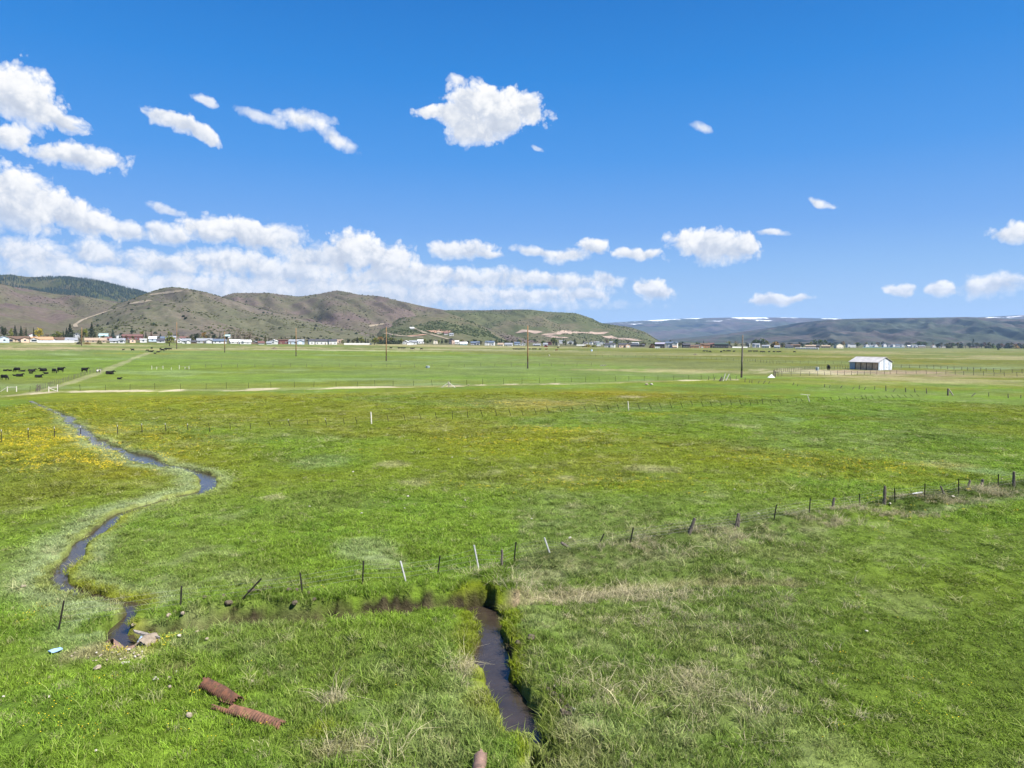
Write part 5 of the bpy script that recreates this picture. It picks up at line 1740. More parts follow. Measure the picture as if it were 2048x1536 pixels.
# ------------------------------------------------------------------ houses of the town
WALLS = {'white': (0.54, 0.54, 0.53), 'blue': (0.42, 0.50, 0.58), 'tan': (0.42, 0.34, 0.25), 'peach': (0.58, 0.42, 0.32), 'brown': (0.20, 0.14, 0.10), 'grey': (0.36, 0.37, 0.38), 'maroon': (0.14, 0.055, 0.055), 'teal': (0.38, 0.50, 0.50), 'dark': (0.07, 0.065, 0.065), 'cream': (0.62, 0.56, 0.45), 'red': (0.32, 0.07, 0.05), 'green': (0.07, 0.10, 0.08), 'orange': (0.48, 0.25, 0.14)}
ROOFS = {'grey': (0.24, 0.25, 0.27), 'dark': (0.065, 0.065, 0.075), 'brown': (0.13, 0.085, 0.06), 'orange': (0.40, 0.24, 0.14), 'red': (0.15, 0.078, 0.068), 'tan': (0.33, 0.25, 0.18), 'white': (0.70, 0.70, 0.69), 'teal': (0.34, 0.48, 0.47), 'lavender': (0.30, 0.28, 0.35), 'blue': (0.10, 0.13, 0.18), 'green': (0.05, 0.075, 0.065)}
MW = {k: mat('siding_' + k, v, 0.8, 0.07, 0.6) for k, v in WALLS.items()}
MR = {k: mat('shingles_' + k, v, 0.9, 0.14, 1.5) for k, v in ROOFS.items()}
M_PANE = mat('window_glass', (0.035, 0.045, 0.06), 0.15, 0.1, 1.0, spec=0.6)
M_DOOR = mat('door_paint', (0.22, 0.17, 0.14), 0.6, 0.1, 1.0)
M_GAR = mat('garage_door', (0.62, 0.61, 0.58), 0.6, 0.05, 1.0)
M_FRAME = mat('window_frame', (0.70, 0.70, 0.68), 0.6, 0.05, 1.0)


def ubox(name):
    V, Fc = box(0, 0, 0, 1, 1, 1)
    me = bpy.data.meshes.new(name)
    me.from_pydata(V, [], Fc)
    return me


_unit = {}


def piece(name, m, parent, loc, size, rot=0.0):
    key = m.name
    if key not in _unit:
        _unit[key] = ubox(name)
        _unit[key].materials.append(m)
    o = bpy.data.objects.new(name, _unit[key])
    o.location = loc
    o.scale = size
    o.rotation_euler = (0, 0, rot)
    COL.objects.link(o)
    o.parent = parent
    return o


def gable_geo(w, d, he, hr, along):
    """walls of a gabled box; ridge along x (True) or along y (False); base at z=-1"""
    x, y = w / 2, d / 2
    if along:
        V = [(-x, -y, -1), (x, -y, -1), (x, y, -1), (-x, y, -1), (-x, -y, he), (x, -y, he), (x, y, he), (-x, y, he), (-x, 0, hr), (x, 0, hr)]
        Fc = [(0, 1, 5, 4), (2, 3, 7, 6), (1, 2, 6, 9, 5), (3, 0, 4, 8, 7), (3, 2, 1, 0), (4, 5, 9, 8), (6, 7, 8, 9)]
    else:
        V = [(-x, -y, -1), (x, -y, -1), (x, y, -1), (-x, y, -1), (-x, -y, he), (x, -y, he), (x, y, he), (-x, y, he), (0, -y, hr), (0, y, hr)]
        Fc = [(0, 1, 5, 8, 4), (2, 3, 7, 9, 6), (1, 2, 6, 5), (3, 0, 4, 7), (3, 2, 1, 0), (4, 8, 9, 7), (5, 6, 9, 8)]
    return V, Fc


def roof_geo(w, d, he, hr, along, ov=0.5, t=0.22):
    parts = []
    for s in (-1, 1):
        if along:
            hw, half = w / 2 + ov, d / 2
            k = (hr - he) / half
            A = [(-hw, s * (half + ov), he - k * ov), (hw, s * (half + ov), he - k * ov), (hw, 0, hr), (-hw, 0, hr)]
        else:
            hw, half = d / 2 + ov, w / 2
            k = (hr - he) / half
            A = [(s * (half + ov), -hw, he - k * ov), (s * (half + ov), hw, he - k * ov), (0, hw, hr), (0, -hw, hr)]
        V = [(a[0], a[1], a[2] + 0.02) for a in A] + [(a[0], a[1], a[2] + t) for a in A]
        parts.append((V, [(0, 1, 2, 3), (7, 6, 5, 4), (0, 4, 5, 1), (1, 5, 6, 2), (2, 6, 7, 3), (3, 7, 4, 0)]))
    return join(parts)


def house(pxl, pxr, yt, yb, wall, roof, style, label, cat='house', base=None, depth=9.5, yaw=None, group=None, name='house', storeys=1):
    cx = (pxl + pxr) / 2
    b = np.array(base) if base is not None else gp(cx, yb)
    dist = b[1] * _cp - (b[2] - CAMZ) * _sp
    w = (pxr - pxl) * dist / F
    h = (yb - yt) * dist / F
    r = random.Random(int(cx * 10))
    face = math.atan2(b[0], b[1])
    ya = (r.uniform(-0.16, 0.16) if yaw is None else math.radians(yaw))
    root = empty(name, b, -face + ya)
    tag(root, label, cat, group)
    w = max(2.5, w - 1.0 - abs(math.sin(ya)) * 4)
    depth = min(depth, max(3.0, w * 1.6))
    wm, rm = MW[wall], MR[roof]
    if style == 'flat':
        hr = h
        he = h * 0.86
    else:
        pitch = 0.42 if style != 'steep' else 0.85
        span = depth if style in ('side', 'combo_l', 'combo_r') else w
        hr = h
        he = max(h * 0.42, h - pitch * span / 2)
    along = style in ('side', 'combo_l', 'combo_r', 'flat')
    mesh_obj('wall', *gable_geo(w, depth, he, hr, along), wm, root)
    mesh_obj('roof', *roof_geo(w, depth, he, hr, along), rm, root)
    yf = -depth / 2
    if style in ('combo_l', 'combo_r'):                  # projecting gabled wing
        ww = min(w * 0.42, 8.0)
        sx = (-1 if style == 'combo_l' else 1) * (w / 2 - ww / 2)
        V, Fc = gable_geo(ww, 3.2, he, min(hr * 0.97, he + ww * 0.22), False)
        V = [(x + sx, y + yf - 1.55, z) for x, y, z in V]
        mesh_obj('wing_wall', V, Fc, wm, root)
        V, Fc = roof_geo(ww, 3.4, he, min(hr * 0.97, he + ww * 0.22), False)
        V = [(x + sx, y + yf - 1.45, z + 0.03) for x, y, z in V]
        mesh_obj('wing_roof', V, Fc, rm, root)
        wd = piece('garage_door' if r.random() < 0.5 else 'window', M_GAR if r.random() < 0.5 else M_PANE, root, (sx, yf - 3.16, 1.15), (ww * 0.5, 0.06, min(2.1, he * 0.75)))
        x0, x1 = (-w / 2 + (ww if style == 'combo_l' else 0), w / 2 - (ww if style == 'combo_r' else 0))
    else:
        x0, x1 = -w / 2, w / 2
    n = max(1, int((x1 - x0) / 3.4))
    dn = r.randrange(n)
    for s in range(storeys if he > 4.2 else 1):
        for i in range(n):
            x = x0 + (x1 - x0) * (i + 0.5) / n
            if i == dn and s == 0 and n > 1:
                piece('door', M_DOOR, root, (x, yf - 0.04, 1.05), (1.0, 0.08, 2.1))
            elif he > 1.6:
                z = (1.6 if he < 4.2 or s == 0 else 4.2)
                fr = piece('window', M_FRAME, root, (x, yf - 0.03, min(z, he * 0.6)), (1.6, 0.06, min(1.25, he * 0.5)))
                q = piece('pane', M_PANE, fr, (0, -0.9, 0), (0.86, 1.0, 0.84))
    if style in ('gable', 'steep') and hr > 4.5:
        piece('window', M_PANE, root, (0, yf - 0.04, min(he + 0.6, hr - 1.3)), (1.1, 0.08, 1.0))
    if r.random() < 0.4 and style != 'flat' and w > 6:
        piece('chimney', MW['brown'], root, (w * 0.22, 1.0 if along else 0.0, hr + 0.2), (0.6, 0.6, 1.3))
    return root


HOUSES = [
    (-3, 17, 672.5, 684.7, 'blue', 'grey', 'gable', 'pale blue gabled house at the far left end of the street'), (17, 57, 672.8, 683.9, 'tan', 'brown', 'combo_l', 'long tan house under a dark brown roof, second from the left end'), (41, 58, 674.8, 684.8, 'peach', 'brown', 'gable', 'small peach gabled garage in front of the long tan house'),
    (59, 103, 674, 684, 'white', 'orange', 'combo_l', 'white house with a bright orange-tan roof'), (102, 133, 675, 683, 'brown', 'brown', 'combo_l', 'brown-grey house right of the orange-roofed one'), (132, 156, 675.5, 684, 'white', 'grey', 'side', 'white house with a grey roof behind the white fence end'),
    (57, 74, 666.5, 678, 'white', 'red', 'gable', 'white house with a reddish roof behind the yellow tree'), (147, 160, 666.5, 679, 'grey', 'grey', 'gable', 'pale grey gabled house right of the dark spruce clump'), (172, 211, 676, 685, 'tan', 'tan', 'side', 'low tan house with a long flat tan roof'),
    (199, 217, 667.5, 679, 'teal', 'teal', 'side', 'two-storey teal and white house with a shiny roof'), (211, 224, 674, 683, 'brown', 'red', 'side', 'small brown-red house between the teal house and white ranch'), (221, 250, 677, 686, 'white', 'grey', 'combo_r', 'white house with a grey roof below the small conifer'), (232, 245, 669.5, 678, 'white', 'grey', 'gable', 'white gabled house behind the conifer left of the dark red roof'),
    (246, 285, 669, 680, 'maroon', 'red', 'side', 'long house under a dark red roof'), (257, 271, 677.5, 685.5, 'peach', 'tan', 'gable', 'peach garage in front of the dark red roof'), (280, 294, 678, 685, 'white', 'white', 'flat', 'white box-shaped building right of the peach garage'), (298, 314, 673.5, 683, 'blue', 'white', 'side', 'pale blue house right of the white box building'), (314, 330, 677, 685.5, 'white', 'dark', 'side', 'white house with a dark roof left of the yellow willow'), (300, 332, 673, 679, 'grey', 'blue', 'side', 'long blue-roofed building behind the yellow willow'),
    (336, 354, 672, 680, 'white', 'grey', 'side', 'white house behind the slender pole'), (354, 364, 678, 686, 'white', 'white', 'gable', 'narrow white house right of the slender pole'), (364, 382, 677.5, 687, 'white', 'grey', 'combo_r', 'bright white house left of the round dark trees'), (382, 394, 681, 687, 'brown', 'dark', 'side', 'dark low garage below the round dark trees'), (394, 424, 677, 686.5, 'grey', 'grey', 'combo_r', 'wide grey house right of the dark garage'), (360, 378, 673, 679, 'white', 'red', 'side', 'white house with a reddish roof behind the bright white one'),
    (413, 427, 664.8, 674, 'cream', 'tan', 'gable', 'cream house up on the slope above the grey house'), (424, 452, 678, 687, 'white', 'blue', 'side', 'white house with a dark blue roof left of the thin dark pole'), (449, 461, 669.5, 679, 'white', 'teal', 'side', 'tall white house with a teal roof behind the thin dark pole'), (459, 480, 679, 687, 'white', 'white', 'side', 'long white house right of the thin dark pole'), (478, 502, 680, 688, 'white', 'white', 'combo_l', 'white cottage under the bare brown trees'), (503, 516, 682, 688, 'brown', 'grey', 'gable', 'brown shed right of the white cottage'),
    (515, 529, 682.5, 688.5, 'white', 'red', 'side', 'low white building with red trim by the brown spruce'), (533, 545, 683, 689, 'white', 'grey', 'side', 'white van-sized shed left of the white hall'), (540, 556, 679.5, 688.5, 'white', 'white', 'gable', 'white hall left of the maroon building'), (556, 577, 678.5, 688, 'maroon', 'brown', 'flat', 'maroon flat-roofed building beside the light blue one'), (577, 609, 679, 688.5, 'blue', 'grey', 'combo_r', 'light blue building with a grey roof'),
    (616, 629, 678.5, 689, 'white', 'dark', 'side', 'first white row house of the dark-roofed terrace'), (630, 655, 678.5, 689, 'white', 'dark', 'side', 'middle and longest white block of the dark-roofed terrace'), (656, 674, 678.5, 689, 'white', 'dark', 'side', 'last white block of the dark-roofed terrace'), (668, 686, 678.5, 685, 'peach', 'tan', 'flat', 'peach building behind the end of the terrace'),
    (805, 819, 681.5, 688.5, 'white', 'white', 'gable', 'white A-roofed house right of the dark hedge'), (818, 834, 681, 689, 'white', 'grey', 'combo_l', 'white house with grey gables beside the A-roofed one'), (834, 848, 679.5, 687, 'white', 'white', 'side', 'low building with a shiny white roof'), (866, 876, 680, 688, 'cream', 'tan', 'gable', 'small cream house behind green bushes'), (897, 909, 677, 688, 'dark', 'dark', 'gable', 'tall dark building with a peach front'), (903, 910, 679, 688.5, 'peach', 'tan', 'gable', 'narrow peach house beside the tall dark building'),
    (909, 919, 681, 688, 'white', 'white', 'side', 'white house right of the peach house'), (919, 935, 684, 690, 'teal', 'white', 'side', 'low pale blue building'), (941, 960, 683, 690, 'grey', 'blue', 'combo_r', 'grey and white house with a dark blue roof'), (970, 990, 682, 691, 'white', 'blue', 'combo_l', 'white two-storey house with a dark blue roof', 2), (995, 1008, 686, 692, 'cream', 'tan', 'side', 'low beige house with dark trees'), (1009, 1026, 686, 692, 'white', 'grey', 'side', 'white house left of the tallest pole'),
    (1028, 1040, 684, 690, 'blue', 'blue', 'side', 'blue-grey house just left of the tallest pole'), (1040, 1051, 685.5, 691, 'white', 'white', 'gable', 'white gabled house just left of the tallest pole'), (1066, 1082, 687.5, 691.5, 'grey', 'grey', 'side', 'low grey shed right of the tallest pole'), (1086, 1096, 686, 692, 'white', 'grey', 'side', 'white house above the small red barn'), (1093, 1104, 683, 690, 'maroon', 'brown', 'gable', 'maroon house in the cluster right of the tallest pole'), (1088, 1096, 690.5, 694, 'red', 'red', 'gable', 'small red barn standing out in the field'),
    (1115, 1120, 687, 692, 'cream', 'tan', 'gable', 'tiny cream house left of the dark spruce'), (1118, 1130, 681, 687.5, 'white', 'grey', 'side', 'white house behind the spruce'), (1134, 1148, 681, 688, 'white', 'white', 'gable', 'white house between the spruces'), (1166, 1176, 683, 689, 'white', 'grey', 'gable', 'white house left of the yellow bushes'), (1178, 1186, 683, 689, 'white', 'grey', 'gable', 'white house behind the yellow bushes'), (1187, 1199, 683, 689.5, 'teal', 'grey', 'side', 'pale teal house right of the yellow bushes'), (1199, 1209, 683, 689, 'white', 'grey', 'gable', 'white house left of the big dark-roofed pair'),
    (1209, 1231, 686, 695, 'white', 'dark', 'combo_r', 'left house of the big dark-roofed pair'), (1236, 1260, 686.5, 695, 'peach', 'dark', 'combo_r', 'right house of the big dark-roofed pair, peach gable'), (1218, 1226, 683, 688, 'white', 'grey', 'side', 'white house behind the big dark-roofed pair'), (1258, 1290, 688, 693, 'dark', 'dark', 'side', 'long low dark shed below the graded hillside'), (1258, 1278, 685, 689, 'white', 'white', 'flat', 'long white building behind the low dark shed'),
    (1310, 1330, 685, 696, 'dark', 'lavender', 'side', 'barn with a lavender-grey roof'), (1331, 1356, 683.5, 695.5, 'white', 'blue', 'combo_r', 'big white house with a dark blue roof, the tallest in the row', 2), (1344, 1354, 691.5, 696, 'peach', 'tan', 'side', 'peach annex at the foot of the big white house'), (1364, 1381, 687, 695.5, 'dark', 'dark', 'side', 'dark house right of the big white one'), (1380, 1398, 690, 696, 'orange', 'brown', 'side', 'low orange-brown house left of the white-fronted one'), (1391, 1400, 688.5, 695.5, 'white', 'dark', 'side', 'white-fronted house with a dark roof between brown ones'),
    (1400, 1420, 687, 696, 'orange', 'brown', 'combo_l', 'orange-tan house with a brown roof'), (1415, 1430, 686, 695.5, 'brown', 'red', 'combo_r', 'brown house with a reddish roof'), (1429, 1456, 686, 696, 'dark', 'green', 'side', 'long house under a dark green-black roof'), (1449, 1465, 686.5, 696, 'tan', 'brown', 'steep', 'brown and white steep-gabled house'), (1491, 1500, 685.5, 694, 'grey', 'grey', 'gable', 'grey gabled house right of the grey-brown pole'), (1505, 1520, 687, 695, 'white', 'grey', 'combo_l', 'white-gabled house under the big green tree'), (1524, 1540, 690, 695.5, 'cream', 'grey', 'side', 'cream house right of the big green tree'),
    (1548, 1560, 691, 696.5, 'white', 'grey', 'side', 'white house right of the dark round tree'), (1556, 1582, 688.5, 695, 'white', 'dark', 'combo_l', 'white house with a wide dark roof below orange bushes'), (1570, 1586, 691, 696.5, 'grey', 'dark', 'side', 'grey house in front of the wide dark roof'), (1581, 1600, 688.5, 695.5, 'brown', 'brown', 'side', 'brown house left of the teal bush'), (1592, 1636, 695.8, 698.4, 'white', 'white', 'flat', 'very long low white-roofed building out in the field'), (1611, 1631, 690, 696, 'peach', 'tan', 'side', 'tan house above the long white roof'), (1629, 1640, 689.5, 696, 'brown', 'dark', 'side', 'dark-roofed house right of the tan one'), (1643, 1660, 690.5, 696, 'tan', 'tan', 'side', 'tan house left of the tall green barn'),
    (1668, 1686, 687, 696.6, 'cream', 'green', 'gable', 'tall barn with a cream gable and dark green side', 'barn'), (1692, 1711, 687.5, 695, 'white', 'dark', 'combo_l', 'white house with a black roof right of the tall barn'), (1728, 1738, 688, 694.5, 'white', 'grey', 'steep', 'first white steep gable right of the tall barn'), (1746, 1756, 688.5, 694.7, 'white', 'grey', 'steep', 'second and widest white gable behind the teal fence'), (1764, 1773, 687, 694.7, 'white', 'grey', 'steep', 'third white gable, with a dark tree behind'), (1783, 1790, 688, 694.7, 'white', 'grey', 'steep', 'fourth narrow white gable behind the teal fence'), (1774, 1784, 688.5, 694.5, 'grey', 'dark', 'side', 'dark-roofed house between the third and fourth white gables'), (1737, 1747, 690, 694.5, 'teal', 'grey', 'side', 'grey-green roof between the first and second white gables'),
    (1790, 1800, 689, 694.7, 'grey', 'blue', 'side', 'dark slate house right of the fourth white gable'), (1800, 1809, 688.5, 694.7, 'grey', 'grey', 'steep', 'grey steep-gabled house at the end of the white gables'), (1814, 1824, 690.5, 694.9, 'white', 'white', 'side', 'small white house left of the white double gable'), (1822, 1834, 689.5, 695, 'white', 'grey', 'combo_r', 'white double-gabled house before green trees'), (1836, 1850, 691, 695, 'tan', 'grey', 'side', 'low tan-grey house with a white end'), (1862, 1872, 690, 695, 'white', 'tan', 'steep', 'last white gable before the brown tree line'), (1879, 1892, 691, 695.5, 'cream', 'dark', 'side', 'half-hidden cream house in the tree line'), (1940, 1958, 690.5, 695.8, 'brown', 'dark', 'side', 'brown house under the lone poplar'), (1668, 1676, 690, 696, 'green', 'green', 'side', 'dark green lean-to of the tall barn'),
]
for h_ in HOUSES:
    pxl, pxr, yt, yb, wl_, rf, st, lab = h_[:8]
    kw = {}
    if len(h_) > 8:
        if h_[8] == 2:
            kw['storeys'] = 2
        else:
            kw['cat'], kw['name'] = 'barn', 'barn'
    if 'barn' in lab.split()[:3] or lab.startswith('small red barn') or lab.startswith('barn'):
        kw['cat'], kw['name'] = 'barn', 'barn'
    if pxl > 1660:
        kw['yaw'] = 34 if st in ('steep', 'gable') else 22
    house(pxl, pxr, yt, yb, wl_, rf, st, lab, **kw)
# houses on the slopes
for (px, py, w, h, wl_, rf, lab) in [(878, 667, 9, 4.5, 'cream', 'tan', 'left house above the red bank on the knoll'), (892, 669, 9, 4.5, 'white', 'red', 'middle white house above the red bank on the knoll'), (903, 670.5, 9, 4.5, 'white', 'grey', 'right white house above the red bank on the knoll'), (824, 658, 9, 4, 'white', 'white', 'lone white house high on the knoll track')]:
    q = hill_at(px, py)
    if q is not None:
        house(px - w / 2, px + w / 2, py - h, py, wl_, rf, 'side', lab, base=(q.x, q.y, q.z - 0.3))


# ------------------------------------------------------------------ garden fences and small things in the town
def wall_fence(name, label, pxl, pxr, yb, h, m, panel=2.4):
    a, b = gp(pxl, yb), gp(pxr, yb)
    L = math.hypot(*(b - a)[:2])
    n = min(60, max(2, int(L / panel)))
    root = empty(name, a, 0)
    tag(root, label, 'fence')
    ang_ = math.atan2(b[1] - a[1], b[0] - a[0])
    for i in range(n):
        t = (i + 0.5) / n
        p = (b - a) * t
        piece('panel', m, root, (p[0], p[1], p[2] + h / 2), (L / n - 0.12, 0.06, h), ang_)
        q = (b - a) * (i / n)
        piece('post', m, root, (q[0], q[1], q[2] + h / 2 + 0.05), (0.14, 0.14, h + 0.15), ang_)


M_VINYL = mat('white_vinyl', (0.50, 0.50, 0.49), 0.5, 0.04, 1)
M_TEALF = mat('teal_fence', (0.10, 0.19, 0.18), 0.7, 0.1, 1)
wall_fence('garden_fence', 'long white vinyl fence in front of the orange-roofed house', 75, 149, 685.6, 1.9, M_VINYL)
wall_fence('garden_fence', 'white fence left of the green willow, below the conifers', 688, 743, 689.4, 1.8, M_VINYL)
wall_fence('garden_fence', 'white fence below the dark spruce right of the tallest pole', 1153, 1172, 691.2, 1.7, M_VINYL)
wall_fence('garden_fence', 'white fence right of the steep brown gable', 1464, 1495, 695.6, 1.9, M_VINYL)
wall_fence('garden_fence', 'long teal fence below the row of white gables', 1725, 1808, 695.4, 1.7, M_TEALF)


def vehicle(px, py, L, H, body, label, cat='trailer', yaw=0.0):
    """a box van or trailer: body with rounded ends, windows, wheels"""
    b = gp(px, py)
    root = empty('parked_' + cat, b, -math.atan2(b[0], b[1]) + yaw)
    tag(root, label, cat)
    V, Fc = [], []
    prof = [(-L / 2, 0.55), (L / 2 - 0.3, 0.55), (L / 2, 0.9), (L / 2 - 0.1, H - 0.35), (L / 2 - 0.5, H), (-L / 2 + 0.35, H), (-L / 2, H - 0.3)]
    n = len(prof)
    V = [(x, -1.1, z) for x, z in prof] + [(x, 1.1, z) for x, z in prof]
    Fc = [tuple(reversed(range(n))), tuple(range(n, 2 * n))] + [(i, (i + 1) % n, (i + 1) % n + n, i + n) for i in range(n)]
    mesh_obj('body', V, Fc, body, root)
    for x in (-L * 0.25, L * 0.1, L * 0.34):
        piece('window', M_PANE, root, (x, -1.12, H * 0.68), (L * 0.14, 0.05, H * 0.2))
    for x in (-L * 0.28, L * 0.28):
        for s in (-1, 1):
            V, Fc = tube([(x, s * 1.12, 0.38), (x, s * 0.86, 0.38)], [0.38, 0.38], 10)
            mesh_obj('wheel', V, Fc, M_BUTT, root)


vehicle(820.5, 690.6, 7.0, 2.6, M_WHITE, 'white trailer parked in the field right of the dark hedge')
vehicle(1315, 697.2, 6.0, 2.4, M_WHITE, 'white trailer parked before the lavender-roofed barn')
vehicle(1197.5, 692.4, 6.5, 2.4, M_WHITE, 'white camper parked right of the yellow bushes')


# ------------------------------------------------------------------ trees
LEAF = {'green': (0.070, 0.105, 0.022), 'dark': (0.030, 0.045, 0.022), 'spruce': (0.024, 0.036, 0.022), 'yellow': (0.300, 0.240, 0.025), 'ygreen': (0.150, 0.165, 0.030), 'olive': (0.095, 0.095, 0.035), 'orange': (0.240, 0.150, 0.040), 'bare': (0.180, 0.140, 0.105), 'tan': (0.235, 0.185, 0.125), 'reddish': (0.130, 0.075, 0.045), 'teal': (0.040, 0.065, 0.055)}
ML = {k: mat('leaves_' + k, v, 0.9, 0.28, 0.9) for k, v in LEAF.items()}
M_BARK = mat('bark', (0.085, 0.065, 0.05), 0.95, 0.25, 4, bump=0.02)


def crown_mesh(kind, seed):
    """leaf clumps through the volume of a unit-height tree (height 1, trunk from 0)"""
    r = random.Random(seed)
    V, Fc = [], []

    def leaf(p, s):
        n = Vector((r.gauss(0, 1), r.gauss(0, 1), r.gauss(0.4, 0.8))).normalized()
        t = n.orthogonal().normalized()
        b = n.cross(t)
        a = r.uniform(0, 6.28)
        t, b = t * math.cos(a) + b * math.sin(a), b * math.cos(a) - t * math.sin(a)
        i = len(V)
        V.extend([tuple(p - t * s - b * s * 0.5), tuple(p + t * s * 0.9 - b * s * 0.6), tuple(p + t * s * 0.8 + b * s * 0.6), tuple(p - t * s * 0.7 + b * s * 0.7)])
        Fc.append((i, i + 1, i + 2, i + 3))
    if kind == 'spruce':
        for k in range(360):
            z = r.random() ** 0.8
            rr = (1 - z) * 0.5 * (0.72 + 0.28 * math.cos(z * 44)) * r.uniform(0.45, 1.05) + 0.015
            a = r.uniform(0, 6.28)
            leaf(Vector((rr * math.cos(a), rr * math.sin(a), 0.08 + z * 0.92 - rr * 0.12)), 0.055 * (1.1 - 0.6 * z))
    elif kind == 'poplar':
        for k in range(240):
            z = r.random()
            rr = 0.5 * math.sin(math.pi * (0.1 + 0.86 * z)) ** 0.7 * math.sqrt(r.random())
            a = r.uniform(0, 6.28)
            leaf(Vector((rr * math.cos(a), rr * math.sin(a), 0.08 + z * 0.92)), 0.06)
    elif kind == 'bush':
        for k in range(170):
            a, u = r.uniform(0, 6.28), r.random()
            rr = 0.5 * math.sqrt(1 - u * u) * r.uniform(0.5, 1.05)
            leaf(Vector((rr * math.cos(a), rr * math.sin(a), u * r.uniform(0.55, 1.0))), 0.085)
    else:
        lob = []
        for k in range(9):
            a, z = r.uniform(0, 6.28), r.uniform(0.34, 0.86)
            rr = r.uniform(0.05, 0.30) * (1.15 - abs(z - 0.55))
            lob.append((Vector((rr * math.cos(a), rr * math.sin(a), z)), r.uniform(0.11, 0.20)))
        m = 330 if kind != 'bare' else 210
        for k in range(m):
            c, R = r.choice(lob)
            d = Vector((r.gauss(0, 1), r.gauss(0, 1), r.gauss(0, 1))).normalized() * R * r.uniform(0.5, 1.08)
            leaf(c + d, 0.045 if kind != 'bare' else 0.020)
    me = bpy.data.meshes.new('crown')
    me.from_pydata(V, [], Fc)
    return me


def trunk_mesh(kind, seed):
    r = random.Random(seed)
    parts = []
    if kind == 'bush':
        for k in range(4):
            a = r.uniform(0, 6.28)
            parts.append(tube([(0, 0, -0.05), (0.12 * math.cos(a), 0.12 * math.sin(a), 0.3), (0.25 * math.cos(a), 0.25 * math.sin(a), 0.65)], [0.03, 0.02, 0.008], 4))
    elif kind in ('spruce', 'poplar'):
        parts.append(tube([(0, 0, -0.05), (0, 0, 0.4), (0, 0, 0.95)], [0.028, 0.018, 0.004], 5))
    else:
        parts.append(tube([(0, 0, -0.05), (0.01, 0, 0.2), (0.0, 0.015, 0.42), (0.02, 0, 0.8)], [0.040, 0.030, 0.022, 0.006], 6))
        for k in range(7 if kind != 'bare' else 14):
            a, z = r.uniform(0, 6.28), r.uniform(0.2, 0.5)
            q = r.uniform(0.2, 0.36)
            parts.append(tube([(0, 0, z), (q * 0.5 * math.cos(a), q * 0.5 * math.sin(a), z + 0.16), (q * math.cos(a), q * math.sin(a), z + 0.36)], [0.014, 0.010, 0.004], 4))
    V, Fc = join(parts)
    me = bpy.data.meshes.new('trunk')
    me.from_pydata([tuple(v) for v in V], [], Fc)
    me.materials.append(M_BARK)
    return me


_tree = {}


def tree(px, yt, yb, wpx, kind, colr, label, group=None, base=None, nm=None):
    key = (kind, colr, int(px) % 3)
    if key not in _tree:
        c = crown_mesh(kind, hash(kind) % 1000 + key[2] * 13 if False else 50 + 13 * key[2] + len(kind))
        c.materials.append(ML[colr])
        _tree[key] = (c, trunk_mesh(kind, 9 + key[2]))
    c, t = _tree[key]
    b = np.array(base) if base is not None else gp(px, yb)
    dist = b[1] * _cp - (b[2] - CAMZ) * _sp
    h, w = (yb - yt) * dist / F * (1.28 if kind == 'spruce' else 1.12), wpx * dist / F * (1.3 if kind == 'spruce' else 1.22)
    root = empty(nm or {'spruce': 'spruce_tree', 'poplar': 'poplar_tree', 'bush': 'bush', 'bare': 'bare_tree'}.get(kind, 'leafy_tree'), b, rnd.uniform(0, 6.28))
    tag(root, label, 'bush' if kind == 'bush' else 'tree', group)
    for n_, me in (('crown', c), ('trunk', t)):
        o = bpy.data.objects.new(n_, me)
        o.scale = (w, w, h)
        COL.objects.link(o)
        o.parent = root


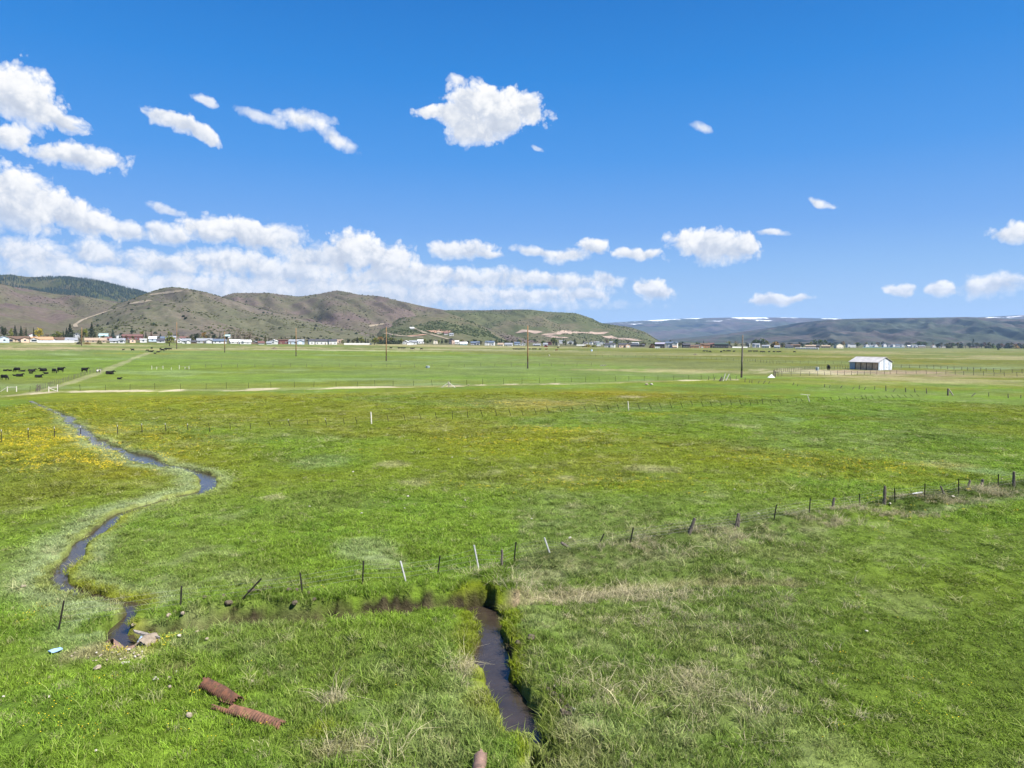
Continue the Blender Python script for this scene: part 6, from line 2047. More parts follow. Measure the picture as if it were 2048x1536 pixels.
TREES = [
    (184.5, 653, 681, 15, 'spruce', 'spruce', 'tall dark spruce right of the dirt track foot'), (141, 655, 681, 19, 'spruce', 'spruce', 'broad dark spruce beside the grey gabled house'), (134, 661, 681, 11, 'spruce', 'spruce', 'shorter spruce leaning on the broad one, on its left'), (31, 657, 680, 12, 'spruce', 'spruce', 'dark spruce behind the ridge of the long tan house'), (43, 658, 680, 11, 'spruce', 'dark', 'bushy dark conifer right of that behind the peach garage'), (8, 655, 680, 14, 'leafy', 'dark', 'dark tree behind the pale blue house at the left edge'),
    (53, 660, 680, 6, 'spruce', 'dark', 'narrow dark conifer left of the yellow tree'), (68, 660, 679, 6, 'spruce', 'spruce', 'narrow spruce touching the yellow tree'), (79, 659, 680, 18, 'leafy', 'yellow', 'bright yellow round tree behind the orange-roofed house'), (108, 668, 680, 11, 'bush', 'green', 'green bush behind the brown-grey house'), (118, 664, 680, 15, 'leafy', 'ygreen', 'yellow-green tree above the brown-grey house'), (127, 665, 680, 7, 'spruce', 'dark', 'small dark conifer left of the broad spruces'), (49, 653, 678, 17, 'bare', 'tan', 'pale bare tree above the peach garage'), (22, 659, 679, 10, 'leafy', 'ygreen', 'pale green tree between the left-edge tree and the spruce'), (95, 666, 679, 10, 'bare', 'reddish', 'reddish bare tree right of the yellow tree'),
    (162, 667, 689, 16, 'bare', 'olive', 'pale bare tree at the end of the white fence'), (171, 660, 679, 13, 'leafy', 'ygreen', 'light green tree left of the tall spruce'), (191.5, 664, 679, 7, 'leafy', 'olive', 'olive tree hugging the tall spruce'), (199, 680, 688, 8, 'bush', 'olive', 'round olive bush in front of the low tan house'), (158, 684, 688.6, 9, 'bush', 'dark', 'dark low bush at the fence end'), (174, 684.5, 688.6, 12, 'bush', 'orange', 'orange-brown weeds right of the fence end'), (226, 663, 679, 12, 'spruce', 'teal', 'blue-green conifer above the white ranch house'), (217, 666, 679, 9, 'bare', 'tan', 'bare pinkish tree right of the teal house'), (251, 672, 682, 9, 'leafy', 'reddish', 'dark red-leaved tree at the left end of the dark red roof'),
    (264, 660, 677, 9, 'spruce', 'spruce', 'dark spruce rising over the dark red roof'), (284, 663, 677, 10, 'leafy', 'ygreen', 'yellow-green tree right of the dark red roof'), (292, 665, 678, 5, 'spruce', 'dark', 'thin dark conifer right of the dark red roof'), (303, 666, 678, 7, 'spruce', 'reddish', 'purplish conifer above the pale blue house'), (321, 669, 678, 8, 'spruce', 'dark', 'dark conifer left above the yellow willow'), (339, 673.5, 692.4, 22, 'leafy', 'ygreen', 'big yellow-green willow standing out in the pasture', None), (350, 670, 680, 9, 'leafy', 'dark', 'dark tree behind the willow'), (340, 664, 677, 12, 'leafy', 'ygreen', 'light green tree on the rise above the willow'),
    (392, 668, 682, 18, 'leafy', 'dark', 'large round dark tree above the dark garage'), (382, 670, 682, 10, 'leafy', 'dark', 'smaller round dark tree left of the large one'), (408, 666, 680, 11, 'leafy', 'orange', 'orange-tinged tree below the cream slope house'), (414, 671, 680, 13, 'leafy', 'olive', 'olive tree right of the orange-tinged one'), (428, 669, 680, 10, 'leafy', 'dark', 'dark tree right of the cream slope house'), (440, 668, 680, 5, 'spruce', 'spruce', 'thin spruce left of the teal-roofed white house'), (477, 662, 685, 17, 'bare', 'bare', 'left bare brown tree above the white cottage'), (500, 660, 686, 20, 'bare', 'tan', 'tallest bare tan tree above the white cottage'), (489, 665, 685, 13, 'bare', 'bare', 'bare brown tree between two larger ones'), (467, 667, 684, 10, 'bare', 'olive', 'bare olive tree right of the teal-roofed house'), (480, 677, 684, 5, 'spruce', 'dark', 'small dark conifer under the bare trees'),
    (519, 678, 687, 7, 'spruce', 'teal', 'small blue-green conifer above the low white red-trimmed building'), (531, 674, 688.5, 10, 'spruce', 'olive', 'brownish spruce left of the white hall'), (538, 675, 687, 4.5, 'spruce', 'spruce', 'thin spruce beside the brownish one'), (562.5, 676, 686, 4.5, 'spruce', 'spruce', 'thin spruce behind the maroon building, left'), (571.5, 676, 686, 4, 'spruce', 'spruce', 'thin spruce behind the maroon building, right'), (584, 676, 686, 5, 'spruce', 'spruce', 'small spruce left of the pole by the blue building'), (590, 673, 684, 7, 'leafy', 'green', 'green tree behind the pole at the blue building'), (608.5, 675, 686, 5, 'spruce', 'spruce', 'small spruce between the blue building and the terrace'),
    (686, 681, 689, 8, 'leafy', 'green', 'green tree at the end of the white terrace'), (696, 679, 689, 6, 'spruce', 'spruce', 'first dark conifer behind the white fence'), (715, 677, 689.3, 7, 'spruce', 'spruce', 'tallest conifer at the white fence'), (723.5, 682, 689.3, 5, 'spruce', 'spruce', 'short conifer right of the tallest one'), (731, 678, 689.3, 5, 'spruce', 'spruce', 'slim conifer left of the last pair at the fence'), (736, 681, 689.3, 6, 'spruce', 'spruce', 'short stout conifer next to the green willow'), (721, 674.5, 686, 12, 'leafy', 'ygreen', 'pale green tree behind the conifers'), (706, 680, 688, 9, 'leafy', 'olive', 'olive tree between conifers at the white fence'), (749, 676.5, 689.6, 17, 'leafy', 'ygreen', 'round yellow-green willow left of the second pole'), (761, 674, 687, 16, 'leafy', 'orange', 'orange tree behind the round willow'), (803, 678.5, 687, 5, 'spruce', 'dark', 'small conifer at the right end of the dark hedge'), (784, 676, 684, 26, 'leafy', 'ygreen', 'pale green clump behind the dark hedge'),
    (884, 679, 687.5, 6, 'spruce', 'dark', 'dark conifer left of the tall dark building'), (892, 680.5, 688.5, 7, 'leafy', 'dark', 'dark tree touching the tall dark building'), (856, 682, 688, 9, 'leafy', 'green', 'green tree right of the shiny white roof'), (925, 680, 688, 6, 'leafy', 'reddish', 'reddish tree behind the pale blue low building'), (936, 682, 689, 7, 'leafy', 'dark', 'dark tree right of the pale blue low building'), (962, 684, 690.5, 6, 'leafy', 'olive', 'olive tree left of the white two-storey house'), (1000, 682, 691, 10, 'leafy', 'dark', 'dark tree above the low beige house'), (1012, 681, 691, 10, 'leafy', 'olive', 'olive tree between beige and white houses'), (1003, 678.5, 689, 5, 'spruce', 'spruce', 'conifer topping the trees left of the tallest pole'), (1022, 683, 691, 7, 'leafy', 'dark', 'dark tree just left of the tallest pole'), (1036, 681, 689, 7, 'leafy', 'teal', 'blue-green tree behind the blue-grey house'),
    (1078, 673.5, 684, 11, 'spruce', 'dark', 'large dark conifer on the rise right of the tallest pole'), (1070, 678, 686, 8, 'leafy', 'green', 'green tree below the large conifer on the rise'), (1107, 676.5, 690, 16, 'leafy', 'green', 'large round green tree in the middle cluster'), (1113, 684, 691, 6, 'spruce', 'dark', 'dark conifer under the large round green tree'), (1127, 678.5, 688, 4.5, 'spruce', 'spruce', 'small spruce right of the round green tree'), (1131, 682, 691, 4.5, 'spruce', 'dark', 'second spruce right of the round green tree'), (1149.5, 679.8, 691.2, 8, 'spruce', 'spruce', 'darkest spruce at the left end of the white fence'), (1141, 684, 691, 8, 'leafy', 'dark', 'dark tree left of the darkest spruce'), (1167, 681, 689, 5, 'leafy', 'dark', 'dark tree above the white fence'), (1214, 680, 689, 5, 'leafy', 'reddish', 'maroon tree behind the big dark-roofed pair'), (1232, 678.5, 688, 10, 'leafy', 'green', 'green tree between the dark-roofed pair'), (1175, 689.3, 694.5, 14, 'bush', 'yellow', 'left yellow bush in the field edge'), (1188, 690, 694.5, 10, 'bush', 'ygreen', 'right greener bush in the field edge'),
    (1304, 688, 696, 10, 'bush', 'reddish', 'reddish bush left of the lavender-roofed barn'), (1340, 681, 691, 8, 'leafy', 'dark', 'dark tree behind the big white house'), (1407, 683.5, 692, 5, 'spruce', 'spruce', 'thin conifer above the orange-tan house'), (1364, 684, 692, 9, 'leafy', 'dark', 'dark tree right of the big white house'), (1474, 682, 693, 15, 'bare', 'orange', 'peach-coloured bare tree left of the grey-brown pole'), (1492, 684, 694, 11, 'bare', 'olive', 'olive bare tree right of the grey-brown pole'), (1508, 680.5, 693, 18, 'leafy', 'green', 'left crown of the big green trees'), (1522, 679, 693, 20, 'leafy', 'green', 'tallest of the big green trees right of the pole'), (1533, 682, 693.5, 12, 'leafy', 'ygreen', 'yellow-green tree at the right of the big green ones'), (1543.5, 688.5, 697, 9, 'leafy', 'dark', 'dark round tree below the orange bushes'), (1551, 684, 695, 18, 'bush', 'orange', 'wide orange bush behind the white houses'), (1565, 686, 695, 12, 'bush', 'olive', 'olive bush right of the orange one'), (1606, 688, 696, 8, 'leafy', 'teal', 'dark blue-green bush between brown and tan houses'),
    (1630, 681, 694, 11, 'leafy', 'green', 'left tree of the green row behind the tan houses'), (1640, 680, 694, 13, 'leafy', 'green', 'middle tree of the green row behind the tan houses'), (1650.5, 681, 694, 11, 'leafy', 'green', 'right tree of the green row behind the tan houses'), (1621, 684, 694, 9, 'leafy', 'ygreen', 'low pale tree left of the green row'), (1659, 686, 696, 9, 'leafy', 'dark', 'dark tree at the tall barn'), (1686, 684, 694, 10, 'leafy', 'orange', 'orange tree right behind the tall barn'), (1715.5, 685.5, 695, 12, 'leafy', 'green', 'green tree right of the black-roofed house'), (1765, 684, 692, 6, 'leafy', 'dark', 'dark tree behind the third white gable'), (1744, 686, 693, 5, 'leafy', 'dark', 'dark tree behind the second white gable'), (1818, 684, 693, 13, 'bare', 'tan', 'pinkish bare tree left of the green clump'), (1838, 683.5, 693.5, 17, 'leafy', 'green', 'left of two green trees behind the double gable'), (1850, 684.5, 693.5, 12, 'leafy', 'green', 'right of two green trees behind the double gable'), (1866, 682.5, 694, 9, 'bare', 'tan', 'pinkish bare tree above the last white gable'), (1946, 679.8, 696, 3.4, 'poplar', 'dark', 'lone slim poplar sticking out of the tree line'), (1996.5, 696, 699.6, 4, 'bush', 'dark', 'single dark bush out in the field near the right edge'),
]
for t_ in TREES:
    tree(*t_[:7])
for i, x in enumerate(np.arange(758, 801, 4.4)):
    tree(float(x), 680.5 + (i * 7 % 3) * 0.5, 688.3, 6.2, 'bush', 'dark', 'dark shrub, %s in the row behind the second pole' % nth(i), 'row of dark shrubs behind the second pole', nm='hedge_shrub')
r_ = random.Random(5)
LINE = [(1874, 'dark'), (1882, 'tan'), (1891, 'olive'), (1900, 'olive'), (1906, 'green'), (1914, 'olive'), (1921, 'dark'), (1930, 'tan'), (1938, 'dark'), (1953, 'olive'), (1962, 'dark'), (1970, 'reddish'), (1977, 'olive'), (1986, 'green'), (1996, 'dark'), (2004, 'reddish'), (2013, 'dark'), (2022, 'olive'), (2030, 'orange'), (2038, 'dark'), (2047, 'olive'), (2058, 'dark'), (2070, 'olive'), (2085, 'dark')]
for i, (x, c_) in enumerate(LINE):
    kd = 'bare' if c_ == 'tan' else ('bush' if r_.random() < 0.35 else 'leafy')
    tree(x + r_.uniform(-1, 1), 687.2 + r_.uniform(-1.6, 1.4), 696.4 + (x - 1870) * 0.004, r_.uniform(8, 13), kd, c_, '%s tree, %s in the long tree line at the right edge' % ({'dark': 'dark', 'tan': 'pale bare', 'olive': 'olive', 'green': 'fresh green', 'reddish': 'red-brown', 'orange': 'orange'}[c_], nth(i)), 'mixed tree line below the blue range')
HX = [((h[0] + h[1]) / 2, h[7]) for h in HOUSES]
for i in range(78):                                      # small garden trees between the houses
    x = 8 + i * 24 + r_.uniform(-9, 9)
    yb_ = float(np.interp(x, [0, 250, 700, 1100, 1300, 1860], [680, 681, 686.5, 690, 694.5, 694.5]))
    c_ = r_.choice(['olive', 'green', 'dark', 'bare', 'tan', 'ygreen', 'dark', 'olive'])
    hx_ = min(HX, key=lambda h: abs(h[0] - x))
    near = ('just left of the ' if x < hx_[0] else 'just right of the ') + ' '.join(hx_[1].split()[:7])
    tree(x, yb_ - r_.uniform(5, 9.5), yb_, r_.uniform(6, 11), 'bare' if c_ in ('bare', 'tan') else 'leafy', c_, 'small %s tree %s' % ({'olive': 'olive', 'green': 'green', 'dark': 'dark', 'bare': 'leafless brown', 'tan': 'leafless tan', 'ygreen': 'pale green'}[c_], near), 'small garden trees among the houses')
for i in range(64):                                      # a second, farther row behind the roofs
    x = 14 + i * 29.5 + r_.uniform(-10, 10)
    yb_ = float(np.interp(x, [0, 250, 700, 1100, 1300, 1860], [678, 679, 684.5, 688, 692.5, 693]))
    c_ = r_.choice(['olive', 'green', 'dark', 'tan', 'ygreen', 'dark', 'olive', 'reddish'])
    hx_ = min(HX, key=lambda h: abs(h[0] - x))
    near = ('just left of the ' if x < hx_[0] else 'just right of the ') + ' '.join(hx_[1].split()[:7])
    tree(x, yb_ - r_.uniform(5, 9), yb_, r_.uniform(8, 15), 'bare' if c_ == 'tan' else 'leafy', c_, '%s back-row tree %s' % ({'olive': 'olive', 'green': 'green', 'dark': 'dark', 'tan': 'leafless tan', 'ygreen': 'pale green', 'reddish': 'red-brown'}[c_], near), 'trees in the back rows of the town')
JUN = [(195.5, 653, 5, 'left of the three dark junipers on the lower slope'), (216, 649.5, 5.5, 'middle of the three dark junipers on the lower slope'), (237, 642, 4.5, 'upper of the three dark junipers on the lower slope'), (204, 659, 4, 'lowest juniper above the teal house'), (632, 653.5, 5, 'dark juniper on the ridge face above the terrace'), (629.5, 658.5, 4, 'juniper just below the one above the terrace'), (605, 652, 4, 'juniper left of the pair above the terrace'), (683, 661, 3.5, 'lone juniper low on the brown ridge'), (493, 604, 3.5, 'juniper near the skyline of the brown ridge'), (1140, 627.5, 2, 'tiny tree on the skyline of the green hill')]
for (x, y, w, lab) in JUN:
    q = hill_at(x, y)
    if q is not None:
        tree(x, y - w * 1.0, y, w, 'bush', 'spruce', lab, 'junipers on the hillsides', base=(q.x, q.y, q.z - 0.3), nm='juniper')
# ------------------------------------------------------------------ things lying near the ditch
M_RUST = mat('rusted_steel', (0.105, 0.046, 0.027), 0.9, 0.35, 7.0, col2=(0.045, 0.027, 0.020), bump=0.004)
M_RUSTPALE = mat('pale_rust', (0.165, 0.080, 0.048), 0.9, 0.3, 6.0, col2=(0.080, 0.042, 0.030), bump=0.004)
M_RUSTBROWN = mat('brown_scale', (0.20, 0.125, 0.095), 0.85, 0.3, 4.0, col2=(0.11, 0.075, 0.06), bump=0.003)
M_CONC = mat('weathered_concrete', (0.24, 0.195, 0.145), 0.95, 0.2, 6.0, bump=0.004)
M_BLUE = mat('blue_plastic', (0.30, 0.42, 0.62), 0.5, 0.2, 6.0, col2=(0.55, 0.62, 0.70))
M_SKYB = mat('pale_blue_board', (0.22, 0.36, 0.58), 0.6, 0.12, 7.0, col2=(0.34, 0.48, 0.66))
M_DENIM = mat('dark_blue_plastic', (0.055, 0.10, 0.20), 0.6, 0.3, 8.0)


def corrugated(name, label, path, R, m, pitch=0.085, amp=0.020, cut=None, squash=1.0, seed=0, flare=0.0, cat='pipe', torn=0.5):
    """corrugated culvert pipe: ribbed shell with thickness along a path, optional length cut open along its top, ragged ends"""
    r = random.Random(seed)
    P = [Vector(p) for p in path]
    seg = [(P[i + 1] - P[i]).length for i in range(len(P) - 1)]
    L = sum(seg)
    n = int(L / pitch * 5)
    NS = 26
    V, Fc = [], []
    ring = []
    for i in range(n + 1):
        s = L * i / n
        k, q = 0, s
        while k < len(seg) - 1 and q > seg[k]:
            q -= seg[k]
            k += 1
        c = P[k] + (P[k + 1] - P[k]) * (q / seg[k])
        d = (P[k + 1] - P[k]).normalized()
        if k + 1 < len(seg) and q > seg[k] - 0.3:
            d = d.lerp((P[k + 2] - P[k + 1]).normalized(), (q - seg[k] + 0.3) / 0.6).normalized()
        a = d.cross(Vector((0, 0, 1))).normalized()
        b = a.cross(d).normalized()
        rr = R + amp * math.sin(2 * math.pi * s / pitch)
        if flare:
            rr += flare * max(0, 1 - s / 0.12) + flare * max(0, 1 - (L - s) / 0.12)
        ring.append((c, a, b, rr, s))
    for layer in (0, 1):
        for (c, a, b, rr, s) in ring:
            for k in range(NS):
                t = 2 * math.pi * k / NS
                q = rr - layer * 0.012
                dent = 0.05 * R * math.sin(3.1 * t + 2.2 * s + seed) * math.sin(1.7 * s + seed)
                V.append(c + a * ((q + dent) * math.cos(t)) + b * ((q + dent) * math.sin(t) * squash))
    N = (n + 1) * NS
    keep = []
    rag = [r.uniform(0, torn) for _ in range(NS)]
    for i in range(n):
        s = L * i / n
        row = []
        for k in range(NS):
            t = (k + 0.5) / NS
            ok = True
            if cut and cut[0] <= s <= cut[1] and cut[2] < t < cut[3]:
                ok = False
            if s < rag[k] * 0.22 or L - s < rag[(k * 5) % NS] * 0.16:
                ok = False
            row.append(ok)
        keep.append(row)
    for i in range(n):
        for k in range(NS):
            if not keep[i][k]:
                continue
            k2 = (k + 1) % NS
            q = (i * NS + k, i * NS + k2, (i + 1) * NS + k2, (i + 1) * NS + k)
            Fc.append(q)
            Fc.append(tuple(N + j for j in reversed(q)))
            for (di, dk, e) in ((-1, 0, (0, 1)), (1, 0, (2, 3)), (0, -1, (3, 0)), (0, 1, (1, 2))):
                ii, kk_ = i + di, (k + dk) % NS
                if ii < 0 or ii >= n or not keep[ii][kk_]:
                    Fc.append((q[e[1]], q[e[0]], N + q[e[0]], N + q[e[1]]))
    used = sorted({j for f in Fc for j in f})
    mp = {j: i for i, j in enumerate(used)}
    o = mesh_obj(name, [V[j] for j in used], [tuple(mp[j] for j in f) for f in Fc], m, smooth=False)
    tag(o, label, cat)
    return o


def lift(px, py, h):
    p = gp(px, py)
    p[2] += h
    return p


corrugated('culvert_pipe', 'upper rusty corrugated culvert pipe lying whole in the grass', [lift(409, 1373, 0.13), lift(446, 1394, 0.13), lift(477, 1411, 0.12)], 0.165, M_RUST, seed=3, flare=0.02)
corrugated('culvert_pipe', 'lower paler rusty pipe, split open at its left end', [lift(430, 1412, 0.07), lift(470, 1422, 0.10), lift(512, 1437, 0.09), lift(566, 1449, 0.04)], 0.155, M_RUSTPALE, seed=8, cut=(0, 0.55, 0.10, 0.33), squash=0.72, torn=0.6)
corrugated('culvert_pipe', 'end of a rusty pipe poking in from the bottom of the view', [lift(962, 1527, 0.16), lift(957, 1560, 0.16), lift(950, 1640, 0.16)], 0.155, M_RUSTBROWN, seed=5, amp=0.006)
# the outlet of the creek under the crossing
corrugated('outlet_pipe', 'dull brown outlet pipe half buried at the mouth of the creek', [lift(213, 1294, 0.02), lift(243, 1285, 0.06), lift(272, 1277, 0.02)], 0.26, M_RUSTBROWN, seed=11, amp=0.004, torn=0.3)
corrugated('outlet_pipe', 'torn blue plastic pipe beside the brown outlet pipe', [lift(254, 1297, 0.05), lift(272, 1289, 0.12), lift(291, 1279, 0.12)], 0.17, M_BLUE, seed=13, amp=0.010, pitch=0.05, cut=(0, 0.3, 0.0, 0.35), torn=1.0)
corrugated('outlet_pipe', 'pale concrete half pipe at the right of the outlet', [lift(279, 1295, -0.02), lift(292, 1288, 0.03), lift(310, 1280, -0.02)], 0.24, M_CONC, seed=17, amp=0.0, cut=(0, 9, 0.28, 0.47), torn=0.2)


def slab_obj(name, label, cat, corners, thick, m, bend=0.0):
    a = np.array(corners)
    n = 6
    V, Fc = [], []
    for lay in (0, 1):
        for i in range(n):
            t = i / (n - 1)
            for j in range(4):
                s = j / 3
                p = (a[0] * (1 - t) + a[1] * t) * (1 - s) + (a[3] * (1 - t) + a[2] * t) * s
                z = bend * math.sin(math.pi * t) + 0.012 * math.sin(5 * t + 3 * s) - lay * thick
                V.append((p[0], p[1], p[2] + z))
    m4 = n * 4
    for i in range(n - 1):
        for j in range(3):
            q = (i * 4 + j, i * 4 + j + 1, (i + 1) * 4 + j + 1, (i + 1) * 4 + j)
            Fc.append(q)
            Fc.append(tuple(m4 + k for k in reversed(q)))
    rim = [(0, j) for j in range(4)] + [(i, 3) for i in range(1, n)] + [(n - 1, j) for j in (2, 1, 0)] + [(i, 0) for i in range(n - 2, 0, -1)]
    ids = [i * 4 + j for i, j in rim]
    for k in range(len(ids)):
        p, q = ids[k], ids[(k + 1) % len(ids)]
        Fc.append((q, p, p + m4, q + m4))
    o = mesh_obj(name, V, Fc, m)
    tag(o, label, cat)
    return o


slab_obj('blue_board', 'pale blue rectangular board lying flat in the grass', 'board', [lift(96, 1311, 0.12), lift(121, 1303, 0.12), lift(126, 1306, 0.12), lift(103, 1314, 0.12)], 0.03, M_SKYB)
slab_obj('plank', 'grey weathered plank jutting from the sod beside the creek mouth', 'plank', [at(266, 1259, 0.24), at(318, 1271, 0.22), at(321, 1275, 0.20), at(269, 1263, 0.22)], 0.06, M_GREYWOOD)
slab_obj('stick', 'pale flat stick lying among the gravel', 'stick', [lift(241, 1328, 0.07), lift(259, 1325, 0.08), lift(259, 1328, 0.07), lift(242, 1330, 0.07)], 0.03, M_WHITEWOOD)
slab_obj('white_board', 'white strip of board lying on the berm near the right fence', 'board', [lift(1824, 1013, 0.14), lift(1844, 1011.5, 0.14), lift(1844, 1013, 0.13), lift(1824, 1014.5, 0.13)], 0.03, M_GALV)


# ------------------------------------------------------------------ stones and clods
def rock_mesh(name, seed, flat=0.65):
    bm = bmesh.new()
    bmesh.ops.create_icosphere(bm, subdivisions=3, radius=0.5)
    r = random.Random(seed)
    ax = [Vector((r.gauss(0, 1), r.gauss(0, 1), r.gauss(0, 1))).normalized() for _ in range(9)]
    off = [r.uniform(0.30, 0.45) for _ in ax]
    for v in bm.verts:
        for a, d in zip(ax, off):
            k = v.co.dot(a) - d
            if k > 0:
                v.co -= a * k * 0.85
        v.co *= 1 + 0.06 * math.sin(9 * v.co.x + seed) * math.sin(8 * v.co.y + 2 * seed) + 0.03 * math.sin(23 * v.co.z + seed)
        v.co.z *= flat
    me = bpy.data.meshes.new(name)
    bm.to_mesh(me)
    bm.free()
    return me


M_STONE = mat('field_stone', (0.33, 0.27, 0.20), 0.9, 0.22, 5.0, bump=0.01)
M_WSTONE = mat('pale_stone', (0.46, 0.42, 0.35), 0.9, 0.12, 5.0, bump=0.01)
M_CLOD = mat('earth_clod', (0.13, 0.105, 0.072), 1.0, 0.35, 9.0, bump=0.03)
ROCKS = {}
for nm_, m_ in (('stone', M_STONE), ('pale', M_WSTONE), ('clod', M_CLOD)):
    ROCKS[nm_] = []
    for k in range(4):
        me_ = rock_mesh(nm_, 20 + k + len(nm_), 0.62 if nm_ != 'clod' else 0.75)
        me_.materials.append(m_)
        ROCKS[nm_].append(me_)


def rock(px, py, wpx, kind, label, group=None, cat=None, dz=0.0):
    b = gp_top(px, py) if py > 960 and wpx < 30 else gp(px, py)
    s = wpx * math.hypot(b[0], b[1]) / F * (0.85 if kind != 'clod' else 1.0)
    o = bpy.data.objects.new({'stone': 'stone', 'pale': 'white_stone', 'clod': 'earth_clod'}[kind], ROCKS[kind][int(px * 3) % 4])
    o.location = (b[0], b[1], b[2] + s * 0.22 + dz + (0.05 if math.hypot(b[0], b[1]) < 60 else 0.0))
    o.scale = (s * rnd.uniform(0.9, 1.15), s * rnd.uniform(0.75, 1.0), s * rnd.uniform(0.8, 1.1))
    o.rotation_euler = (rnd.uniform(-.2, .2), rnd.uniform(-.2, .2), rnd.uniform(0, 6.28))
    COL.objects.link(o)
    tag(o, label, cat or {'stone': 'stone', 'pale': 'stone', 'clod': 'clod'}[kind], group)


for (x, y, w, k, lab) in [
    (47, 1177, 11, 'stone', 'tan stone alone in the silvery grass left of the creek'), (312, 1363, 14, 'pale', 'round pale stone left of the upper culvert pipe'), (338, 1363, 14, 'stone', 'flat tan stone right of the round pale one'), (340, 1379, 12, 'stone', 'tan stone below the flat one near the pipe'), (353, 1348, 9, 'pale', 'small pointed pale stone above the flat tan one'), (195, 1341, 16, 'stone', 'broad tan stone below the gravel patch'), (338, 1267, 12, 'stone', 'stone right of the concrete half pipe'), (359, 1276, 10, 'pale', 'white upright stone in the grass right of the outlet'), (394.5, 1267, 8, 'stone', 'small stone on the slope right of the white upright one'), (414, 1282, 9, 'stone', 'stone farthest right on the slope below the slot'), (245.6, 1258, 9, 'stone', 'square stone standing in the creek mouth'), (267, 1265, 11, 'stone', 'stone at the water edge under the plank'), (366, 1229, 13, 'stone', 'left of two stones at the foot of the second fence post'), (381, 1228, 12, 'pale', 'right paler of two stones at the second fence post'), (378, 1437, 18, 'stone', 'flat tan stone left of the split pipe'), (505, 1367, 12, 'stone', 'tan stone right of the upper pipe'), (1110, 1378, 11, 'stone', 'brown stone on the right lip of the dark ditch'), (98, 1398, 7, 'pale', 'small white stone in the foreground grass at left'), (192, 1506, 7, 'pale', 'small white stone near the bottom edge'), (7, 1398, 7, 'pale', 'small white stone at the left edge'), (1148, 1425, 13, 'pale', 'pale stone among the dug earth right of the ditch'),
    (706, 946, 5, 'pale', 'white stone in the meadow under the thick white post'), (723.5, 1029, 6, 'pale', 'white stone above the silvery patch'), (809, 1019, 5, 'pale', 'small white stone right of the silvery patch'), (816, 995, 7, 'pale', 'white stone in the middle meadow, largest of its cluster'), (619.5, 1015, 5, 'pale', 'white stone left of the silvery patch'), (904, 920, 5, 'pale', 'white stone right of centre in the yellow flowers'), (877, 902, 4, 'pale', 'tiny white stone among yellow flowers'), (930.5, 1003, 5, 'pale', 'white stone in the central meadow above the tall white post'), (1140, 1079, 9, 'pale', 'pale stone just above the fallen fence post'), (1063, 1040, 5, 'pale', 'white stone above the pale tilted post'), (1517, 1031, 9, 'pale', 'bright white stone behind the ditch fence'), (1469, 981, 5, 'pale', 'white stone in the right-hand meadow'), (1906, 996, 8, 'pale', 'pale stone on the berm at the crooked thin stake'), (1666, 916, 5, 'pale', 'white stone in the dry yellow meadow at right'), (1568, 900, 4, 'pale', 'small white stone left of it in the dry meadow'), (1780, 1010, 6, 'pale', 'pale stone at the foot of the thick square post'), (1733, 1266, 7, 'pale', 'small white stone in the lawn-like grass at right'), (1293, 770.5, 10, 'stone', 'tan lump on the edge of the olive meadow'), (1303, 770.3, 9, 'pale', 'white lump beside the tan one at the meadow edge'), (1098, 711.5, 5, 'pale', 'white lump in the far flats right of the tallest pole'), (937, 770.8, 5, 'stone', 'pinkish lump in the straw strip')]:
    rock(x, y, w, k, lab)
for (x, y, w, lab) in [(1062, 1282, 20, 'large brown clod on the right lip of the ditch'), (590, 1212, 15, 'brown clod on the bank above the slot'), (416, 1228, 16, 'clod at the foot of the bank right of the two stones'), (457, 1219, 15, 'pinkish clod on the bank left of the leaning post'), (1036, 1291, 14, 'smaller clod left of the large brown one'), (1046, 1318, 12, 'clod halfway down the right lip of the ditch')]:
    rock(x, y, w, 'clod', lab, 'earth clods along the ditch')
for i in range(22):
    x, y = r_.uniform(1100, 1152), r_.uniform(1380, 1440)
    x = 1102 + (y - 1380) * 0.62 + r_.gauss(0, 9)
    rock(x, y, r_.uniform(7, 15), 'clod', 'brown clod in the dug heap right of the ditch', 'dug earth heap right of the ditch')
for i in range(26):
    x, y = r_.gauss(585, 150), r_.uniform(-4, 5)
    x = min(max(x, 350), 920)
    yy = float(np.interp(x, [268, 330, 390, 495, 642, 772, 929], [1258, 1251, 1245, 1232, 1222, 1207, 1200])) + y * 0.6
    rock(x, yy, r_.uniform(6, 12), 'clod', 'small clod in the raw bank behind the slot', 'raw earth in the bank behind the slot')
for i in range(46):
    x, y = r_.gauss(252, 38), r_.gauss(1312, 9)
    rock(x, y, r_.uniform(2.5, 6.0), 'stone' if r_.random() < 0.75 else 'pale', 'pebble in the gravel patch by the outlet', 'gravel pebbles by the outlet', 'pebble')


rock(300, 1266, 34, 'clod', 'low brown sod mound under the weathered plank at the creek mouth', None, 'mound', -0.16)


# a tank, a trough and a heap of white sheeting in the fields
def lump_sheet(px, py, wpx, hpx, m, label, name, cat, seed):
    b = gp(px, py)
    k = math.hypot(b[0], b[1]) / F
    w, h = wpx * k, hpx * k
    r = random.Random(seed)
    n = 9
    V, Fc = [], []
    for i in range(n):
        for j in range(n):
            u, v = i / (n - 1) * 2 - 1, j / (n - 1) * 2 - 1
            q = max(0, 1 - abs(u)) ** 0.7 * max(0, 1 - abs(v)) ** 0.5
            V.append((b[0] + u * w / 2 + r.uniform(-.05, .05), b[1] + v * w / 3, b[2] - 0.05 + h * q * (0.75 + 0.4 * r.random()) * (1.1 if u > 0 else 0.8)))
    for i in range(n - 1):
        for j in range(n - 1):
            Fc.append((i * n + j, (i + 1) * n + j, (i + 1) * n + j + 1, i * n + j + 1))
    o = mesh_obj(name, V, Fc, m)
    tag(o, label, cat)


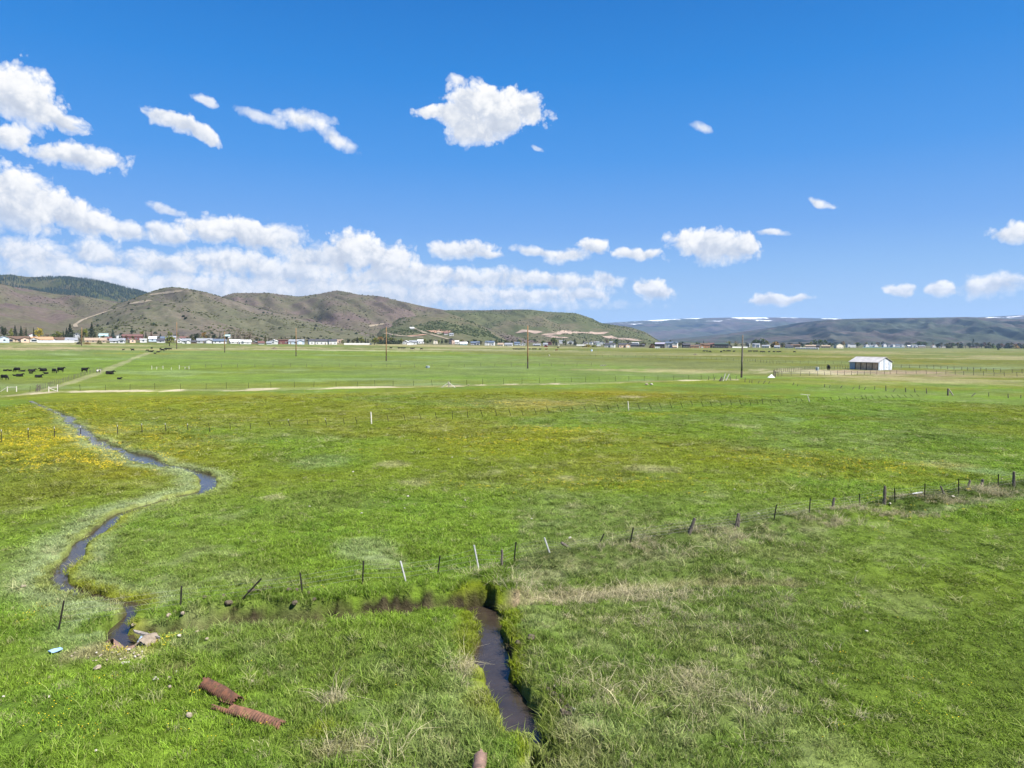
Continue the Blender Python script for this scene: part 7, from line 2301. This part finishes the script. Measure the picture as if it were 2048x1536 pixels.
lump_sheet(1542, 755, 13, 7, M_WHITE, 'heap of white sheeting at the left corner of the corral', 'white_sheeting', 'sheeting', 3)
lump_sheet(548, 697.5, 13, 3.5, M_CLOD, 'dark brush pile left of the pole by the blue building', 'brush_pile', 'brush pile', 4)
lump_sheet(1390, 709.5, 8, 2.5, M_CLOD, 'dark brush pile in the far flats left of the grey-brown pole', 'brush_pile', 'brush pile', 5)


def tank(px, py, w, h, m, label):
    b = gp(px, py)
    k = math.hypot(b[0], b[1]) / F
    root = empty('stock_tank', b)
    tag(root, label, 'tank')
    R, H = w * k / 2, h * k
    V, Fc = tube([(0, 0, -0.1), (0, 0, H * 0.5), (0, 0, H * 0.9), (0, 0, H)], [R * 0.96, R, R, R * 0.9], 14)
    mesh_obj('body', V, Fc, m, root)
    V, Fc = tube([(0, 0, H), (0, 0, H + 0.06)], [R * 0.98, R * 0.98], 14)
    mesh_obj('rim', V, Fc, M_GALV, root)


M_BGREY = mat('blue_grey_steel', (0.23, 0.29, 0.30), 0.6, 0.15, 2)
tank(1634.5, 741, 6, 6, M_BGREY, 'blue-grey tank standing left of the lone corral cow')
tank(855.5, 736, 8, 4, M_BGREY, 'blue-grey tank in the bright pasture right of the second pole')
tank(1183, 702.5, 4, 3.5, M_BLUE, 'pale blue tank far out on the flats right of the tallest pole')


# ------------------------------------------------------------------ dandelions and dry stems
def build_flowers():
    fm = bpy.data.materials.new('dandelion_heads')
    fm.use_nodes = True
    nt = fm.node_tree
    b = nt.nodes['Principled BSDF']
    tc = nd(nt, 'ShaderNodeTexCoord')
    n = noise(nt, tc.outputs['Object'], 4.0)
    nt.links.new(mixc(nt, n.outputs['Fac'], (0.62, 0.44, 0.010), (0.78, 0.58, 0.02)), b.inputs['Base Color'])
    b.inputs['Roughness'].default_value = 0.9
    protos = []
    for k in range(3):
        r = random.Random(70 + k)
        V, Fc = [], []
        for q in range(1 + k * 2):
            x, y = (0, 0) if q == 0 else (r.uniform(-.16, .16), r.uniform(-.16, .16))
            z = r.uniform(0.08, 0.15)
            i = len(V)
            for t in range(7):
                V.append((x + 0.021 * math.cos(t * 0.898), y + 0.021 * math.sin(t * 0.898), z + 0.006 * (t % 2)))
            V.append((x, y, z + 0.016))
            Fc += [(i + t, i + (t + 1) % 7, i + 7) for t in range(7)]
        me = bpy.data.meshes.new('dandelion')
        me.from_pydata(V, [], Fc)
        me.materials.append(fm)
        protos.append(bpy.data.objects.new('dandelion', me))
    P = []
    g = np.random.default_rng(8)
    for (px, py, hx, hy, n) in [(80, 885, 300, 36, 1900), (200, 930, 170, 24, 650), (60, 835, 260, 20, 500), (320, 805, 300, 18, 300), (1120, 870, 180, 20, 380), (930, 890, 170, 22, 240), (1270, 826, 130, 4, 140), (1050, 810, 160, 12, 320), (1200, 965, 260, 18, 260), (1000, 968, 80, 10, 120), (230, 1300, 60, 10, 60), (110, 1440, 150, 80, 34), (60, 1220, 60, 20, 16), (700, 1178, 90, 10, 30), (1780, 1350, 200, 120, 40), (1850, 1000, 160, 60, 120), (1700, 930, 260, 30, 350), (500, 1420, 420, 110, 40), (310, 1290, 40, 12, 20)]:
        q = g.normal(0, 0.55, (n, 2))
        c0, c1, c2, c3 = at(px - hx, py), at(px + hx, py), at(px, py - hy), at(px, py + hy)
        l1, l2 = math.log(math.hypot(*c2[:2])), math.log(math.hypot(*c3[:2]))
        rr = np.exp((l1 + l2) / 2 + q[:, 1] * (l1 - l2) / 2)
        a = np.arctan((px + q[:, 0] * hx - 1024) / F)
        P.append(np.stack([rr * np.sin(a), rr * np.cos(a)], 1))
    P = np.concatenate(P)
    x, y = P[:, 0], P[:, 1]
    k = (fbm(x * 0.30, y * 0.30, 15, 3) > 0.44)
    x, y = x[k], y[k]
    z, f = fields(x, y)
    k = np.minimum(np.minimum(f['creek'], f['ditch']), f['slot']) > 0.2
    x, y, z = x[k], y[k], z[k]
    n = len(x)
    r = np.hypot(x, y)
    s = g.uniform(0.6, 1.1, n) * np.clip(r / 50, 0.8, 1.5)
    one = np.ones((n, 3))
    scatter('dandelion_flowers', np.stack([x, y, z + 0.02], 1), np.stack([np.zeros(n), np.zeros(n), g.uniform(0, 6, n)], 1), np.stack([s, s, np.minimum(s, 1.3)], 1), one * 0.5, np.where(r < 40, g.integers(0, 2, n), g.integers(1, 3, n)), protos, 'yellow dandelions scattered through the meadow')['kind'] = 'stuff'


build_flowers()


def build_dry():
    dm = grass_material('dry_stems', 0.0)
    protos = []
    for k, (n, sp, h, ln, w) in enumerate([(26, 0.20, 0.30, 1.9, 0.006), (20, 0.28, 0.42, 2.2, 0.006), (30, 0.16, 0.22, 1.6, 0.007)]):
        me = tuft_mesh('dry_clump', n, sp, h, ln, 500 + k, w, flat=0.35)
        me.materials.append(dm)
        protos.append(bpy.data.objects.new('dry_clump', me))
    g = np.random.default_rng(18)
    Q = []
    for (px, py, hx, hy, n) in [(1385, 1355, 50, 14, 24), (1410, 1395, 40, 14, 20), (1320, 1375, 70, 30, 22), (1300, 1240, 140, 24, 36), (1500, 1280, 130, 50, 26), (1560, 1440, 150, 60, 26), (700, 1490, 70, 26, 20), (1180, 1400, 70, 60, 40), (930, 1340, 30, 24, 16), (1250, 1190, 160, 10, 110), (1090, 1196, 70, 10, 70), (1200, 1180, 120, 6, 90), (1760, 1033, 110, 4, 80), (1880, 1016, 90, 4, 80), (1640, 1053, 90, 5, 50), (1470, 1086, 110, 7, 60), (1320, 1112, 100, 8, 50), (980, 1165, 40, 8, 40), (670, 1395, 24, 8, 14), (1990, 998, 60, 4, 80), (1600, 1180, 200, 60, 24)]:
        q = g.normal(0, 0.6, (n, 2))
        Q += [at(px + a * hx, py + b * hy)[:2] for a, b in q]
    Q = np.array(Q)
    x, y = Q[:, 0], Q[:, 1]
    z, f = fields(x, y)
    k = np.minimum(np.minimum(f['creek'], f['ditch']), f['slot']) > 0.15
    x, y, z = x[k], y[k], z[k]
    n = len(x)
    tint = np.array((0.28, 0.25, 0.15)) * g.uniform(0.7, 1.25, (n, 1))
    s = g.uniform(0.7, 1.25, n)
    scatter('dry_grass', np.stack([x, y, z], 1), np.stack([g.normal(0, .2, n), g.normal(0, .2, n), g.uniform(0, 6.28, n)], 1), np.stack([s, s, s], 1), tint, g.integers(0, 3, n), protos, 'bent dry straw-coloured stems among the green')


build_dry()
